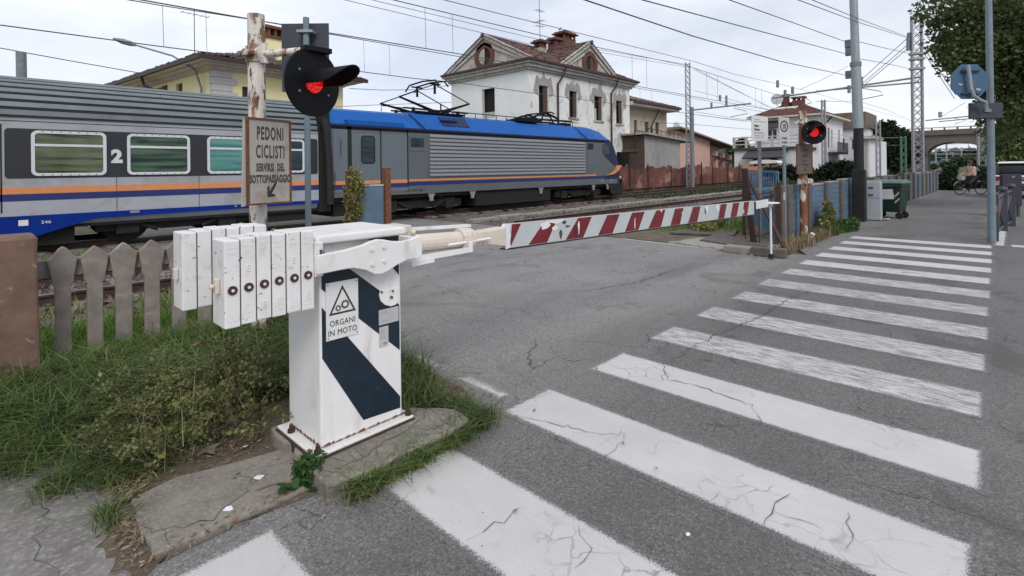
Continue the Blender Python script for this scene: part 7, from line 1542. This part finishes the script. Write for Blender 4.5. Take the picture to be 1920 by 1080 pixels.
def far_tree(name, label, lst, X0, n, leaf, mat, seed, cat='tree', trunk=.2):
    cl = px_clumps(lst, X0); c = cl[0][0]; return tree(name, label, (c[0], c[1], 0), max(1.5, c[2]), cl, n, leaf, mat, seed, trunk, 4, cat=cat)
far_tree('dark_tree', 'dense dark green tree behind the white box building', [(1672, 262, 24), (1655, 250, 14), (1668, 236, 10), (1690, 255, 15), (1685, 285, 22), (1662, 285, 20), (1700, 272, 14), (1643, 240, 7), (1655, 232, 5), (1708, 290, 16), (1685, 305, 18)], 105, 9000, .55, 'leaf_dark', 31, 'tree', .4)
far_tree('bushy_tree', 'mid green bushy tree below the plane tree', [(1885, 255, 24), (1905, 235, 22), (1870, 280, 16), (1900, 285, 22), (1920, 260, 30), (1865, 250, 12), (1940, 230, 30), (1885, 215, 14), (1900, 210, 16), (1880, 300, 18), (1910, 300, 18)], 56, 9000, .36, 'leaf_sunny', 33)
far_tree('bushy_tree', 'dark tree high behind the white car', [(1930, 160, 34), (1905, 165, 20), (1915, 130, 26), (1950, 230, 40), (1895, 185, 12)], 72, 7000, .5, 'leaf_dark', 34)
far_tree('leafy_tree', 'green tree between the pink house and the white terrace', [(1372, 292, 12), (1382, 280, 8), (1362, 300, 8), (1368, 282, 6), (1380, 302, 9)], 95, 2500, .5, 'leaf_mid', 35)
far_tree('round_tree', 'dark rounded tree peeping over the terrace railing of the white house', [(1390, 268, 9), (1383, 274, 6), (1397, 272, 7)], 110, 1200, .5, 'leaf_dark', 36)
bush('hedge', 'dark hedge in front of the white house right of the rusty far signal', px_clumps([(1545, 324, 12), (1560, 315, 12), (1580, 311, 10), (1595, 314, 10), (1530, 328, 10), (1570, 326, 14), (1590, 324, 12)], 52), 5000, .28, 'leaf_dark', 41)
bush('hedge', 'dark shrubs behind the blue gate and the speed sign post', px_clumps([(1455, 325, 12), (1475, 320, 12), (1490, 325, 12), (1440, 322, 9), (1515, 330, 12)], 34), 3500, .2, 'leaf_dark', 42)
bush('shrub', 'tall dark green shrub at the end of the panel fence left of the cyclist', px_clumps([(1778, 335, 14), (1782, 320, 10), (1772, 350, 10), (1790, 350, 9)], 42), 2600, .2, 'leaf_dark', 43)
bush('shrub', 'dark green shrub behind the cyclist', px_clumps([(1845, 335, 15), (1835, 345, 12), (1856, 340, 14), (1848, 322, 10), (1815, 340, 10), (1803, 345, 10)], 46), 3200, .22, 'leaf_dark', 44)
bush('hedge', 'pale green hedge seen through the bridge arch', px_clumps([(1790, 306, 9), (1810, 301, 9), (1830, 303, 9), (1845, 305, 10), (1770, 309, 6), (1750, 312, 5), (1735, 312, 6)], 185), 2500, .8, 'leaf_mid', 45)
rs = np.random.RandomState(50); n = 26000; az = rs.uniform(-.62, .9, n); d = rs.uniform(330, 420, n); hmax = 7 + 3*np.sin(az*23) + 2*np.sin(az*61+1)
Pf = np.stack([np.cos(az)*d, np.sin(az)*d, rs.random(n)**1.2*hmax], 1); tag(np_mesh('distant_treeline', leaf_faces(rs, Pf, 2.6, wide=.8), 'leaf_dark'), 'low band of far off trees along the horizon', kind='stuff')
# grass: long and arching in front of the fence, bright behind it, short tufts along the kerb
def grass(name, label, polys, n, h, w_, mat, seed, z=.0, **k):
    rs = np.random.RandomState(seed); out = []; tot = sum(abs((p[2]-p[0])*(p[3]-p[1])) for p in polys)
    for x0, y0, x1, y1 in polys:
        m_ = max(1, int(n*abs((x1-x0)*(y1-y0))/tot)); q = np.stack([rs.uniform(x0, x1, m_), rs.uniform(y0, y1, m_), np.full(m_, z)], 1)
        f = np.sin(q[:, 0]*7.3+seed)*np.cos(q[:, 1]*6.1) + rs.normal(size=m_)*.5; out.append(q[f > -.75])
    return tag(blade_mesh(name, rs, np.concatenate(out), h, w_, mat, **k), label, kind='stuff')
grass('long_grass', 'long dark green arching grass in front of the picket fence', [(-1.4, 4.45, .3, 5.35), (.3, 4.1, 1.0, 5.4), (1.0, 3.7, 1.75, 5.6)], 13000, .22, .0075, 'grass_blade', 61, lean=1.2, curl=1.0)
grass('bright_grass', 'bright green grass round the feet of the pickets', [(-1.4, 5.9, 2.4, 7.0), (.7, 5.4, 1.6, 5.8), (-1.2, 5.25, 1.5, 5.8)], 14000, .13, .008, 'grass_bright', 62, lean=.6)
grass('trodden_grass', 'short thin grass creeping over the pavement edge', [(-.6, 4.0, .35, 4.5), (.15, 3.75, .6, 4.3), (.5, 3.45, .95, 4.0), (.36, 3.55, .5, 3.75)], 2600, .13, .006, 'grass_blade', 63, lean=1.3, curl=1.2)
rs = np.random.RandomState(90); q = np.concatenate([np.stack([x + rs.normal(size=m_)*sx_, y + rs.normal(size=m_)*sy_, np.zeros(m_)], 1) for x, y, sx_, sy_, m_ in ((.1, 3.95, .12, .07, 420), (.3, 3.55, .05, .07, 260), (.47, 3.42, .03, .04, 160), (-.35, 4.15, .2, .08, 420), (.62, 3.38, .06, .03, 160), (.42, 3.05, .02, .05, 90), (-.1, 3.7, .05, .03, 90))])
tag(blade_mesh('grass_tufts', rs, q, .085, .005, 'grass_blade', lean=1.5, curl=1.2), 'small grass tufts growing out of the pavement cracks', kind='stuff')
grass('kerb_grass', 'green grass sloping down from the barrier cabinet to the road', [(1.86, 2.74, 2.22, 3.1), (1.86, 3.1, 2.42, 3.7), (1.8, 3.7, 2.5, 4.9), (1.8, 4.9, 2.3, 5.9)], 9500, .20, .0065, 'grass_blade', 64, lean=1.0, curl=.8)
rs = np.random.RandomState(65); a = rs.rand(2600); q = np.stack([1.3 + a*.98 + rs.normal(size=2600)*.03, 2.335 + .05*a + rs.normal(size=2600)*.028 + .10*np.clip(a-.8, 0, 1), np.zeros(2600)], 1); q = q[np.sin(a[:]*21)+rs.normal(size=2600)*.4 > -.35]
q = q[(q[:, 1] < 2.40) | (q[:, 0] > 2.12)]; tag(blade_mesh('kerb_grass', rs, q, .10, .0055, 'grass_blade', lean=1.2, curl=1.0), 'dark grass along the foot of the kerb slab', kind='stuff')
rs = np.random.RandomState(66); q = np.concatenate([np.stack([2.13 + rs.rand(900)*.16, 2.42 + rs.rand(900)*.34, np.zeros(900)], 1)]); tag(blade_mesh('kerb_grass', rs, q, .09, .0055, 'grass_blade', lean=1.2, curl=1.0), 'dark grass round the right end of the kerb slab', kind='stuff')
grass('trackside_grass', 'rough grass strip below the red netting beyond the tracks', [(23.5, 12.4, 62, 17.15)], 16000, .17, .03, 'grass_dark', 67)
grass('track_weeds', 'pale weeds between the rails beyond the road', [(12.2, 4.6, 17, 7.0)], 2200, .16, .014, 'grass_bright', 68)
grass('track_weeds', 'weeds among the ballast behind the picket fence', [(-3, 6.9, 2.2, 8.0), (-3, 10.1, 2.4, 13)], 3500, .16, .012, 'grass_bright', 69)
grass('dry_grass', 'dry straw coloured grass behind the picket fence', [(-2, 6.6, 2.3, 8.1)], 2500, .12, .008, 'grass_dry', 70, lean=1.4)
grass('fence_weeds', 'dry weeds along the foot of the far panel fence', [(11.6, 2.75, 14.6, 3.1), (10.3, 2.75, 11.7, 3.1)], 1400, .22, .01, 'grass_dry', 71)
grass('fence_weeds', 'green weeds along the foot of the far panel fence', [(13.6, 2.7, 16.6, 3.1), (11.7, 2.9, 13.8, 3.12)], 1400, .22, .012, 'grass_blade', 72)
def wbush(name, label, lst, n, leaf, mat, seed, cat='weed', wide=.6): return bush(name, label, [((x, y, z), (rx, ry, rz)) for x, y, z, rx, ry, rz in lst], n, leaf, mat, seed, cat, wide)
rs = np.random.RandomState(81); br_ = thing('bramble_bush', 'low tangle of trailing small leaved weeds between the counterweights and the ground', 'weed', (1.05, 3.6, 0)); LV = []; LS_ = []; sb_ = MB()
for k in range(150):
    o = np.array([rs.uniform(.62, 1.26), rs.uniform(3.25, 4.35), 0.]); hgt = (.12 + .34*np.clip((o[0]-.6)/.6, 0, 1))*(.5 + .8*rs.rand()); a = rs.uniform(-2.6, 2.6) - 1.7; ln = rs.uniform(.12, .42); pts = []
    for q in range(9):
        u = q/8; pts.append(o + np.array([math.cos(a)*ln*u + .02*math.sin(u*9+k), math.sin(a)*ln*u + .02*math.cos(u*7+k), hgt*math.sin(min(1, u*1.25)*1.75)*(1-.18*u) + .012]))
    sb_.tube([Vector(p) for p in pts], [.003]*5 + [.0018]*4, 4, False); P_ = np.array(pts); m_ = rs.randint(48, 86)
    tt = rs.rand(m_)**.8*7.99; i0 = tt.astype(int); C = P_[i0] + (P_[np.minimum(i0+1, 8)]-P_[i0])*(tt-i0)[:, None] + rs.normal(size=(m_, 3))*.014; C[:, 2] = np.maximum(C[:, 2], .012); LV.append(C)
sb_.build('stem', 'bark', br_); LV = np.concatenate(LV); sz = np.where(rs.rand(len(LV), 1) < .2, .032, .0195); np_mesh('leaves', leaf_faces(rs, LV, sz, wide=.65), 'leaf_weed', br_)
rs = np.random.RandomState(83); q = np.stack([.6 + rs.rand(260)*.7, 3.2 + rs.rand(260)*1.0, .02 + rs.rand(260)*.12], 1)[:90]; tag(blade_mesh('dry_stalks', rs, q, .22, .004, 'grass_dry', lean=1.6, curl=.6), 'dry stalks sticking out of the bramble', kind='stuff')
wbush('tall_weed', 'tall dark leafy weed right behind the cabinet', [(1.93, 3.1, .25, .09, .14, .26), (1.95, 3.3, .5, .08, .16, .24), (1.98, 3.6, .4, .12, .2, .3), (1.9, 3.9, .45, .12, .2, .3), (1.94, 3.15, .55, .05, .06, .16)], 3400, .042, 'leaf_mid', 82, wide=.4)
rs = np.random.RandomState(84); bw = thing('broadleaf_weed', 'small broad leaved weed rosette at the corner of the kerb slab', 'weed', (1.18, 2.60, 0)); V = []
for i in range(44):
    a = rs.rand()*2*math.pi; L_ = .07 + .08*rs.rand(); e = rs.uniform(.15, 1.2); d = np.array([math.cos(a)*math.cos(e), math.sin(a)*math.cos(e), math.sin(e)]); s = np.array([-math.sin(a), math.cos(a), 0])*L_*.2; o = np.array([1.18, 2.60, .01]) + rs.normal(size=3)*np.array([.04, .03, .008]); dn = np.array([0, 0, -.02])
    V.append([o, o + d*L_*.45 + s, o + d*L_*.8 + s*.8 + dn, o + d*L_ + dn*1.6, o + d*L_*.8 - s*.8 + dn, o + d*L_*.45 - s])
np_mesh('leaves', np.array(V), 'leaf_broad', bw); rs = np.random.RandomState(85); P = crown_points(rs, [((1.2, 2.62, .09), (.09, .06, .08))], 500, .2); np_mesh('foliage', leaf_faces(rs, P, .03), 'leaf_broad', bw)
vu = [YP(u, v, 5.93) for u, v in ((662, 345), (658, 370), (665, 395), (655, 415), (668, 425), (672, 350))]
bush('climbing_vine', 'yellow green vine climbing the rusty post beside the blue grey sheet', [(tuple(p), (.06 + .03*(i % 3), .06, .10 + .04*(i % 2))) for i, p in enumerate(vu)] + [((vu[0].x+dx, 5.93, z), (rx, .08, .18)) for dx, z, rx in ((.02, .3, .16), (-.05, .55, .12), (.06, .75, .14), (-.03, .95, .09), (.05, 1.15, .12), (-.06, 1.3, .07), (.08, 1.42, .09), (-.02, 1.5, .05), (.03, 1.56, .06))], 2200, .045, 'leaf_vine', 86, 'vine')
wbush('weed_clump', 'green weed clump at the end of the crosswalk by the panel fence', [(15.0, 2.72, .12, .4, .2, .18), (14.6, 2.8, .1, .3, .15, .15), (15.5, 2.75, .1, .3, .15, .12)], 1500, .09, 'leaf_broad', 87)
wbush('weed_clump', 'brown green weed clump growing beside the rusty far signal pole', [(14.2, 3.0, .4, .25, .1, .45), (13.9, 3.0, .25, .2, .1, .25), (14.5, 3.0, .3, .2, .1, .35)], 1300, .08, 'leaf_weed', 88)
wbush('weed_clump', 'pale weeds between the barrier boom tip and the rails', [(13.2, 5.6, .2, .7, .5, .25), (14.5, 6, .2, .7, .5, .3), (12.6, 5.3, .12, .4, .3, .15)], 2500, .09, 'leaf_vine', 89)
# dead leaves and straw on the pavement
rs = np.random.RandomState(91)
def litter(name, label, spots, n, size, mat, long=False):
    w_ = np.array([s[4] for s in spots], float); k = rs.choice(len(spots), n, p=w_/w_.sum()); S_ = np.array([s[:4] for s in spots])[k]
    C = np.stack([S_[:, 0] + rs.normal(size=n)*S_[:, 2], S_[:, 1] + rs.normal(size=n)*S_[:, 3], .012 + rs.rand(n)*.018], 1)
    a = rs.rand(n)*6.28; d = np.stack([np.cos(a), np.sin(a), rs.normal(size=n)*.25], 1); t_ = np.stack([-np.sin(a), np.cos(a), rs.normal(size=n)*.3], 1); s = size*(.4 + rs.rand(n, 1)*.9)
    V = np.stack([C, C + d*s*.5 + t_*s*(.06 if long else .3), C + d*s, C + d*s*.5 - t_*s*(.06 if long else .3)], 1); V[..., 2] = np.maximum(V[..., 2], .009); return tag(np_mesh(name, V, mat), label, kind='stuff')
LS = [(.53, 3.2, .05, .12, 3), (.48, 2.8, .03, .12, 2.5), (.8, 3.38, .18, .10, 3), (.5, 3.75, .15, .15, 2), (1.1, 3.25, .1, .06, 1), (.75, 2.6, .25, .03, 2), (1.6, 2.36, .25, .035, 2), (2.25, 2.6, .06, .12, 2), (2.45, 2.95, .07, .22, 3), (2.0, 2.8, .1, .06, 1), (.2, 4.2, .3, .15, 2), (1.05, 2.95, .15, .1, .7)]
litter('dead_leaves', 'brown dead leaves strewn over the pavement and kerb', LS, 800, .026, 'dead_leaf'); litter('straw', 'dry straw and twigs lying on the pavement', LS, 900, .055, 'grass_dry', True)
litter('dead_leaves', 'dead leaves and rubble at the foot of the blue gate', [(11.8, 3.0, .8, .15, 1), (13.2, 2.95, .5, .08, 1)], 700, .08, 'dead_leaf')
litter('road_specks', 'small leaf scraps scattered on the road', [(4, 2.9, 2.5, 1.2, 1), (2.2, 1.5, 1., .9, 1), (1.0, 1.5, .5, .8, 1)], 46, .03, 'dead_leaf')
r = random.Random(3)
for i, (u, v, s, lab) in enumerate(((255, 866, .035, 'crumpled white paper scrap lying at the edge of the short grass'), (430, 956, .04, 'white paper scrap in the crack of the concrete slab'), (487, 897, .04, 'flattened white paper scrap on the slab near the cabinet'), (460, 838, .025, 'tiny white paper scrap below the bramble'), (408, 806, .025, 'round white scrap at the edge of the bramble'), (1290, 1003, .02, 'small white scrap on the asphalt between the crosswalk stripes'), (1662, 413, .22, 'white litter on the ground beside the grey cabinet'))):
    s *= .75; c = GP(u, v, .02 if u < 1000 else .012); b = MB(); n = 7; ring = [(c.x + s*math.cos(6.28*k/n)*r.uniform(.5, 1.1), c.y + s*math.sin(6.28*k/n)*r.uniform(.4, .9), c.z + r.uniform(.003, s*.35)) for k in range(n)]
    b.add(ring + [(c.x, c.y, c.z + s*.3), (c.x, c.y, c.z-.004)], [(k, (k+1) % n, n) for k in range(n)] + [((k+1) % n, k, n+1) for k in range(n)]); tag(b.build('paper_scrap', 'litter_white'), lab, 'litter')
for u, v, s, lab in ((390, 842, .07, 'dry plane leaf lying beside the bramble stems'), (335, 826, .06, 'curled brown plane leaf at the edge of the grass')):
    c = GP(u, v, .03); b = MB(); pts = []
    for k in range(15): a = 6.28*k/15; rr = s*(1. if k % 3 == 0 else .55); pts.append((c.x + rr*math.cos(a), c.y + rr*math.sin(a), c.z + .012*math.sin(a*2+1)))
    b.add(pts + [(c.x, c.y, c.z+.012)], [(k, (k+1) % 15, 15) for k in range(15)]); tag(b.build('fallen_leaf', 'dead_leaf'), lab, 'leaf')
for (p, q, lab) in (((470, 925), (545, 905), 'thin brown twig lying beside the broad leaved weed'), ((255, 905), (395, 790), 'long dry stalk lying from the grass towards the bramble')): tag(MB().tube([GP(*p, .02), (GP(*p, .02)+GP(*q, .02))/2 + Vector((0, 0, .02)), GP(*q, .03)], [.004, .005, .003], 6).build('twig', 'dead_leaf'), lab, 'twig')
# loose boards, curb blocks and rubble by the far barrier post
for i, (pp, z, lab) in enumerate((([(1312, 450), (1345, 437), (1392, 449), (1372, 459)], .05, 'weathered brown board lying in front of the gate'), ([(1255, 436), (1290, 428), (1385, 430), (1375, 441)], .045, 'long grey brown board lying nearest the rails'), ([(1372, 458), (1395, 446), (1450, 452), (1440, 462)], .04, 'dark brown board lying under the guard rail'))):
    c = [GP(u, v, z) for u, v in pp]; b = MB(); b.prism([(p.x, p.y) for p in c], lambda x, y, t_: (x, y, t_), z-.035, z+.01); tag(b.build('ground_board', 'mat_rubber', bev=.006), lab, 'board')
c = GP(1388, 474, 0); b = MB(); b.box((c.x-.12, c.y-.28, 0), (c.x+.12, c.y+.28, .13)); tag(b.build('concrete_block', 'concrete', bev=.02), 'rough concrete block at the road edge before the barrier tip', 'block')
c0, c1 = GP(1410, 478), GP(1475, 484); b = MB(); b.bar(c0 + Vector((0, 0, .08)), c1 + Vector((0, 0, .08)), .2, .16); tag(b.build('kerb_block', 'fence_post_concrete', bev=.02), 'dark kerb stone beneath the leaning strut', 'kerb')
c = GP(1522, 448); b = MB(); pts = [c + Vector((.0, .1, .04)), c + Vector((.1, -.15, .1)), c + Vector((.3, -.4, .12)), c + Vector((.55, -.55, .06))]; tag(b.tube([GP(1500, 452, .04), GP(1515, 450, .06), GP(1522, 443, .14), GP(1524, 438, .2)], .05, 8).build('bent_pipe', 'soffit'), 'bent pale conduit at the foot of the rusty far signal', 'pipe')
# orange awning and rubbish seen over the gate
c = XP(1421, 318, 40); b = MB(); b.loft([[(40+a, c.y+s*1.9, c.z+z) for a, z in ((-1, -.25), (-.9, .25), (.9, .25), (1, -.25))] for s in (-.42, .42)], True); tag(b.build('garden_canopy', 'flag_orange'), 'orange canopy showing above the blue gate', 'canopy')
c = XP(1430, 306, 41); b = MB(); b.prism([(-1.1, 0), (1.0, -.05), (.9, .15), (0, .26), (-.9, .18)], lambda y, z, t_: (t_, c.y+y, c.z+z), 41, 42.5); tag(b.build('white_parasol', 'plate_white'), 'white canopy top showing in front of the white house doorway', 'canopy')
